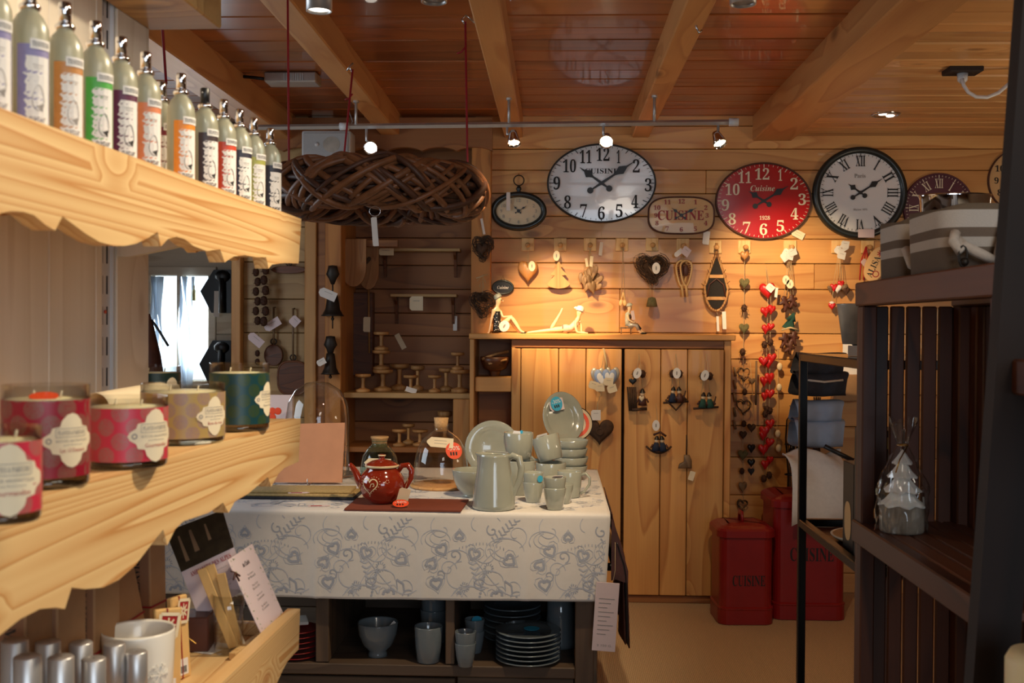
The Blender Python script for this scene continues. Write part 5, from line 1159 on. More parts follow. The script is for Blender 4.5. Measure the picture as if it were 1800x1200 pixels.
# ---------------------------------------------------------------- garlands and bunches right of the cabinet
def heart_part(t, x, z, s, mat, a=0, d=0.0, name='heart', dep=.022): return puffy(MB(), heart2d(s*K, s*1.08*K, 20), dep).build(name, M[mat], t, (x*K, d, z*K), (0, a, random.uniform(-.5, .5)))
def cone_part(t, x, z, s, d=0.0):
    m = MB(); rnd = random.Random(int(x*7 + z*13))
    m.ball((0, 0, 0), (s*K*.75, s*K*.75, s*K), 8)
    for q in range(26):
        th = q*2.4; zz = (q/26*2 - 1)*s*K*.9; r = s*K*math.sqrt(max(.1, 1 - (zz/s/K)**2))*.8
        c = (r*math.cos(th), r*math.sin(th), zz); e = s*K*.3
        m.add([(c[0], c[1], c[2]+e*.4), (c[0]*1.5 - e*math.sin(th)*.6, c[1]*1.5 + e*math.cos(th)*.6, c[2]-e*.2), (c[0]*1.5 + e*math.sin(th)*.6, c[1]*1.5 - e*math.cos(th)*.6, c[2]-e*.2)], [(0, 1, 2)])
    return stf(m.build('pine_cone', M['pinecone'], t, (x*K, d, z*K)))
t = hang('heart_garland', 'long garland of olive hearts and pine cones hanging from the eighth peg', 'garland', 1309, 450, .05)
string(t, [(0, .01, 16*K), (0, 0, 0), (-1*K, 0, -170*K), (0, .01, -300*K), (2*K, .01, -430*K)], .0013)
heart_part(t, 0, 0, 16, 'heart_wood'); heart_part(t, 0, -48, 18, 'moss'); cone_part(t, 0, -90, 7); heart_part(t, 0, -126, 18, 'moss'); cone_part(t, -2, -166, 7)
for z, s, m in ((-205, 20, 'twig'), (-262, 22, 'twig'), (-310, 14, 'bark'), (-345, 18, 'moss'), (-400, 18, 'drift'), (-432, 16, 'twig')):
    if m == 'twig': stf(twig_heart(MB(), s*K, s*1.1*K, 22, .008, seed=int(-z)).build('twig_heart', M['twig'], t, (0, 0, z*K)))
    else: heart_part(t, 0, z, s, m)
for z in (-235, -290, -372): cone_part(t, random.uniform(-3, 3), z, 6)
t = hang('twig_garland', 'narrow garland of dark hearts and birch twigs beside the cabinet', 'garland', 1324, 640, .10)
string(t, [(0, .09, 2*K), (0, 0, -60*K), (2*K, 0, -190*K)], .0013)
for z, s, m in ((-30, 12, 'drift'), (-110, 15, 'bark'), (-145, 15, 'black'), (-170, 14, 'black'), (-185, 12, 'navy_cloth')): heart_part(t, (z % 5) - 2, z, s, m)
MB().tube([(6*K, .01, 6*K), (5*K, 0, -70*K)], .006, 6).build('twig', M['drift'], t)
t = hang('stick_garland', 'row of pale bark sticks on a cord against the cabinet side', 'garland', 1292, 645, .03)
string(t, [(0, .02, 0), (-1*K, 0, -115*K)], .0013)
for z in (-8, -30, -52, -78, -100): MB().tube([(-1.5*K, -.004, (z+8)*K), (1.5*K, -.004, (z-8)*K)], .007, 6).build('stick', M['drift'], t)
t = hang('red_heart_garland', 'long garland of bright red hearts and pine cones on the plank wall', 'garland', 1350, 512, .05)
string(t, [(-2*K, .045, 46*K), (0, 0, 0), (-2*K, 0, -160*K), (-2*K, 0, -330*K)], .0014); string(t, [(-2*K, .045, 46*K), (5*K, 0, 0), (4*K, 0, -160*K), (3*K, 0, -310*K)], .0014)
heart_part(t, -1, 0, 28, 'red', -.1, dep=.04)
for x, z, s in ((-5, -36, 18), (6, -32, 16), (-4, -66, 16), (5, -62, 14), (-7, -122, 18), (1, -126, 17), (8, -116, 17), (-6, -156, 17), (4, -151, 20), (-5, -182, 14), (5, -178, 17), (-4, -242, 19), (6, -230, 17), (-7, -250, 15), (-6, -274, 19), (5, -262, 17), (-3, -300, 16), (6, -292, 13)): heart_part(t, x, z, s, 'red', random.uniform(-.2, .2), -.01*(x < 0), dep=.03)
for x, z in ((-5, -92), (5, -88), (0, -204), (-3, -212), (5, -206), (-4, -324), (5, -318)): cone_part(t, x, z, 7)
price_tag(t, (2*K, -.03, 6*K), .045, .04, 'paper', (0, .7, 0), lines=1); price_tag(t, (13*K, -.02, -2*K), .016, .055, 'paper', (0, .1, 0), lines=0)
t = hang('pebble_garland', 'thin garland of white pebbles beside the red hearts', 'garland', 1370, 620, .04)
string(t, [(0, .035, 8*K), (-2*K, 0, -80*K), (-4*K, 0, -170*K)], .0013)
for z in (-24, -60, -140, -165): MB().ball(((z % 7 - 3)*.5*K, -.004, z*K), (5*K, .012, 7*K), 10).build('pebble', M['cream'], t)
t = hang('gingerbread_bunch', 'bunch of brown and green felt figures on long cords from the ninth peg', 'ornament', 1387, 535, .05)
for i, (x, z) in enumerate(((-9, 10), (-3, 12), (3, 10), (8, 4))): string(t, [(0, .01, 104*K), (x*.5*K, 0, 60*K), (x*K, 0, z*K)], .0016)
for i, (x, z, s, m) in enumerate(((-6, 2, 24, 'leather'), (5, 6, 20, 'leather'), (-8, -62, 24, 'leather'), (6, -58, 22, 'leather'), (-1, -74, 20, 'rust'))):
    puffy(MB(), [(a*s/22*K, b*s/22*K) for a, b in ((0, 13), (5, 10), (4, 6), (11, 5), (11, 1), (5, 0), (6, -6), (9, -12), (4, -13), (0, -7), (-4, -13), (-9, -12), (-6, -6), (-5, 0), (-11, 1), (-11, 5), (-4, 6), (-5, 10))], .018).build('felt_figure', M[m], t, (x*K, -.01*i, z*K), (0, .2*(i-2), .3))
GRN = plain('felt_green', lin(38,78,66), .9, var=.2, scale=60)
puffy(MB(), [(a*K, b*K) for a, b in ((2, 16), (10, 0), (6, 0), (13, -16), (-12, -16), (-5, -1), (-9, -1))], .016).build('felt_tree', GRN, t, (1*K, -.03, -27*K), (0, .3, .2)); MB().tube([(-14*K, -.03, -44*K), (0, -.045, -40*K), (14*K, -.03, -44*K)], .006, 5).build('bow', M['string'], t)
for x, z, a in ((-6, 88, .5), (4, 90, -.4), (-1, 84, .2), (-9, 82, .9)): price_tag(t, (x*K, -.02, z*K), .05, .045, 'paper', (.1, a, .3), lines=1)
for x, z in ((-7, 42), (0, 35)): oval_tag(t, (x*K, -.02, z*K), 6*K, 8*K, 'paper_warm')
t = hang('gingham_bunch', 'bunch of red and white gingham hearts on pale cords from the tenth peg', 'ornament', 1474, 508, .05)
for i, x in enumerate((-10, -4, 3, 8)): string(t, [(2*K, .01, 74*K), (x*.4*K, 0, 40*K), (x*K, 0, 4*K)], .0014)
for x, z, s, m in ((-8, 2, 14, 'red'), (-2, 0, 15, 'linen'), (4, 8, 13, 'red'), (9, 2, 14, 'drift'), (13, -4, 14, 'pinecone'), (-14, 0, 12, 'drift')): heart_part(t, x, z, s, m)
heart_part(t, -11, -30, 13, 'red'); MB().ball((-11*K, 0, -24*K), (5*K, .012, 3*K), 8).build('felt_cap', M['linen'], t); string(t, [(-9*K, 0, 0), (-11*K, 0, -24*K)], .0013)
for x, z, a in ((-2, 66, .6), (5, 70, -.5), (9, 76, .1), (3, 58, .2)): price_tag(t, (x*K, -.02, z*K), .05, .042, 'paper', (.1, a, .3), lines=1)
t = hang('red_bow_bunch', 'red ribbons and cords hanging from the eleventh peg by the oval sign', 'ornament', 1520, 470, .05)
for i, x in enumerate((-6, -1, 5)): MB().tube([(3*K, .01, 36*K), (x*K, 0, 12*K), (x*1.4*K, 0, -22*K)], .004, 6).build('ribbon', M['red_cloth'], t)
price_tag(t, (-2*K, -.02, 8*K), .04, .035, 'paper_pink', (0, .8, .3), lines=0)
c = onwall(1540, 464, .11); t = thing('oval_sign', 'cream oval sign with dark lettering and red star hanging beside the baskets', 'sign', c, (0, .42, 0))
MB().prism(ell2d(17*K, 31*K, 30, 2.2), -.006, .006).build('plate', M['clock_beige'], t); g = MB(); letters(g, serif('ALISA'), 11*K, (-3*K, -6*K), 38*K, rot=PI/2, y=-.0066); g.build('lettering', M['ink'], t, fix=False)
g = MB()
for q in range(4): letters(g, 'I', 12*K, (-1*K, 19*K), rot=q*PI/4, y=-.0067)
for q in range(20):
    a = 2*PI*q/20; ribbon(g, [(6*K + 5*K*math.cos(a), -16*K + 5*K*math.sin(a)), (6*K + 5*K*math.cos(a + .32), -16*K + 5*K*math.sin(a + .32))], 1.6*K, lambda x, z: (x, -.0067, z))
g.build('red_print', M['ink_red'], t, fix=False); MB().cyl((0, 0, 0), .005, .002, 10, M=T(4*K, -.005, 26*K) @ RX(PI/2)).build('eyelet', M['iron'], t); string(t, [(4*K, -.004, 27*K), (2*K, .03, 40*K), (-12*K, .09, 44*K)], .0015)
# iron and twig things low on the right of the wall
t = hang('wire_birdcage', 'narrow black wire cage hanging low beside the red bins', 'cage', 1392, 740, .07)
for q in range(8):
    a = 2*PI*q/8; MB().tube([(0, 0, 16*K), (9*K*math.cos(a), .03*math.sin(a), 2*K), (11*K*math.cos(a), .035*math.sin(a), -30*K), (6*K*math.cos(a), .02*math.sin(a), -90*K), (7*K*math.cos(a), .02*math.sin(a), -150*K)], .0028, 5).build('wire', M['iron'], t)
for z in (-40, -92, -148): MB().tube([(11*K*math.cos(q*PI/8), .035*math.sin(q*PI/8), z*K) for q in range(16)], .004, 5, closed=True).build('ring', M['black_metal'], t)
MB().ball((1*K, 0, -60*K), (7*K, .02, 20*K), 8).build('black_bird', M['black'], t); MB().tube([(0, 0, 16*K), (0, .06, 26*K)], .002, 5).build('hook', M['iron'], t); MB().cbox((0, -.04, -130*K), (8*K, -.036, -100*K), .001).build('white_label', M['paper'], t)
t = hang('twig_bundle', 'tall bundle of brown twigs hanging behind the black metal rack', 'bundle', 1436, 740, .05)
for q in range(9): MB().tube([((q-4)*1.4*K, .01*math.sin(q*2), 42*K), ((q-4)*.7*K, .012*math.cos(q), 0), ((q-4)*1.8*K, .01*math.sin(q), -78*K)], .0035, 5).build('twig', M['twig'], t)
MB().tube([(6*K*math.cos(q*PI/6), .018*math.sin(q*PI/6), 2*K) for q in range(12)], .003, 5, closed=True).build('tie', M['string'], t)
t = hang('key_tag', 'small white tag pinned on planks behind the black metal rack', 'tag', 1415, 662, .006); MB().prism(ell2d(4*K, 6*K, 10), -.002, .002).build('tag', M['paper'], t)

# ---------------------------------------------------------------- ornaments on the cabinet doors
YD = YC - .03; KC = YD/FPX
def hangc(name, lab, cat, px, py, group=None, d=.028): c = onY(px, py, YD - d + .01); return thing(name, lab, cat, c, group=group)
t = hangc('heart_bunch', 'bunch of blue and white painted hearts with beige tags on the cabinet', 'ornament', 1063, 668)
for x in (-8, 0, 8): string(t, [(x*KC, 0, 8*KC), (0, .012, 54*KC)], .0016)
BLU = plain('heart_blue', lin(150,172,210), .5, var=.1)
for i, (x, z, s, m) in enumerate(((-12, 4, 26, 'zinc'), (12, 4, 28, 'zinc'), (-5, 0, 28, None), (8, 2, 26, None))):
    h = puffy(MB(), heart2d(s*KC, s*1.4*KC, 24), .02).build('heart', M[m] if m else BLU, t, (x*KC, -.008*i, z*KC))
    if not m: puffy(MB(), heart2d(s*.66*KC, s*.86*KC, 24), .006).build('white_centre', M['white'], h, (0, -.009, 1*KC))
for x, z, a in ((-20, -8, .3), (6, -2, .1), (12, -14, -.3), (-9, -12, 0)): price_tag(t, (x*KC, -.045, z*KC), .052, .042, 'paper_warm', (0, a, .2), lines=1)
MB().tube([(-3*KC, -.01, 56*KC), (3*KC, -.012, 30*KC), (2*KC, -.012, 12*KC)], .005, 5).build('ribbon', M['string'], t)
t = hangc('chocolate_heart', 'big dark brown heart hung on twine with square white tag', 'ornament', 1054, 760)
puffy(MB(), heart2d(50*KC, 46*KC, 36), .035).build('heart', M['bark'], t); MB().tube([(-4*KC, -.008, 18*KC), (-4*KC, -.006, 50*KC), (4*KC, .014, 76*KC)], .0018, 5).build('twine', M['string'], t); price_tag(t, (-7*KC, -.02, 31*KC), .052, .056, 'paper', (0, 0, .05), lines=1)
MB().lathe([(4*KC, 0), (6*KC, .003), (7*KC, 0)], 16, M=T(0, -.018, 2*KC) @ RX(PI/2)).build('embossed_ring', M['bark'], t)
NAVYM = plain('gnome_blue', lin(38,48,70), .9, var=.2); 
def gnome(t, x, z, s, coat, a=0):
    g = MB().lathe([(.001, 0), (7*KC*s, 0), (6*KC*s, 8*KC*s), (4*KC*s, 14*KC*s), (.001, 16*KC*s)], 10).build('doll', M[coat] if isinstance(coat, str) else coat, t, (x*KC, -.012, z*KC), (0, a, 0))
    MB().ball((0, 0, 18*KC*s), 4*KC*s, 10).build('head', M['skin'], g); MB().lathe([(5*KC*s, 20*KC*s), (2*KC*s, 26*KC*s), (.001, 27*KC*s)], 10).build('hat', M['black'], g)
    MB().tube([(-6*KC*s, -.004, 11*KC*s), (-9*KC*s, -.01, 5*KC*s)], .005, 6).tube([(6*KC*s, -.004, 11*KC*s), (9*KC*s, -.01, 5*KC*s)], .005, 6).build('arms', M['leather'], g)
def swing(lab, px, top, seat, kind):
    t = hangc('doll_swing', lab, 'ornament', px, seat)
    H = (seat - top)
    string(t, [(-10*KC, 0, 4*KC), (0, .018, (H)*KC)], .0012); string(t, [(10*KC, 0, 4*KC), (0, .018, (H)*KC)], .0012)
    for x in (-6, 6): cone_part(t, x, H*.55, 7)
    oval_tag(t, (-4*KC if kind != 1 else 0, -.035, (H*.60)*KC), 7*KC, 9.5*KC, 'paper', (0, .3 if kind != 1 else 0, 0))
    if kind in (1, 2): MB().tube([(-22*KC, 0, -2*KC), (22*KC, 0, 1*KC)], .006, 6).build('branch_seat', M['bark'], t)
    if kind == 0:
        for q in range(5): MB().tube([((-16 + q*3)*KC, 0, -16*KC), ((-20 + q*3.4)*KC, 0, 26*KC)], .005, 5).build('twig', M['bark'], t)
        MB().tube([(-12*KC, -.01, -14*KC), (14*KC, -.01, -12*KC)], .008, 6).build('branch_seat', M['bark'], t); gnome(t, 6, -6, 1.1, 'leather')
        puffy(MB(), heart2d(10*KC, 11*KC, 16), .01).build('cloth_heart', M['cream'], t, (4*KC, -.035, 6*KC)); puffy(MB(), heart2d(14*KC, 12*KC, 18), .008).build('black_heart', M['black'], t, (-11*KC, -.002, 35*KC))
    else:
        gnome(t, -7, 0, 1.0, NAVYM if kind == 1 else GRN, .1); gnome(t, 7, 0, 1.0, 'leather' if kind == 1 else GRN, -.1)
        if kind == 1: MB().tube([(-18*KC, -.01, 4*KC), (0, -.014, -14*KC), (18*KC, -.01, 6*KC)], .006, 6).build('rocker', M['bark'], t)
        MB().tube([(12*KC, -.02, 4*KC), (16*KC, -.02, 20*KC)], .004, 5).build('small_stick', M['bark'], t)
swing('twig chair ornament holding a doll with a black paper heart above', 1123, 622, 706, 0)
swing('twig swing ornament with blue doll and brown doll above a rocker', 1188, 622, 706, 1)
swing('twig swing ornament with two green dolls on a straight branch', 1241, 622, 716, 2)
t = hangc('doll_rocker', 'rocking ornament with two blue dolls on a curved branch', 'ornament', 1158, 790)
MB().tube([((-22 + 4.4*q)*KC, 0, (-6 + 12*((q-5)/5)**2)*KC) for q in range(11)], .0055, 6).build('rocker', M['bark'], t); gnome(t, -6, -2, 1.0, NAVYM, .1); gnome(t, 7, -2, 1.0, NAVYM, -.1)
string(t, [(0, -.01, 20*KC), (-5*KC, .018, 80*KC)], .0012); oval_tag(t, (-6*KC, -.03, 43*KC), 6.5*KC, 9.5*KC, 'paper'); MB().tube([(-10*KC, -.012, 26*KC), (2*KC, -.014, 31*KC), (12*KC, -.012, 24*KC)], .006, 6).build('scarf', M['rust'], t)
t = hangc('bird_feeder', 'small brown felt shoe ornament hanging low on the cabinet door', 'ornament', 1206, 815)
puffy(MB(), [(a*KC, b*KC) for a, b in ((-14, -8), (-12, 0), (-4, 4), (-4, 16), (6, 16), (10, 6), (10, -8))], .03).build('shoe', M['drift'], t); string(t, [(0, 0, 14*KC), (1*KC, .018, 50*KC)], .0025, 'bark'); price_tag(t, (9*KC, -.02, -20*KC), .03, .05, 'paper_warm', (0, .3, 0), lines=0)

# ---------------------------------------------------------------- porcelain bathers on the cabinet top
def skin_body(name, chains, mat, parent, levels=2):
    """one continuous body grown round joined chains of (x, y, z, radius); a chain starts at an index of an earlier vertex when its first item is an int"""
    bm = bmesh.new(); lay = bm.verts.layers.skin.verify(); V = []
    for ch in chains:
        prev = None
        for it in ch:
            if isinstance(it, int): prev = V[it]; continue
            v = bm.verts.new(it[:3]); v[lay].radius = (it[3], it[3]); v[lay].use_root = not V; V.append(v)
            if prev is not None: bm.edges.new((prev, v))
            prev = v
    me = bpy.data.meshes.new(name); bm.to_mesh(me); bm.free(); me.materials.append(mat)
    o = put(name, me, parent); s = o.modifiers.new('skin', 'SKIN'); s.use_smooth_shade = True; s.branch_smoothing = .3; subd(o, levels); return o
YB = 6.03
def bp_(px, py, dy=0.0, r=3.0): p = onY(px, py, YB); k = YB/FPX; return (p.x, dy*k, p.z, r*k)
def figure(lab, x0, z0): return thing('figurine', lab, 'figurine', (0, YB, 0))
kb = YB/FPX
def face(par, px, py, side, tilt=0):
    c = onY(px, py, YB); h = bpy.data.objects['x'] if 0 else None
    MB().ball((c.x + side*5.4*kb, -1.8*kb, c.z + .8*kb), .7*kb, 8).ball((c.x + side*4.2*kb, -4.6*kb, c.z + .8*kb), .7*kb, 8).build('eyes', M['ink'], par)
    MB().ball((c.x + side*5.6*kb, -3.6*kb, c.z - 3.0*kb), (1.0*kb, 1.0*kb, .5*kb), 8).build('mouth', M['ink_red'], par)
t = figure('porcelain bather in dotted black swimsuit sitting with bent knees', 0, 0)
skin_body('body', [
  [bp_(874, 579, 0, 7.2), bp_(874, 566, 0, 5.2), bp_(873.5, 553, 0, 6.0), bp_(873, 545, 0, 5.2), bp_(874, 538, 0, 2.6), bp_(876, 532, 0, 5.2), bp_(876.5, 526, 0, 6.6), bp_(877, 521, 0, 4.6)],
  [0, bp_(886, 568, -4, 5.6), bp_(899, 557, -5, 4.0), bp_(908, 570, -5, 3.6), bp_(915, 581, -5, 2.2), bp_(922, 584.5, -5, 1.8)],
  [0, bp_(884, 575, 4, 5.2), bp_(896, 562, 5, 3.8), bp_(904, 573, 5, 3.4), bp_(912, 583, 5, 2.2), bp_(918, 585, 5, 1.7)],
  [3, bp_(868, 545, -4, 2.8), bp_(864.5, 560, -6, 2.4), bp_(862, 575, -6, 1.9), bp_(860, 584, -6, 1.7), bp_(857, 585.5, -7, 1.2)],
  [3, bp_(879, 546, 3, 2.8), bp_(884, 557, -2, 2.3), bp_(896, 556, -6, 1.8), bp_(901, 555, -7, 1.3)]], M['skin'], t)
o = MB().tube([bp_(874.2, 584)[:3], bp_(874.2, 577)[:3], bp_(874, 566)[:3], bp_(873.7, 554)[:3], bp_(873.5, 547)[:3]], [7.6*kb, 8.0*kb, 6.2*kb, 6.8*kb, 5.8*kb], 16).build('swimsuit', M['black'], t)
g = MB(); rnd = random.Random(2)
for q in range(36):
    zz = rnd.uniform(551, 582); a = rnd.uniform(-2.6, .2); c = bp_(874, zz); r = (6.6 + (1.4 if zz > 572 else 0))*kb; g.ball((c[0] + r*math.cos(a), c[1] + r*math.sin(a), c[2]), .75*kb, 6)
stf(g.build('white_dots', M['white'], t)); c = bp_(875.5, 523)
GC = plain('bathing_cap_grey', lin(150,156,146), .4)
MB().lathe([(7.2*kb, -1*kb), (7.4*kb, 2*kb), (5.6*kb, 6*kb), (.001, 7.6*kb)], 18, M=T(*c[:3]) @ RY(-.55)).build('bathing_cap', GC, t); face(t, 877, 528, 1)
MB().ball((bp_(884, 529)[0], 0, bp_(884, 529)[2]), (1.4*kb, 1.2*kb, 1.2*kb), 8).build('nose', M['skin'], t)
for dy in (-5, 5): MB().ball((bp_(920, 585)[0], dy*kb, bp_(920, 585.2)[2]), (5*kb, 2.2*kb, 1.4*kb), 10).build('shoe', M['black'], t)
oval_tag(t, (bp_(887, 573)[0], -13*kb, bp_(887, 573)[2]), 9*kb, 10*kb, 'paper', (0, .5, 0))
t = figure('porcelain bather lying on her front with one leg raised', 0, 0)
skin_body('body', [
  [bp_(994, 577, 0, 6.6), bp_(1003, 577, 0, 5.0), bp_(1011, 570, 0, 5.4), bp_(1015, 562, 0, 4.8), bp_(1017, 557, 0, 2.6), bp_(1018, 552, 0, 5.0), bp_(1019, 547, 0, 6.4), bp_(1019.5, 542, 0, 4.6)],
  [0, bp_(984, 579, -4, 5.2), bp_(969, 580, -4, 3.8), bp_(950, 582, -4, 3.0), bp_(934, 583.5, -4, 2.0), bp_(926, 584.5, -4, 1.5)],
  [0, bp_(984, 578, 4, 5.2), bp_(968, 578, 4, 3.8), bp_(977, 564, 4, 3.2), bp_(985, 550, 4, 2.0), bp_(989, 541, 4, 1.6)],
  [3, bp_(1011, 567, -6, 2.8), bp_(1012, 576, -7, 2.3), bp_(1014, 583.5, -7, 2.0), bp_(1024, 585, -6, 1.7), bp_(1031, 585.5, -5, 1.2)],
  [3, bp_(1020, 566, 5, 2.8), bp_(1022, 575, 6, 2.3), bp_(1022, 583.5, 5, 2.0), bp_(1029, 585, 3, 1.7), bp_(1034, 585.5, 2, 1.2)]], M['skin'], t)
FLO = plain('floral_suit', lin(232,196,176), .5, var=.25, scale=160)
MB().tube([bp_(988, 577.4)[:3], bp_(995, 577)[:3], bp_(1003, 576.6)[:3], bp_(1010, 571)[:3], bp_(1013.5, 566)[:3]], [6.4*kb, 7.2*kb, 5.8*kb, 6.2*kb, 5.6*kb], 16).build('swimsuit', FLO, t)
c0_, c1_ = bp_(988.4, 577.4), bp_(989.6, 577.4); MB().tube([c0_[:3], c1_[:3]], 6.9*kb, 16).build('belt', M['black'], t)
c = bp_(1019.5, 544); MB().lathe([(7.4*kb, -2*kb), (7.6*kb, 2*kb), (5.4*kb, 6*kb), (.001, 7.4*kb)], 18, M=T(*c[:3]) @ RY(.25)).build('bathing_cap', M['porcelain'], t); MB().ball((c[0] - 7*kb, -2*kb, c[2] + 3*kb), (4*kb, 2*kb, 2.4*kb), 8).build('cap_bow', M['porcelain'], t); face(t, 1019, 548, 1)
MB().ball((bp_(1026, 549)[0], 0, bp_(1026, 549)[2]), (1.4*kb, 1.2*kb, 1.2*kb), 8).build('nose', M['skin'], t)
t = figure('small painted figurine of a boy sitting on a bench', 0, 0)
skin_body('body', [
  [bp_(1104, 571, 0, 4.4), bp_(1103.5, 562, 0, 4.2), bp_(1104, 553, 0, 4.4), bp_(1105, 548, 0, 2.0), bp_(1106.5, 544, 0, 3.8), bp_(1107, 539.5, 0, 4.6), bp_(1107, 536, 0, 3.4)],
  [0, bp_(1111, 571, -3, 3.2), bp_(1118, 572, -3, 2.6), bp_(1122, 580, -3, 2.2), bp_(1126, 585, -3, 1.7), bp_(1131, 586, -3, 1.5)],
  [0, bp_(1111, 571, 3, 3.2), bp_(1119, 571, 3, 2.6), bp_(1125, 578, 3, 2.2), bp_(1130, 584, 3, 1.7), bp_(1135, 585.5, 3, 1.5)],
  [2, bp_(1103, 555, -5, 2.2), bp_(1105, 562, -6, 1.9), bp_(1112, 566, -6, 1.5), bp_(1116, 567, -5, 1.2)],
  [2, bp_(1105, 555, 4, 2.2), bp_(1108, 562, 5, 1.9), bp_(1114, 565, 4, 1.5), bp_(1118, 566, 3, 1.2)]], M['skin'], t)
SH_ = plain('shirt_cream', lin(196,196,176), .7, var=.2, scale=90)
MB().tube([bp_(1104, 573)[:3], bp_(1103.5, 562)[:3], bp_(1104, 552)[:3], bp_(1105, 549)[:3]], [5*kb, 4.9*kb, 5*kb, 3*kb], 14).build('shirt', SH_, t)
MB().tube([bp_(1106, 560)[:3], bp_(1106.5, 553)[:3]], [3.4*kb, 3.6*kb], 10).build('waistcoat', M['bark'], t, (0, -2.6*kb, 0))
for ch in ([bp_(1104, 571.5, -3), bp_(1112, 571, -3), bp_(1118.5, 572, -3), bp_(1122, 580, -3)], [bp_(1104, 571.5, 3), bp_(1112, 571, 3), bp_(1119.5, 571, 3), bp_(1126, 579, 3)]): MB().tube([q[:3] for q in ch], [4.2*kb, 3.8*kb, 3.3*kb, 2.8*kb], 12).build('trouser_leg', M['zinc'] if ch[0][1] < 0 else M['navy_cloth'], t)
for px, dy in ((1129, -3), (1133, 3)): MB().ball((bp_(px, 585.6)[0], dy*kb, bp_(px, 585.6)[2]), (4.4*kb, 2.2*kb, 1.8*kb), 10).build('shoe', M['black'], t)
c = bp_(1106.5, 537); MB().lathe([(5.6*kb, -.6*kb), (5.2*kb, 2*kb), (3*kb, 4.4*kb), (.001, 5*kb)], 14, M=T(*c[:3]) @ RY(-.2)).build('cap', SH_, t); face(t, 1105.5, 541, .75)
a, b = bp_(1090, 573), bp_(1112, 576); zt = bp_(1100, 574.5)[2]; zf = TZ1 + .0005
MB().cbox((a[0], -8*kb, zt - 3*kb), (b[0], 8*kb, zt), .001).build('bench_seat', M['drift'], t)
for x in (a[0] + 2*kb, b[0] - 3*kb):
    for dy in (-6, 6): MB().tube([(x, dy*kb, zt - 2*kb), (x, dy*kb, zf)], .8*kb, 5).build('bench_leg', M['drift'], t)
price_tag(t, (bp_(1112, 554)[0], -10*kb, bp_(1112, 554)[2]), 6*kb, 16*kb, 'paper_pink', (0, -.2, .3), lines=0)
# a dark lacquered bowl in the cabinet niche
P = onY(870, 664, YC + .1); t = thing('lacquered_bowl', 'dark lacquered bowl with ladle lying in the open cabinet niche', 'bowl', (P.x, P.y, kz(664) + .0015)); k = P.y/FPX
MB().lathe([(.001, 0), (8*k, 0), (20*k, 6*k), (25*k, 18*k), (26*k, 26*k), (24*k, 26*k), (22*k, 16*k), (8*k, 4*k), (.001, 3*k)], 28).build('bowl', M['brown_board'], t, (0, 0, 8*k), (-.0, .0, 0)); MB().lathe([(8*k, 0), (10*k, 8.5*k)], 20).build('foot_ring', M['brown_board'], t); MB().tube([(-22*k, -18*k, 30*k), (0, -12*k, 38*k), (24*k, -6*k, 44*k)], 2.6*k, 8).build('ladle_handle', M['turned_wood'], t); MB().tube([(-10*k, -22*k, 22*k), (22*k, -20*k, 30*k)], 2*k, 8).build('spoon_handle', M['turned_wood'], t)
# ================================================================ alcove, bells, hanging boards and pans on the left
YAL = YW + .35
def al_(px, py, d=0.0): return onY(px, py, YAL - d)
KA = YAL/FPX
# the alcove's own shelves
zs = onY(700, 690, YW).z; zl = onY(700, 785, YW).z
sx0, sx1 = XB1 + .001, wx(829)
for z, nm, lab in ((zs, 'alcove_shelf', 'pine shelf board across the alcove carrying wooden stands'), (zl, 'alcove_shelf', 'lower dark shelf board in the alcove behind the cloche')):
    t = thing(nm, lab, 'shelf', ((sx0+sx1)/2, YW, z)); h = (sx1-sx0)/2
    MB().cbox((-h, -.03, -.030), (h, .33, 0), .003).build('board', M['pine_grey' if z == zs else 'pine_brown'], t)
    MB().cbox((-h, .30, -.06), (h, .33, -.0301), .003).build('batten', M['pine_brown'], t)
structure(MB().cbox((wx(799), YW - .04, 0), (wx(828), YW - .005, zs - .032), .004).build('trim_17', M['post']))
# two little shelves on the back of the alcove
def wallshelf(lab, px0, px1, py, hb, tagp):
    c = al_((px0+px1)/2, py); h = (px1-px0)/2*KA; t = thing('bracket_shelf', lab, 'shelf', c)
    MB().cbox((-h, -.11, -.009), (h, -.004, .009), .003).build('board', M['pine_grey'], t)
    for s in (-.86, .86):
        pts = [(-.004, -.010), (-.095, -.010), (-.085, -.03), (-.05, -.055), (-.028, -hb*.8), (-.02, -hb), (-.004, -hb)]
        MB().prism(pts, s*h-.008, s*h+.008, 'YZ').build('bracket', M['brown_board'], t)
    x, z, w_, hh = tagp; price_tag(t, (x*KA, -.118, z*KA), w_, hh, 'paper_warm', (0, 0, .05), lines=1); return t
wallshelf('upper small pine shelf on two curved brackets in the alcove', 668, 812, 441, .16, (-57, -4, .095, .042))
wallshelf('lower small pine shelf with square price card in the alcove', 690, 806, 520, .17, (-12, -14, .08, .085))
c = al_(800, 568, .02); t = thing('hanging_tag', 'narrow grey tag hanging below the lower alcove shelf', 'tag', c); MB().cbox((-.012, 0, -.045), (.012, .002, .045), .001).build('card', M['paper'], t); string(t, [(0, 0, .045), (0, .015, .12)])
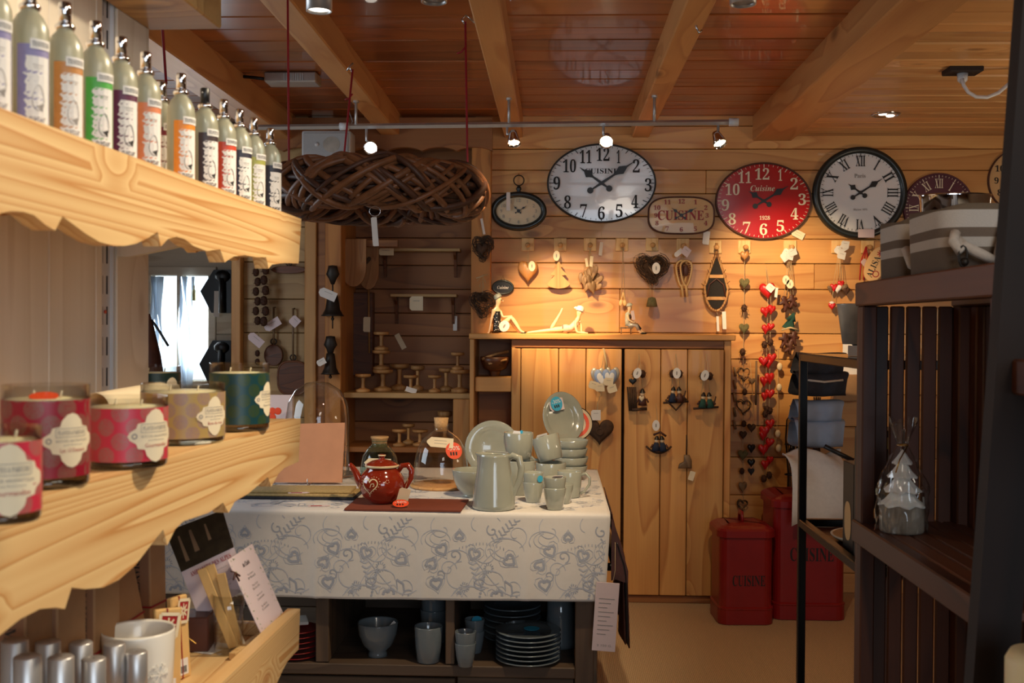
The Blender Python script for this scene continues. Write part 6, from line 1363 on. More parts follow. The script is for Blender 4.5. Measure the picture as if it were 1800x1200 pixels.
# cutting boards hung on the alcove side post
def board(lab, px, py, w_, h_, y, rot, mat='turned_wood'):
    c = onY(px, py, y); k = y/FPX; t = thing('cutting_board', lab, 'board', c, (0, 0, rot))
    pts = [(-w_/2*k, h_/2*k), (w_/2*k, h_/2*k), (w_/2*k, -h_*.1*k)] + [(w_/2*k*math.cos(a), -h_*.1*k - h_*.4*k*math.sin(a)) for a in [PI*q/12 for q in range(1, 12)]] + [(-w_/2*k, -h_*.1*k)]
    MB().prism(pts, -.009, .009).build('board', M[mat], t); return t, k
M['board_pale'] = wood('board_pale', lin(176,126,76), lin(132,84,44), 'Z', rings=6, knots=.6, vary=.1, scale=3)
structure(MB().cbox((XB1 + .001, YW + .05, onY(600, 432, YW).z), (XB1 + .30, YW + .075, onY(600, 420, YW).z), .002).build('trim_18', M['pine_brown']))
t, k = board('near rounded wooden chopping board hanging at the alcove post', 622, 462, 44, 84, YW + .025, 0, 'board_pale'); t, k = board('rear wooden chopping board with heart cut hanging in the alcove', 648, 468, 36, 82, YW + .12, 0, 'board_pale')
h_ = MB(); puffy(h_, heart2d(14*k, 14*k, 16), .004); h_.build('dark_heart', M['bark'], t, (-2*k, -.011, 10*k)); MB().tube([(0, 0, 41*k), (0, .1, 50*k), (0, .21, 52*k)], .003, 5).build('hook', M['iron'], t)
t = thing('wooden_panel', 'dark wooden panel standing below the chopping boards', 'panel', al_(635, 560, .05)); MB().cbox((-22*KA, -.02, -100*KA), (22*KA, .04, 46*KA), .004).build('panel', M['brown_board'], t); MB().tube([(14*KA, -.03, 60*KA), (16*KA, -.03, -60*KA)], .006, 6).build('rod', M['turned_wood'], t)  # a flat wooden panel with a rod in front
price_tag(t, (14*KA, -.045, 78*KA), .02, .06, 'paper', (0, .2, .3), lines=0); price_tag(t, (12*KA, -.045, -10*KA), .042, .09, 'paper_warm', (0, .02, .1), lines=0)
# wooden stands: turned discs on stems
def stand(lab, px, py, w_, h_, y=None, z=None, zabs=None):
    yy = YW + (.12 if y is None else y); k = yy/FPX; p = onY(px, py, yy); zz = (zs if z is None else z) + .0008 if zabs is None else zabs
    t = thing('wooden_stand', lab, 'stand', (p.x, yy, zz), (0, 0, random.random()), None); r, H = w_/2*k, h_*k
    MB().lathe([(.001, 0), (r*.9, 0), (r*.9, H*.14), (r*.6, H*.18), (r*.26, H*.24)], 18).build('foot', M['turned_wood'], t); MB().lathe([(r*.26, H*.2), (r*.2, H*.5), (r*.26, H*.82)], 14).build('stem', M['turned_wood'], t)
    MB().lathe([(r*.26, H*.80), (r*.8, H*.84), (r, H*.88), (r, H), (.001, H)], 18).build('top', M['turned_wood'], t); return t
k0 = (YW+.12)/FPX
stand('bottom wooden stand of the tower of three in the alcove', 673, 690, 36, 38); stand('middle wooden stand of the tower of three in the alcove', 673, 0, 32, 34, zabs=zs + 38.5*k0); stand('topmost wooden stand of the tower of three in the alcove', 673, 0, 28, 32, zabs=zs + 73*k0)
stand('low wooden stand beside the alcove post', 638, 690, 28, 32, .02); stand('wooden stand just beyond the tower of three stands', 702, 690, 34, 46, .25); stand('wooden stand with white card leaning at its foot', 722, 690, 26, 30, .04)
stand('slim wooden stand behind the white card', 734, 690, 24, 44, .2); stand('lone low wooden stand at the middle of the alcove shelf', 764, 690, 24, 30, .06); stand('wider wooden stand at the rear of the alcove shelf', 784, 690, 26, 40, .2)
stand('bottom wooden stand of the pair by the cabinet end', 808, 690, 34, 40, .06); k1 = (YW+.06)/FPX; stand('topmost wooden stand of the pair by the cabinet end', 808, 0, 24, 30, .06, zabs=zs + 40.5*k1)
stand('dark wooden stand on the lower alcove shelf beside the cork cloche', 702, 785, 26, 30, .02, zl); stand('taller dark wooden stand on the lower alcove shelf', 718, 785, 22, 36, .14, zl); stand('dark wooden stand behind the cloche neck on the lower shelf', 738, 785, 28, 28, .06, zl); stand('dark wooden stand near the alcove corner on the lower shelf', 782, 785, 26, 58, .16, zl)
P = onY(722, 683, YW - .02); t = thing('price_card', 'white price card lying on the edge of the alcove shelf', 'card', (P.x, YW - .015, zs + .012)); MB().cbox((-.032, -.001, -.011), (.032, .001, .02), .0006).build('card', M['paper'], t, rot=(-.5, .3, 0))
P = onY(703, 600, YAL - .03); t = thing('price_card', 'slanted beige card pinned to the alcove planks', 'card', (P.x, YAL - .006, P.z)); MB().cbox((-.016, -.002, -.05), (.016, .002, .05), .0006).build('card', M['paper_warm'], t, rot=(0, -.5, 0))
# iron bells on the post
YPB = YW - .10
def bell(lab, px, top, by, w_, figure_h, tagd):
    c = onY(px, top, YPB - .05); k = (YPB-.05)/FPX; t = thing('iron_bell', lab, 'bell', c); H = (by-top)*k; r = w_/2*k
    MB().lathe([(.001, 0), (8*k, -1*k), (9*k, -7*k), (12*k, -16*k), (7*k, -24*k), (3*k, -figure_h*k), (.001, -figure_h*k)], 12, M=Matrix.Diagonal((1, .6, 1, 1))).build('bird_finial', M['iron'], t)
    MB().tube([(0, 0, -(figure_h-4)*k), (0, 0, -H + 34*k)], 1.3*k, 6).build('chain', M['iron'], t)
    MB().lathe([(.001, -H + 38*k), (r*.42, -H + 37*k), (r*.5, -H + 28*k), (r*.62, -H + 12*k), (r*.85, -H + 3*k), (r, -H), (r*.92, -H + .5*k), (r*.55, -H + 12*k), (.001, -H + 34*k)], 28).build('bell', M['iron'], t)
    MB().tube([(0, 0, -H + 20*k), (0, 0, -H - 4*k)], 1.5*k, 6).ball((0, 0, -H - 5*k), 3*k, 8).build('clapper', M['iron'], t)
    MB().tube([(0, 0, -4*k), (0, .05, -2*k)], .004, 5).build('hook', M['iron'], t)
    x, z, a, w2, h2 = tagd; price_tag(t, (x*k, -r - .01, z*k), w2, h2, 'paper', (0, a, .1), lines=1); return t, k
t, k = bell('upper dark iron bell with bird finial hanging on the alcove post', 585, 466, 556, 42, 34, (-4, -52, .4, .10, .052))
MB().tube([(0, 0, -95*k), (0, 0, -112*k)], 1.2*k, 5).build('lower_chain', M['iron'], t)
bell('lower dark iron bell with white tag below another bell', 581, 590, 658, 34, 38, (-12, -46, -.5, .05, .035))
# pans, chains and cones on the grey plank wall
def pan(lab, px, py, w_, h_, hook_dz, sq=False):
    c = onY(px, py, YW - .03); k = YW/FPX; t = thing('copper_pan', lab, 'pan', c)
    out = ell2d(w_/2*k, h_/2*k, 30, 3.0 if sq else 2.1)
    ringloops(out, [((.6, .6), .028), ((.96, .96), .024), ((1, 1), -.01), ((.95, .95), -.016), ((.88, .88), -.006)], 'rim', M['brown_board'], t); MB().prism([(a*.9, b*.9) for a, b in out], -.008, .02).build('body', M['brown_board'], t)
    MB().tube([(0, 0, h_/2*k), (0, 0, h_/2*k + hook_dz*k)], .006, 6).build('handle', M['drift'], t); MB().tube([(5*k*math.cos(a), 0, h_/2*k + 5*k + 5*k*math.sin(a)) for a in [2*PI*q/14 for q in range(14)]], .004, 6, closed=True).build('ring', M['iron'], t); MB().tube([(0, 0, h_/2*k + hook_dz*k - 3*k), (0, .03, h_/2*k + hook_dz*k)], .004, 5).build('hook', M['iron'], t); return t, k
t, k = pan('small round copper-brown pan hanging left of the large one', 481, 624, 33, 38, 66); price_tag(t, (-1*k, -.02, 54*k), .10, .05, 'paper_pink', (0, -.55, 0), lines=1)
t, k = pan('large copper-brown rectangular pan hanging above the table end', 515, 664, 56, 62, 92, True); price_tag(t, (4*k, -.02, 100*k), .055, .055, 'paper_pink', (0, .75, 0), lines=1)
t, k = pan('dark copper pan seen edge-on above the hanging cones', 508, 474, 62, 14, 14)
t = thing('cone_garland', 'dark garland of pine cones with white tag hanging beside door post', 'garland', onY(455, 470, YW - .09))
string(t, [(0, .085, 24*K), (0, 0, 0), (0, 0, -160*K)], .0016)
for i in range(6):
    cone_part(t, -5 + (i % 2)*3, -8 - i*17, 8); cone_part(t, 12 - (i % 2)*3, -4 - i*18, 9)
string(t, [(10*K, .085, 24*K), (12*K, 0, 0), (9*K, 0, -100*K)], .0016)
for z in (-150, -165): cone_part(t, -2, z, 6)
price_tag(t, (-2*K, -.04, -126*K), .095, .05, 'paper_pink', (0, .7, .1), lines=1)

# ================================================================ ceiling track, lamps, speaker, wreath
# rear rail
ra, rb = onY(438, 224, 5.22), onY(1296, 214.5, 5.06)
t = thing('track_rail', 'long silver lamp rail below the rear ends of the beams', 'rail', (ra+rb)/2); A, Bv = ra - t.location, rb - t.location
MB().tube([tuple(A), tuple(Bv)], .013, 4).build('rail', M['steel_brushed'], t)
for px in (612, 1290): 
    q = A + (Bv-A)*((px-438)/858); d = (Bv-A).normalized()
    MB().tube([tuple(q - d*.022), tuple(q + d*.022)], .019, 8).build('joint', M['plastic_white'], t)
for px in (633, 905, 1156):
    q = A + (Bv-A)*((px-438)/858); zt = 2.588 - t.location.z
    MB().tube([tuple(q), (q.x, q.y, zt)], .007, 6).cyl((q.x, q.y, zt - .012), .014, .012, 10).build('hanger', M['steel_brushed'], t)
def railpt(px): return ra + (rb-ra)*((px-438)/858)
def lamp(lab, px, hx, hy, aim, bulb, tilt):
    q = railpt(px); k = q.y/FPX; h = onY(hx, hy, q.y - .03); t = thing('track_lamp', lab, 'lamp', q - Vector((0, 0, .014)), group=None)
    L = h - t.location; d = (Vector(aim) - h).normalized(); R = d.to_track_quat('Z', 'Y').to_matrix().to_4x4(); Mx = T(*L) @ R
    MB().tube([(0, 0, 0), (0, 0, L.z + .035), tuple(L - d*.045)], .0065, 8).build('stem', M['steel_brushed'], t)
    MB().lathe([(.001, -.05), (.018, -.05), (.022, -.03), (.029, .0), (.033, .02), (.031, .02), (.026, .0), (.015, -.03)], 24, M=Mx).build('reflector', M['chrome'], t)
    MB().lathe([(.001, .013), (.016, .012), (.027, .008), (.027, .004), (.001, .0)], 20, M=Mx).build('bulb', M[bulb], t); return t
lamp('rail lamp shining toward the camera above the wicker ring', 652, 652, 258, (-.7, 3.0, 1.2), 'bulb_white', 0)
lamp('rail lamp with reddish glow below the middle beam', 902, 903, 247, (-.05, 4.4, 1.0), 'bulb_red', 0)
lamp('rail lamp in front of the large white oval clock', 1069, 1066, 247, (.1, 3.4, 1.3), 'bulb', 0)
lamp('rail lamp near the end of the rail above the red clock', 1264, 1264, 248, (1.1, 4.3, 1.1), 'bulb', 0)
# middle row of can lamps, just at the top edge of the picture
for px, py, lab, glow in ((561, 10, 'silver can lamp lit at the top edge beside the first beam', True), (763, -6, 'silver can lamp at the top edge between two beams', False), (1306, -2, 'silver can lamp at the top edge over the fourth beam', False)):
    c = onY(px, py, 3.2); t = thing('can_lamp', lab, 'lamp', c); k = 3.2/FPX
    MB().lathe([(.001, .10), (.030, .10), (23*k, .085), (23*k, -10*k), (21*k, -10*k), (21*k, .0)], 28).build('can', M['steel_brushed'], t); MB().tube([(0, 0, .10), (0, 0, 2.706 - c.z)], .008, 8).build('stem', M['steel_brushed'], t); MB().cyl((0, 0, 2.700 - c.z), .035, .008, 20).build('ceiling_plate', M['steel_brushed'], t)
    MB().lathe([(.001, -6*k), (18*k, -6*k), (20*k, 0), (.001, 2*k)], 24).build('bulb', M['bulb_white'] if glow else M['plastic_grey'], t)
for px, py, lab in ((1557, 200, 'round recessed spot lamp in the pale ceiling nearer the plank wall'), (1527, 236, 'round recessed spot lamp glare twin in the pale ceiling')):
    if py > 210: continue
    c = onZ(px, py, 2.597); t = thing('recessed_lamp', lab, 'lamp', c)
    MB().lathe([(.075, .002), (.078, -.006), (.06, -.010), (.056, -.004)], 28).build('ring', M['chrome'], t); 
    for dx in (-.022, .03): MB().lathe([(.001, -.010), (.018, -.009), (.022, -.003), (.001, .002)], 20, M=T(dx, dx*.9, 0)).build('bulb', M['bulb_white'], t)
c = onZ(1692, 121, 2.597); t = thing('ceiling_socket', 'brown ceiling socket with white plug and looping white cable', 'socket', c)
MB().cbox((-.07, -.05, -.02), (.07, .05, .002), .003).build('plate', M['black_wood'], t); MB().lathe([(.001, -.02), (.022, -.02), (.020, -.05), (.010, -.06), (.001, -.06)], 16).build('plug', M['plastic_white'], t)
pts = [onY(px, py, c.y - .02) - c for px, py in ((1691, 138), (1694, 150), (1702, 162), (1716, 170), (1735, 171), (1755, 163), (1775, 146), (1800, 120))]
MB().tube([tuple(p) for p in pts], .008, 8).build('cable', M['plastic_white'], t)
# ceiling box with cable and the white speaker
c = onZ(515, 132, 2.70); c.z = 2.70; t = thing('transformer_box', 'grey ribbed transformer box with black cable fixed under the ceiling', 'box', c); 
MB().cbox((-.125, -.06, -.045), (.125, .06, .004), .006).build('case', M['steel_brushed'], t)
for q in range(9): MB().box((-.03 + q*.011, -.0615, -.04), (-.024 + q*.011, -.06, -.004)).build('rib', M['plastic_grey'], t)
MB().tube([(-.12, 0, -.02), (-.18, 0, -.012), (-.26, .0, -.004)], .008, 6).build('cable', M['black'], t)
YS = 5.86; c = onY(573, 254, YS); t = thing('wall_speaker', 'small white loudspeaker box on a bracket above the alcove', 'speaker', c); k = YS/FPX
MB().cbox((-44*k, -.0, -25*k), (44*k, .14, 25*k), .012, seg=2).build('cabinet', M['plastic_white'], t); MB().cbox((-40*k, -.006, -21*k), (40*k, .001, 21*k), .004).build('grille', M['plastic_grey'], t); MB().prism(ell2d(15*k, 14*k, 24), -.0075, -.005).build('woofer', M['zinc'], t, (10*k, 0, 0))
for x, h in ((-16, 2), ): MB().lathe([(4*k, 0), (4*k, .004), (.001, .005)], 14, M=T(x*k, -.006, 0) @ RX(PI/2)).build('tweeter', M['plastic_white'], t)
MB().tube([(0, .13, -24*k), (0, .2, -30*k), (0, .245, -32*k)], .012, 8).cbox((20*k, .02, -35*k), (40*k, .08, -25*k), .003).build('bracket', M['plastic_white'], t)
MB().tube([(30*k, .1, 25*k), (38*k, .15, 50*k), (30*k, .16, (2.71 - c.z))], .003, 5).build('cable', M['plastic_white'], t)
# hooks in the ceiling
t = thing('ceiling_hook', 'small steel hook screwed into the side of the fourth beam', 'hook', onY(1224, 52, 3.9)); p = onX(1224, 48, .5)
t.location = (p.x, p.y, p.z); MB().tube([(.0, 0, .03), (-.0, 0, 0), (.01, 0, -.02), (.02, 0, -.01)], .004, 6).build('hook', M['steel'], t)

# the hanging wicker ring
YR = 3.45; kr = YR/FPX
cc = onY(665, 338, YR); t = thing('wicker_ring', 'large ring of twisted dark brown vines hung on red cords', 'wreath', cc)
RM, Rm = 150*kr, 40*kr
rnd = random.Random(11)
def torus_strand(ph, turns, r0, th0, span, wob):
    out = []; n = max(16, int(span*18))
    for i in range(n+1):
        u = th0 + span*i/n; v = ph + turns*u; rr = r0*(1 + .08*math.sin(3*u + ph)) + wob*math.sin(5*u + ph*3); sq = 1.0
        out.append(((RM + rr*math.cos(v))*math.cos(u), (RM + rr*math.cos(v))*math.sin(u), rr*.98*math.sin(v)))
    return out
for q in range(46):
    ph = 2*PI*q/46 + rnd.uniform(-.2, .2); tn = rnd.choice([2.6, 3.2, -2.8, -3.4, 1.6, -1.8, 4.5, -4.5]); sp_ = rnd.uniform(2.4, 6.0)
    MB().tube(torus_strand(ph, tn, Rm*rnd.uniform(.92, 1.04), rnd.uniform(0, 6.28), sp_, .004), rnd.uniform(.007, .0115), 6).build('vine', M['vine'] if rnd.random() < .6 else M['vine_dark'], t)
for q in range(24):
    ph = 2*PI*q/24; MB().tube(torus_strand(ph, rnd.choice([.3, -.4, .6]), Rm*rnd.uniform(.5, .8), rnd.uniform(0, 6), 6.2, .003), .011, 6).build('vine', M['vine_dark'], t)
for tx_, ty_, bx_, by_, dy in ((505, -140, 508, 300, -.12), (620, 122, 602, 300, .10), (818, 38, 822, 312, -.05)):
    b = onY(bx_, by_, YR + dy) - cc; a = onZ(tx_, ty_, 2.585) if 0 else None
    zc_ = {505: 2.70, 620: 2.60, 818: 2.60}[tx_]
    top = onY(tx_, ty_, YR + dy)
    if tx_ == 505: top = Vector((top.x, YR + dy, 2.705))
    top = top - cc
    MB().tube([tuple(b - Vector((0, 0, .03))), tuple(b), tuple(top)], .0035, 6).build('cord', M['red_cord'], t)
    if tx_ != 505:
        e = Vector((.028 if tx_ == 818 else -.022, .015, .0)); MB().tube([tuple(top + Vector((0, 0, -.008))), tuple(top + Vector((-.012, 0, .006))), tuple(top + Vector((0, 0, .02))), tuple(top + e*.5 + Vector((0, 0, .012))), tuple(top + e)], .003, 6).build('hook', M['steel'], t)
        MB().tube([tuple(top - Vector((0, 0, .08))), tuple(top - Vector((.012, 0, .095))), tuple(top - Vector((.026, 0, .10)))], .003, 5).build('knot', M['red_cord'], t)
    MB().tube([(b.x - .05, b.y - .03, b.z - .1), (b.x - .02, b.y - .02, b.z + .004), (b.x + .03, b.y + .02, b.z - .02)], .0035, 5).build('cord_wrap', M['red_cord'], t)
rp_ = onY(659, 371, YR - .3) - cc; MB().tube([(rp_.x + 9*kr*math.cos(a), rp_.y, rp_.z + 8*kr*math.sin(a)) for a in [2*PI*q/16 for q in range(16)]], .0014, 5, closed=True).build('tag_ring', M['steel'], t)
price_tag(t, (rp_.x + 0*kr, rp_.y, rp_.z - 33*kr), .017, .085, 'paper', (0, -.08, .05), lines=0)

t = thing('hanging_red_cord', 'thin red cord hanging from the ceiling behind the spray bottles', 'cord', (onY(278, 30, 2.6).x, 2.6, 2.706))  # a red cord like those of the wicker ring
MB().tube([(0, 0, 0), (.002, 0, -.35), (.02, 0, -.62)], .0035, 6).build('cord', M['red_cord'], t); MB().lathe([(.001, 0), (.012, 0), (.010, -.006), (.001, -.008)], 10).build('hook_plate', M['steel'], t)
# ================================================================ things in the tray shelf by the camera
ZQ = ZTB + .0008
def ont(px, py, z=None): return onZ(px, py, ZQ if z is None else z)
def tray(px, py, x):
    """on the tray floor at depth x behind the front: position whose foot lies under the pixel column"""
    y, z = sl(px, py, x); return sw(x, y, ZQ)
# brown gift boxes tied with red cord
def giftbox(lab, px, x, w_, d, h, rotz, tilt=0.0, words='AMBIANCES DES ALPES', lay=False, z=0.0):
    y = sl(px, 1080, x)[0]; c = sw(x, y, ZQ + z)
    t = thing('gift_box', lab, 'box', c, (0, tilt, SA + rotz))
    MB().cbox((-w_/2, -d/2, 0), (w_/2, d/2, h), .0015).build('box', M['card'], t)
    MB().box((-w_/2 - .0004, -d/2 - .0006, .01), (w_/2*.86, -d/2 - .0001, h - .001)).build('paper_band', M['card_light'] if 0 else M['card_band'], t)
    g = MB(); letters(g, serif(words), .013, (0, h*.52 if len(words) > 6 else h*.72), h*.85 if len(words) > 6 else h*.36, rot=-PI/2, y=-d/2 - .0012); g.build('lettering', M['ink'], t, fix=False)
    e = .0018
    MB().box((-w_/2 - e, -d/2 - e, h*.42), (w_/2 + e, d/2 + e, h*.42 + .0025)).build('red_cord', M['red_cord'], t)
    return t
M['card_band'] = plain('card_band', lin(146,104,74), .75, var=.06)
giftbox('brown gift box at the dark end of the tray beside the silver caps', 44, -.14, .034, .08, .225, .12)
giftbox('brown gift box with red cord second from the silver caps', 103, -.14, .034, .08, .23, .05)
giftbox('brown gift box with full lettering standing upright beside the leaning one', 168, -.168, .034, .08, .235, .02)
giftbox('brown gift box leaning beside the white lantern cup', 232, -.185, .036, .09, .215, .02, -.20, 'ALPES')
giftbox('rear brown gift box lying behind the leaning ones', 256, -.225, .05, .05, .19, -.1, -.02)
# aluminium capped bottles, two staggered rows
for i, (px, py, lab) in enumerate(((26,1124,'silver capped bottle at the rear row start'),(84,1126,'second silver capped bottle of the rear row'),(142,1128,'third silver capped bottle of the rear row'),(201,1130,'silver capped bottle of the rear row before the white cup'),(48,1152,'silver capped bottle at the front row start'),(107,1153,'second silver capped bottle of the front row'),(165,1156,'third silver capped bottle of the front row'),(240,1144,'silver capped bottle standing alone nearest the white cup'))):
    x = -.10 if i < 4 else (-.065 if i < 7 else -.075); y, zt = sl(px, py, x); c = sw(x, y, ZQ)
    t = thing('capped_bottle', lab, 'bottle', c, (0, 0, SA)); H = zt - ZQ
    MB().lathe([(.001, 0), (.0135, 0), (.0135, H*.42), (.011, H*.5), (.001, H*.5)], 20).build('bottle', FROST, t)
    MB().lathe([(.0125, H*.44), (.0138, H*.45), (.0138, H - .0015), (.0122, H), (.001, H)], 24).build('cap', M['steel_brushed'], t)
# white porcelain lantern cup
y, zt = sl(243, 1104, -.11); c = sw(-.11, y, ZQ); t = thing('porcelain_cup', 'white porcelain candle cup with embossed snowflake and wide mouth', 'cup', c, (0, 0, SA)); H = zt - ZQ; r = .049
MB().lathe([(.001, 0), (r*.86, 0), (r*.94, H*.3), (r, H*.97), (r*.98, H), (r*.93, H*.97), (r*.86, H*.3), (r*.8, .006), (.001, .005)], 44).build('body', M['porcelain'], t)
sn = MB(); rr = r*1.0 + .0006; th0 = math.radians(58)
for q in range(6):
    a = PI*q/6*2
    for s0, s1 in ((.002, .014),):
        P0, P1 = (s0*math.cos(a), H*.56 + s0*math.sin(a)), (s1*math.cos(a), H*.56 + s1*math.sin(a)); ribbon(sn, [P0, P1], .0022, lambda x, z: (rr*math.sin(x/rr), -rr*math.cos(x/rr), z))
        for m in (.6, .85):
            for sg in (-1, 1):
                Q0 = (s1*m*math.cos(a), H*.56 + s1*m*math.sin(a)); Q1 = (Q0[0] + .005*math.cos(a + sg*.9), Q0[1] + .005*math.sin(a + sg*.9)); ribbon(sn, [Q0, Q1], .0016, lambda x, z: (rr*math.sin(x/rr), -rr*math.cos(x/rr), z))
solid(sn.build('snowflake', M['porcelain'], t, rot=(0, 0, th0)), .0014, 1)
MB().prism([(.016*math.cos(a)*1.1, .016*math.sin(a)) for a in [2*PI*q/14 for q in range(14)]], 0, .001, 'XY').build('paper_sticker', M['card_light'], t, (0, 0, H*.80), (.15, .1, 0))
# folding fragrance sachets with lace tags
def sachet(lab, px, py, x, h, rot, tagx):
    y = sl(px, py, x)[0]; t = thing('scented_sachet', lab, 'sachet', sw(x, y, ZQ), (-.10, .05, SA + rot))
    MB().cbox((-.020, -.005, 0), (.020, .005, h), .002).build('sleeve', M['card_light'], t); MB().box((-.0025, -.0062, .0), (-.0005, .0062, h)).build('red_ribbon', M['red_cord'], t)
    lb = MB().box((-.016, -.0058, .006), (.012, -.0052, .03)).build('barcode_label', M['paper'], t); g = MB()
    for q in range(8): g.box((-.006 + q*.0018, -.0062, .009), (-.0052 + q*.0018, -.0059, .019))
    g.build('barcode', M['ink'], lb)
    L = MB().prism([(-.014, -.016), (.014, -.016), (.014, .016), (-.014, .016)], -.0004, .0004).build('red_backing', M['red_cloth'], t, (tagx, -.010, h*.82), (.1, .12, .1))
    g = MB()
    for a in range(8): ribbon(g, [(.002*math.cos(a*PI/4), .002*math.sin(a*PI/4)), (.0115*math.cos(a*PI/4 + .12), .0115*math.sin(a*PI/4 + .12))], .0026, lambda X, Z: (X, -.0010, Z))
    ribbon(g, [(-.0145, -.0165), (.0145, -.0165), (.0145, .0165), (-.0145, .0165), (-.0145, -.0165)], .0048, lambda X, Z: (X, -.0011, Z)); ribbon(g, [(.006*math.cos(q*PI/8), .006*math.sin(q*PI/8)) for q in range(17)], .0012, lambda X, Z: (X, -.0012, Z))
    g.build('lace', M['paper_warm'], L, fix=False); return t
sachet('tan scented sachet with square lace tag beside the white cup', 292, 1120, -.10, .130, .75, -.002)
sachet('tan scented sachet with lace tag edge-on behind the other', 318, 1110, -.115, .125, 1.3, .0)
# dark box, clear beaker with tester strips
y = sl(352, 1090, -.16)[0]; t = thing('dark_box', 'dark brown box standing behind the glass of tester strips', 'box', sw(-.175, y - .045, ZQ), (0, 0, SA + .15)); MB().cbox((-.05, -.03, 0), (.05, .03, .058), .002).build('box', M['leather'], t); MB().tube([(-.03, -.031, .02), (0, -.032, .04), (.03, -.031, .015)], .001, 4).build('gold_line', M['brass'], t)
p = ont(402, 1146, ZQ); q = p - SR; t = thing('glass_beaker', 'small clear glass holding pale wooden tester strips', 'glass', (p.x, p.y, ZQ)); gx = p
MB().lathe([(.001, .0005), (.021, .0), (.023, .008), (.0245, .07), (.027, .098), (.0255, .098), (.023, .07), (.0215, .010), (.001, .008)], 32).build('glass', M['glass'], t)
for i, (dx, dy, top, mat, lab) in enumerate(((-.046, .0, .138, 'card_light', 'first beige tester strip fanned out of the clear glass'), (-.036, .012, .142, 'card_light', 'tallest beige tester strip in the clear glass'), (-.012, -.006, .132, 'card_light', 'middle beige tester strip in the clear glass'), (-.026, .010, .120, 'paper_warm', 'cream tester strip behind others in the clear glass'))):
    a = Vector((.010 + .003*i, -.006 + .004*i, .010)); b = Vector((dx, dy, top)); d = (b - a); L = d.length
    s = MB().cbox((-.0078, -.0012, 0), (.0078, .0012, L), .0006); zz_ = d.normalized(); xx_ = (RGT - zz_*RGT.dot(zz_)).normalized(); yy_ = zz_.cross(xx_); qn = Matrix(((xx_.x, yy_.x, zz_.x), (xx_.y, yy_.y, zz_.y), (xx_.z, yy_.z, zz_.z))).to_euler()
    o = s.build('tester_strip', M[mat], None, gx + a + Vector((0, 0, .0)), qn); tag(o, lab, 'strip')
# leaflet: Ambiances des Alpes, price list card: Au Chalet
def quad_card(name, lab, cat, px, xx, mat, thick=.0012):
    """a thin card through four picture corners, each at its own depth behind the shelf front"""
    P = [sw(x, *sl(a, b, x)) if x < .5 else onY(a, b, x) for (a, b), x in zip(px, xx)]; c = sum(P, Vector())/4
    ux = (P[1] - P[0]).normalized(); n = ux.cross(P[3] - P[0]).normalized(); uz = n.cross(ux)
    R = Matrix(((ux.x, -n.x, uz.x), (ux.y, -n.y, uz.y), (ux.z, -n.z, uz.z))).to_4x4()
    Li = R.inverted(); L = [Li @ (p - c) for p in P]
    t = thing(name, lab, cat, c); t.rotation_euler = R.to_euler()
    pts = [(l.x, l.z) for l in L]; sgn = -1
    return t, pts, L, n
t, pts, L, n = quad_card('leaflet', 'leaflet with dark photo and red title leaning behind the glass', 'leaflet', [(350, 1085), (434, 1035), (390, 895), (292, 935)], [1.80, 1.82, 1.87, 1.86], 'paper')
tow = -1 if n.dot(EYE - t.location) > 0 else 1
def lay(pts, u, v): # bilinear point on the card, u along the bottom, v upward
    a = Vector(pts[0])*(1-u) + Vector(pts[1])*u; b = Vector(pts[3])*(1-u) + Vector(pts[2])*u; return a*(1-v) + b*v
M['leaf_photo'] = plain('leaf_photo', lin(54,44,26), .4, var=.6, scale=60)
MB().prism(pts, -.0005, .0005).build('sheet', M['paper_pink'], t)
f = tow*.0009
mb = MB(); mb.add([(p.x, f, p.y) for p in (lay(pts, .0, .52), lay(pts, 1, .52), lay(pts, 1, 1), lay(pts, 0, 1))], [(0, 1, 2, 3)]); ph = mb.build('photo', M['leaf_photo'], t, fix=False)
mb = MB(); 
for u0, v0, w2, h2 in ((.14, .60, .07, .3), (.34, .66, .09, .26), (.62, .72, .06, .2)): mb.add([(p.x, tow*.0012, p.y) for p in (lay(pts, u0, v0), lay(pts, u0+w2, v0), lay(pts, u0+w2*.7, v0+h2), lay(pts, u0+w2*.2, v0+h2))], [(0, 1, 2, 3)])
mb.build('pale_trees', M['drift'], ph, fix=False)
def cardtext(par, pts, body, u, v, hh, wd, mat, tow):
    vs, fs = text_geo(body, hh, wd); o = lay(pts, u, v); ex = (lay(pts, 1, v) - lay(pts, 0, v)).normalized(); ey = Vector((-ex.y, ex.x))
    if ey.dot(lay(pts, u, 1) - lay(pts, u, 0)) < 0: ey = -ey
    g = MB(); g.add([((o + ex*x + ey*z).x, tow*.0013, (o + ex*x + ey*z).y) for x, z in vs], fs); return g.build('lettering', M[mat], par, fix=False)
cardtext(t, pts, serif('AMBIANCES DES ALPES'), .52, .45, .0085, .074, 'ink_red', tow)
for i, v in enumerate((.36, .30, .25, .20, .15)): cardtext(t, pts, ['Collection parfums', 'Senteurs de montagne', 'bois et fleurs', 'bougies et sachets', 'brumes'][i], .55, v, .0024, .045 - .006*(i % 3), 'ink_grey', tow)
t, pts, L, n = quad_card('price_list_card', 'tall floral edged card headed Au Chalet leaning on the tray front', 'card', [(461, 1118), (498, 1078), (442, 956), (400, 984)], [-.030, -.026, -.085, -.09], 'paper')
tow = -1 if n.dot(EYE - t.location) > 0 else 1
MB().prism(pts, -.0006, .0006).build('card', M['paper_pink'], t)
GL = plain('leaf_green', lin(150,170,110), .7, var=.3, scale=200); g = MB(); rnd = random.Random(4)
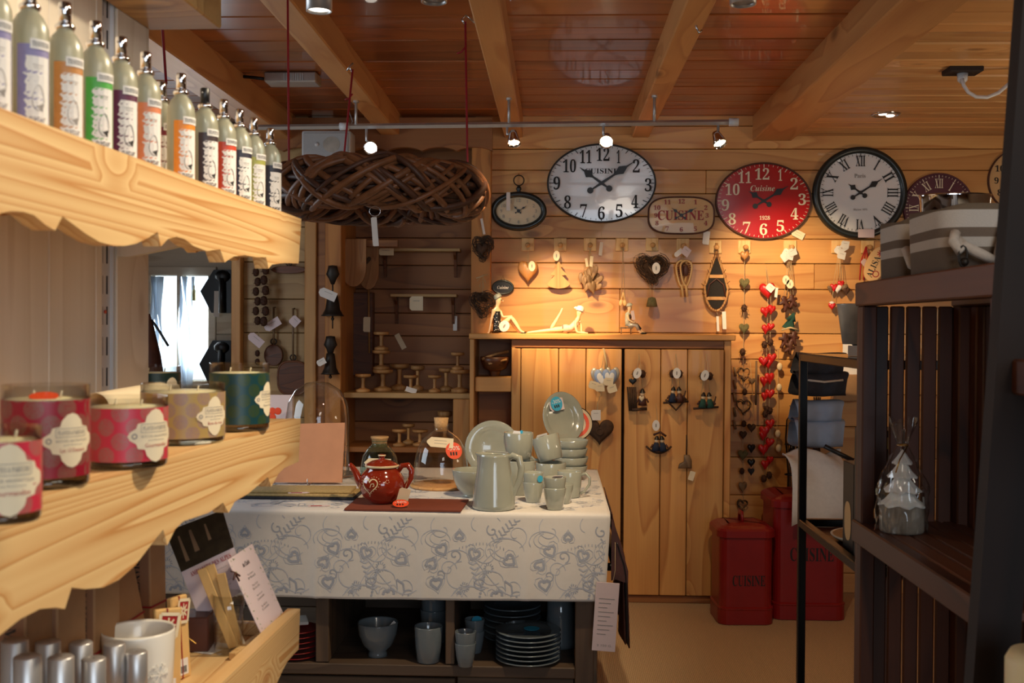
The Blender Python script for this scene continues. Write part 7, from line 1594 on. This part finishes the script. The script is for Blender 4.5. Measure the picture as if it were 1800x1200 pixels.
for q in range(46):
    v = rnd.random(); u = rnd.choice([rnd.uniform(0, .10), rnd.uniform(.90, 1.0)]) if q % 3 else rnd.random(); v = v if q % 3 else rnd.choice([rnd.uniform(0, .05), rnd.uniform(.95, 1)])
    o = lay(pts, u, v); a = rnd.uniform(0, 6.3); e = rnd.uniform(.0015, .003)
    g.add([(o.x + e*math.cos(a+b)*s_, tow*.0010, o.y + e*math.sin(a+b)*s_) for b, s_ in ((0, 1), (PI/2, .4), (PI, 1), (-PI/2, .4))], [(0, 1, 2, 3)])
g.f = [F for F in g.f]; stf(g.build('floral_border', GL, t, fix=False))
cardtext(t, pts, serif('Au Chalet'), .5, .84, .008, .030, 'ink', tow)
for i, (v, s) in enumerate(((.70, 'Pain d epices'), (.66, 'Miel'), (.56, 'Fleur de lin'), (.52, 'Bois de cedre'), (.42, 'Sapin du nord'), (.38, 'Lavande'), (.28, 'Feu de bois'), (.24, 'Coton'))): cardtext(t, pts, s, .5, v, .0042, .024 + .006*(i % 2), 'ink_grey', tow)
bowp = lay(pts, -.05, .80)
MB().tube([(bowp.x - .012, tow*.004, bowp.y - .004), (bowp.x, tow*.006, bowp.y + .004), (bowp.x + .014, tow*.004, bowp.y - .006)], .0016, 6).tube([(bowp.x - .006, tow*.004, bowp.y + .010), (bowp.x, tow*.006, bowp.y + .004), (bowp.x + .004, tow*.004, bowp.y - .012)], .0016, 6).build('leather_bow', M['leather'], t)
# wooden ledge strip and papers on the tray floor
p0, p1 = ont(404, 1160, ZQ), ont(470, 1112, ZQ); c = (p0+p1)/2; an = math.atan2(p1.y-p0.y, p1.x-p0.x); t = MB().cbox((-(p1-p0).length/2, -.006, 0), ((p1-p0).length/2, .006, .012), .001).build('wooden_strip', M['tree_wood'], None, c + Vector((.004, 0, 0)), (0, 0, an)); tag(t, 'short pale wooden strip lying in the tray before the glass', 'strip')
p = ont(352, 1136, ZQ); t = MB().box((-.045, -.03, 0), (.045, .03, .0008)).build('paper_sheet', M['paper'], None, p, (0, 0, -.35)); tag(t, 'white printed paper sheet lying flat in the tray', 'paper')

# ================================================================ dark racks at the right edge
XF, XK = 0.65, 0.87
def rx(px, py, X=XF): return onX(px, py, X)
ya = rx(1507, 520).y; yb = 1.60; ztop = rx(1507, 497).z; zsh = rx(1500, 908).z
rk = thing('slatted_rack', 'dark brown slatted wooden rack carrying baskets', 'rack', (XF, ya, 0))
def rb_(lo, hi, name, mat): return MB().cbox((lo[0]-XF, lo[1]-ya, lo[2]), (hi[0]-XF, hi[1]-ya, hi[2]), .003).build(name, M[mat], rk)
rb_((XF, ya-.045, 0), (XF+.03, ya-.0, ztop-.05), 'post', 'dark_wood'); rb_((XK-.02, ya-.045, 0), (XK+.02, ya, ztop-.05), 'post', 'dark_wood')
rb_((XF, yb, 0), (XF+.03, yb+.045, ztop-.05), 'post', 'dark_wood'); rb_((XK-.02, yb, 0), (XK+.02, yb+.045, ztop-.05), 'post', 'dark_wood')
rb_((XF-.004, yb-.01, ztop-.05), (XF+.036, ya+.004, ztop), 'top_rail', 'dark_wood_y'); rb_((XK-.02, yb-.01, ztop-.05), (XK+.024, ya+.004, ztop), 'top_rail', 'dark_wood_y')
for q in range(5): rb_((XF+.036 + q*.034, yb, ztop-.018), (XF+.066 + q*.034, ya, ztop-.002), 'top_slat', 'dark_wood_y')
rb_((XF-.006, yb-.01, zsh-.05), (XF+.022, ya+.006, zsh-.003), 'shelf_rail', 'dark_wood_y')
for q in range(5): rb_((XF+.024 + q*.039, yb, zsh-.02), (XF+.060 + q*.039, ya-.002, zsh-.003), 'shelf_slat', 'dark_wood_y')
ns = 17; pitch = (ya - .05 - yb - .05)/ns
for q in range(ns):
    y0 = yb + .05 + q*pitch
    rb_((XK, y0+.004, .05), (XK+.012, y0 + pitch - .005, ztop-.05), 'back_slat', 'dark_wood')
for q in range(5):
    rb_((XF+.033 + q*.034, ya-.014, .06), (XF+.0635 + q*.034, ya-.004, ztop-.05), 'end_slat', 'dark_wood')
# near leaning rack
def lean(name, lab, X, pts, mat, wy, tx_): 
    pass
t = thing('ladder_rack', 'nearly black leaning wooden ladder rack cut by the picture edge', 'rack', (.66, 1.35, 0)); o = t.location
p_top, p_bot = onY(1782, 0, 1.42), onY(1694, 1200, 1.42)
d = (p_top - p_bot); e0 = p_bot - d*(p_bot.z/d.z); e1 = p_bot + d*((2.35 - p_bot.z)/d.z); wv = Vector((.040, 0, 0))
for dy in (0, -.40):
    mb = MB(); V = []
    for q, off in ((e0, 0), (e1, 0)):
        for ax, ay in ((0, 0), (.055, 0), (.055, -.03), (0, -.03)): V.append((q.x + ax - o.x, q.y + ay + dy - o.y, q.z))
    mb.add(V, [(0, 3, 2, 1), (4, 5, 6, 7), (0, 1, 5, 4), (1, 2, 6, 5), (2, 3, 7, 6), (3, 0, 4, 7)]); mb.build('stile', M['black_wood'], t)
for py, hh in ((655, .045), (1260, .045)):
    z = onY(1765, py, 1.40).z; xx = e0.x + (e1.x - e0.x)*z/2.35
    MB().cbox((xx + .02 - o.x, 1.02 - o.y, z - hh*.6), (xx + .32 - o.x, 1.40 - o.y, z + hh*.4), .003).build('shelf_board', M['dark_wood_y'], t)
mb = MB(); 
for dy in (0, -.36):
    MB().cbox((.30 , .03 + dy - .0, 0), (.335, .065 + dy, 2.2), .003).build('rear_post', M['dark_wood'], t)
c = onY(1790, 1195, 1.25); z = onY(1765, 1260, 1.40).z + .045*.4; q = thing('pale_candle', 'pale thick candle cut off at the bottom corner on dark rack', 'candle', (c.x + .035, 1.25, z + .001)); MB().lathe([(.001, 0), (.045, 0), (.047, .01), (.047, c.z - z + .02), (.042, c.z - z + .03), (.001, c.z - z + .026)], 28).build('wax', M['wax'], q); MB().tube([(0, 0, c.z - z + .02), (0, 0, c.z - z + .04)], .002, 5).build('wick', M['ink'], q)
# white wax fir-tree candle wrapped in cellophane on the slatted rack shelf
p = onX(1585, 930, XF + .055); y = p.y; c = Vector((XF + .055, y, zsh - .0015)); k = (c.y)/FPX
t = thing('tree_candle', 'white fir tree candle wrapped in clear cellophane on rack shelf', 'candle', c)
MB().lathe([(.001, 0), (36*k, 0), (37*k, 4*k), (37*k, 44*k), (34*k, 47*k), (.001, 47*k)], 22).build('bark_base', M['bark_grey'], t)
mb = MB().lathe([(.001, 46*k), (30*k, 46*k), (36*k, 47*k), (37*k, 50*k), (27*k, 57*k), (18*k, 68*k), (15*k, 70*k), (29*k, 71*k), (30*k, 74*k), (21*k, 82*k), (13*k, 92*k), (11*k, 94*k), (23*k, 95*k), (24*k, 98*k), (15*k, 107*k), (9*k, 116*k), (8*k, 117*k), (16*k, 118*k), (16*k, 121*k), (9*k, 130*k), (.001, 142*k)], 28)
mb.v = [(x*(1 + .10*math.cos(7*math.atan2(y, x) + z*90)), y*(1 + .10*math.cos(7*math.atan2(y, x) + z*90)), z - .05*math.hypot(x, y)*(1 + math.cos(7*math.atan2(y, x) + z*90))) for x, y, z in mb.v]; mb.sm = [False]*len(mb.sm)
mb.build('fir_tree', M['wax_white'], t)
mb = MB(); rnd = random.Random(3)
def cel(u, v):
    a = 2*PI*u; R = (41*k if v < .35 else 41*k*(1 - ((v-.35)/.42)**1.3) + 8*k*((v-.35)/.42) if v < .77 else 8*k + 16*k*(v-.77)/.23); R *= 1 + .10*math.sin(a*7 + v*9) + .05*math.sin(a*13 - v*17)
    return (R*math.cos(a), R*math.sin(a), .5*k + 196*k*v + (6*k*math.sin(a*3) if v > .95 else 0))
MB().grid(cel, 44, 40).build('cellophane', M['cellophane'], t, fix=False); MB().tube([(9*k*math.cos(q*PI/8), 9*k*math.sin(q*PI/8), 150*k) for q in range(16)], 1.3*k, 6, closed=True).tube([(8*k, -4*k, 150*k), (-14*k, -30*k, 128*k), (-22*k, -34*k, 106*k)], 1.2*k, 6).build('gold_ribbon', M['brass'], t)
# striped canvas baskets, silver tray, on top of the rack
M['stripe'] = None
mt, N_, L_, B_ = newmat('striped_canvas'); tc = node(N_, 'ShaderNodeTexCoord'); sx = node(N_, 'ShaderNodeSeparateXYZ'); L_.new(tc.outputs['Object'], sx.inputs[0])
rp = node(N_, 'ShaderNodeValToRGB'); rp.color_ramp.interpolation = 'CONSTANT'; els = rp.color_ramp.elements; els[0].position = 0; els[0].color = lin(118,102,86); els[1].position = .26; els[1].color = lin(206,194,180)
for pos, cc_ in ((.36, lin(124,106,90)), (.46, lin(214,204,192)), (.64, lin(122,104,84)), (.78, lin(198,172,138))): x = els.new(pos); x.color = cc_
mp = node(N_, 'ShaderNodeMapRange'); L_.new(sx.outputs['Z'], mp.inputs[0]); mp.inputs[1].default_value = 0; mp.inputs[2].default_value = .17; L_.new(mp.outputs[0], rp.inputs[0])
nz = node(N_, 'ShaderNodeTexNoise', i_Scale=90.0); mx = node(N_, 'ShaderNodeMix', data_type='RGBA', blend_type='MULTIPLY'); mx.inputs[0].default_value = .35; L_.new(rp.outputs[0], mx.inputs[6]); L_.new(nz.outputs['Fac'], mx.inputs[7]); L_.new(mx.outputs[2], B_.inputs['Base Color']); B_.inputs['Roughness'].default_value = .9; M['stripe'] = mt
def basket(lab, px0, px1, pyt, pyb, X, ytop_d=.15):
    a, b = onY(px0, pyb, X), onY(px1, pyb, X); c = (a+b)/2; z = ztop + .0008; h = onY(px0, pyt, X).z - z; t = thing('canvas_basket', lab, 'basket', (c.x, X, z)); w_ = (b-a).length/2
    def wall_(u, v):
        an = 2*PI*u; ca, sa = math.cos(an), math.sin(an); e = .45; r = 1 + .06*v + .012*math.sin(an*5 + 3*v)
        return (w_*r*.94*math.copysign(abs(ca)**e, ca), ytop_d/2*r*math.copysign(abs(sa)**e, sa), h*v + .004*math.sin(an*3)*v)
    o = MB().grid(wall_, 48, 10).build('canvas', M['stripe'], t, fix=False); solid(o, .004, 1); MB().box((-w_*.9, -ytop_d*.45, 0), (w_*.9, ytop_d*.45, .004)).build('bottom', M['linen'], t)
    return t, w_, h
t, w_, h = basket('larger striped canvas basket with thick rope handles on the rack', 1622, 1742, 372, 476, 2.02, .2)
yf = -.113
MB().tube([(-w_*.72, yf+.005, h*.52), (-w_*.55, yf-.012, h*.38), (-w_*.1, yf-.02, h*.25), (w_*.2, yf-.012, h*.18)], .009, 10).build('rope_handle', M['rope'], t)
MB().tube([(-w_*.72, yf-.0, h*.58), (-w_*.84, yf-.012, h*.45), (-w_*.70, yf-.014, h*.30), (-w_*.52, yf-.012, h*.42)], .009, 8).build('rope_knot', M['rope'], t)
MB().tube([(-w_*.62 + .007*math.cos(q*PI/6), yf-.02, h*.22 + .018*math.sin(q*PI/6)) for q in range(12)], .0022, 6, closed=True).ball((-w_*.58, yf-.02, -.004 + .02), .008, 8).build('key_ring', M['iron'], t)
MB().tube([(w_*.86, yf-.0, h*1.02), (w_*.62, yf-.012, h*.72), (w_*.48, yf-.014, h*.42), (w_*.36, yf-.012, h*.12)], [.006, .009, .010, .009], 8).build('rope_end', M['rope'], t)
MB().tube([(w_*.9, yf-.004, h*1.05), (w_*.72, yf-.016, h*.80), (w_*.62, yf-.018, h*.66)], .0075, 8).build('leather_strap', M['leather'], t)
MB().tube([(w_*.8, yf-.0, h*.86), (w_*1.0, yf-.006, h*.6), (w_*1.12, yf+.01, h*.2)], .011, 8).build('rope_handle', M['rope'], t)
t, w_, h = basket('smaller striped canvas basket with sagging rope handle on the rack', 1562, 1628, 392, 486, 2.25, .14)
MB().tube([(-w_*.85, -.09, h*.5), (-w_*.72, -.11, h*.22), (-w_*.2, -.12, h*.10), (w_*.6, -.115, h*.2), (w_*.95, -.10, h*.36)], .0095, 10).build('rope_handle', M['rope'], t)
a, b = onY(1622, 362, 2.26), onY(1752, 362, 2.26); c = (a+b)/2; c.z = ztop + .001
zz = onY(1660, 384, 2.26).z - c.z; hh = onY(1660, 340, 2.26).z - c.z
t = thing('silver_bowl', 'shiny silver footed bowl standing behind the canvas baskets', 'bowl', (c.x, 2.285, c.z)); w_ = (b-a).length/2
MB().lathe([(.001, 0), (.05, 0), (.05, .008), (.02, .02), (.016, zz*.6), (w_*.55, zz*.85), (w_*.92, zz), (w_*.96, hh - .004), (w_, hh), (w_*.97, hh), (w_*.92, hh-.006), (w_*.88, zz+.006), (w_*.5, zz*.9), (.001, zz*.7)], 56, M=Matrix.Diagonal((1, .6, 1, 1))).build('bowl', M['chrome'], t)

# black metal display rack
XM = .72; ym0, ym1 = 2.56, onX(1404, 640, XM).y; zt = onX(1404, 621, XM).z; zm = onX(1404, 930, XM).z
t = thing('metal_rack', 'black steel display rack between the wooden rack and red bins', 'rack', (XM, ym0, 0))
s_ = .022; x1 = XM + .42
def bar(lo, hi, nm): return MB().cbox((lo[0]-XM, lo[1]-ym0, lo[2]), (hi[0]-XM, hi[1]-ym0, hi[2]), .002).build(nm, M['black_metal'], t)
for x in (XM, x1):
    for y in (ym0, ym1 - s_): bar((x, y, 0), (x+s_, y+s_, zt), 'post')
for z in (zt, zm + .03, .10):
    for x in (XM, x1): bar((x, ym0+s_, z - s_), (x+s_, ym1-s_, z), 'rail')
    for y in (ym0, ym1-s_): bar((XM+s_, y, z - s_), (x1, y+s_, z), 'rail')
MB().box((s_*.5, s_*.5, zm + .0), (x1-XM, ym1-ym0-s_*.5, zm + .006)).build('shelf_plate', M['brown_board'], t); MB().box((s_*.5, s_*.5, .09), (x1-XM, ym1-ym0-s_*.5, .096)).build('shelf_plate', M['black_metal'], t)
MB().box((s_*.2, s_*.2, zt - .008), (x1-XM, ym1-ym0-s_*.2, zt + .0)).build('top_plate', M['window_glass'], t)
# on it: galvanised bucket on a turned foot, wooden frame stack, books
c = onY(1506, 604, 2.95); c.z = zt + .001; k = 2.95/FPX; t = thing('zinc_bucket', 'galvanised bucket on a black turned foot on the metal rack', 'bucket', c)
MB().lathe([(.001, 0), (14*k, 0), (15*k, 3*k), (6*k, 7*k), (8*k, 12*k), (5*k, 16*k), (9*k, 20*k), (.001, 20*k)], 20).build('turned_foot', M['black'], t); MB().lathe([(.001, 20*k), (24*k, 20*k), (34*k, 88*k), (35*k, 90*k), (33*k, 88*k), (23*k, 22*k), (.001, 22*k)], 36).build('bucket', M['zinc'], t); MB().box((-22*k, -27*k, -24*k + 24*k), (-6*k, -26*k, 18*k)).build('label', M['paper'], t)
c = onY(1455, 0, 2.9); 
for i, (y, nm, lab, h, w2, mat) in enumerate(((2.66, 'black_box', 'tall black packaging box with cream oval print, nearest the rack post', .34, .028, 'black'), (2.80, 'black_box', 'shorter black packaging box with cream oval print behind the taller', .24, .028, 'black'))):
    b = thing(nm, lab, 'box', (XM + .045 + .01*i, y, zm + .007)); MB().cbox((-.02, -.05, 0), (.09, .05, h), .002).build('box', M['black'], b); MB().prism(ell2d(.018, .05, 20, 2.6), 0, -.0012).build('cream_print', M['clock_beige'], b, (.03, -.0505, .09)); MB().prism(ell2d(.010, .014, 16), 0, -.0012).build('round_print', M['gold'], b, (.03, -.0505, h - .03)); MB().prism(ell2d(.03, .05, 20, 2.6), -.021, -.0201, 'YZ').build('cream_print', M['clock_beige'], b, (0, 0, .09))
b = thing('round_tray', 'pale round tray lying on the middle shelf of metal rack', 'tray', (XM + .17, 2.98, zm + .007)); MB().lathe([(.001, 0), (.10, 0), (.125, .012), (.13, .02), (.122, .02), (.10, .008), (.001, .006)], 36).build('tray', M['cream'], b)
for i, (y, lab, h) in enumerate(((2.68, 'black packaging box with orange topped card on the lowest metal shelf', .44), (2.84, 'lower black box beside the card topped box on lowest shelf', .36))):
    b = thing('black_box', lab, 'box', (XM + .06, y, .097)); MB().cbox((-.03, -.06, 0), (.09, .06, h), .002).build('box', M['black'], b); MB().prism(ell2d(.016, .08, 20, 2.6), 0, -.0012).build('cream_print', M['clock_beige'], b, (.03, -.0605, .2)); MB().prism(ell2d(.012, .014, 16), 0, -.0012).build('round_print', M['gold'], b, (.03, -.0605, h - .04))
    if i == 1:
        MB().cbox((-.035, -.05, 0), (.045, .045, .004), .001).build('price_card', M['card_light'], b, (.0, -.02, h + .022), (.45, -.12, .2)); MB().box((-.02, -.03, .0045), (.02, .02, .0052)).build('barcode_label', M['paper'], b, (.0, -.02, h + .022), (.45, -.12, .2))
b = thing('wooden_post_stand', 'dark brown wooden board standing behind the black boxes', 'board', (XM + .20, 3.05, .097)); MB().cbox((-.045, -.01, 0), (.045, .01, zm - .13), .002).build('board', M['dark_wood'], b)

# ================================================================ red kitchen bins and folded linen behind them
def rrect(w_, d, r, n=5):
    out = []
    for cx, cy, a0 in ((w_/2-r, d/2-r, 0), (-w_/2+r, d/2-r, PI/2), (-w_/2+r, -d/2+r, PI), (w_/2-r, -d/2+r, 1.5*PI)):
        for i in range(n+1): a = a0 + PI/2*i/n; out.append((cx + r*math.cos(a), cy + r*math.sin(a)))
    return out
def bin_(lab, x0, x1, yf, d, h, rot, txt_z, th):
    w_ = x1 - x0; t = thing('kitchen_bin', lab, 'bin', ((x0+x1)/2, yf + d/2, 0), (0, 0, rot)); r = .05
    def loops(spec, name, mat, par=None):
        mb = MB(); V = []; F = []; n = None
        for s, z in spec:
            q = rrect(w_ + s, d + s, r + s/2); n = len(q); V += [(a, b, z) for a, b in q]
        for k_ in range(len(spec)-1):
            for i in range(n): j = (i+1) % n; F.append((k_*n+i, k_*n+j, (k_+1)*n+j, (k_+1)*n+i))
        F.append(tuple(range(n-1, -1, -1))); b_ = (len(spec)-1)*n; F.append(tuple(b_+i for i in range(n)))
        mb.add(V, F, False); o = mb.build(name, M[mat], par or t)
        return o
    hb = h - .055
    loops([(-.004, .001), (.006, .004), (.006, .075), (.012, .08), (.012, .086), (-.006, .092), (-.006, hb)], 'body', 'red_tin')
    ld = loops([(.016, hb - .022), (.022, hb - .02), (.022, hb + .012), (.006, hb + .022), (-.04, hb + .034), (-.12, hb + .044)], 'lid', 'red_tin')
    MB().tube([(-.005, .035, hb + .034), (-.005, .03, hb + .085), (-.005, -.03, hb + .085), (-.005, -.035, hb + .034)], .008, 8, flat=2.2).build('handle', M['red_tin'], ld)
    g = MB(); letters(g, serif('CUISINE'), .055 if w_ < .33 else .07, (0.01, txt_z), w_*.60, y=-d/2 - .0006 + .003 - .0008); g.build('lettering', M['ink'], t, fix=False)
b1 = (onY(1276, 1090, 5.5).x - .012, onY(1358, 1090, 5.5).x)
bin_('smaller red enamel bin marked CUISINE standing before the bigger one', b1[0] - .03, b1[1], 5.49, .27, .52, .05, .225, 0)
bin_('bigger red enamel bin marked CUISINE partly behind the metal rack', 1.135, 1.505, 5.60, .36, .655, 0, .34, 0)
# linen and plaid fabric piled on the bigger bin
zb = .655 - .011 + .003
c = Vector((1.36, 5.70, zb + .03)); t = thing('linen_cloth', 'white linen cloth draped over the bigger red bin', 'cloth', c); k = 5.6/FPX
def dr(u, v):
    x = -.16 + .30*u; z0_ = .0; y = -.19 + .26*v
    fall = max(0, .12 - v)*1.6; side = max(0, u - .0)
    return (x + .012*math.sin(v*8), y - (.02 if v < .12 else 0), .155*math.sin(min(1, v*1.5)*PI/2) + .018*math.sin(u*9 + v*5) - fall + .02)
o = MB().grid(dr, 26, 22).build('cloth', M['linen'], t); solid(o, .005)
t = thing('blue_cloth', 'folded pale blue cloth on the linen behind the metal rack', 'cloth', Vector((1.40, 5.83, zb + .225)))
def roll(w_, d, h, mat, par, z, wob):
    def f(u, v):
        a = 2*PI*v; e = .6; ca, sa = math.cos(a), math.sin(a)
        return (-w_/2 + w_*u + wob*math.sin(a*2 + u*4), d/2*math.copysign(abs(ca)**e, ca)*(1 + .08*math.sin(u*11)), z + h/2 + h/2*math.copysign(abs(sa)**e, sa)*(1 + .05*math.sin(u*7 + a)))
    mb = MB().grid(f, 20, 24); n = 21
    return mb.build('fold', M[mat], par)
roll(.25, .22, .15, 'blue_cloth', t, 0.0, .008); roll(.24, .20, .12, 'blue_cloth', t, .13, .01)
t = thing('plaid_fabric', 'dark plaid folded fabric topmost on the blue cloth', 'cloth', Vector((1.41, 5.83, zb + .225 + .272))); roll(.26, .22, .13, 'navy_cloth', t, 0, .012); roll(.24, .20, .12, 'navy_cloth', t, .11, .014); MB().tube([(-.10, -.11, .09), (0, -.125, .08), (.10, -.11, .09)], .006, 6).build('white_cord', M['rope'], t)
t = thing('spray_can', 'small dark stick lying on the linen behind the rack', 'stick', Vector((1.43, 5.53, zb + .24))); MB().tube([(-.06, 0, .02), (.08, -.02, -.05)], .012, 8).build('stick', M['black'], t)
t = thing('paper_bag', 'torn brown paper parcel hanging behind the metal rack corner', 'parcel', onY(1492, 680, YW - .06)); MB().cbox((-.09, -.03, -.08), (.07, .05, .07), .01, seg=2).build('parcel', M['card'], t)
t = thing('white_panel', 'white paper sheet hanging behind the zinc bucket foot', 'paper', onY(1500, 640, YW - .03)); MB().cbox((-.06, -.002, -.14), (.07, .002, .12), .001).build('sheet', M['paper'], t); MB().tube([(0, 0, .12), (0, .03, .16)], .002, 5).build('string', M['string'], t)
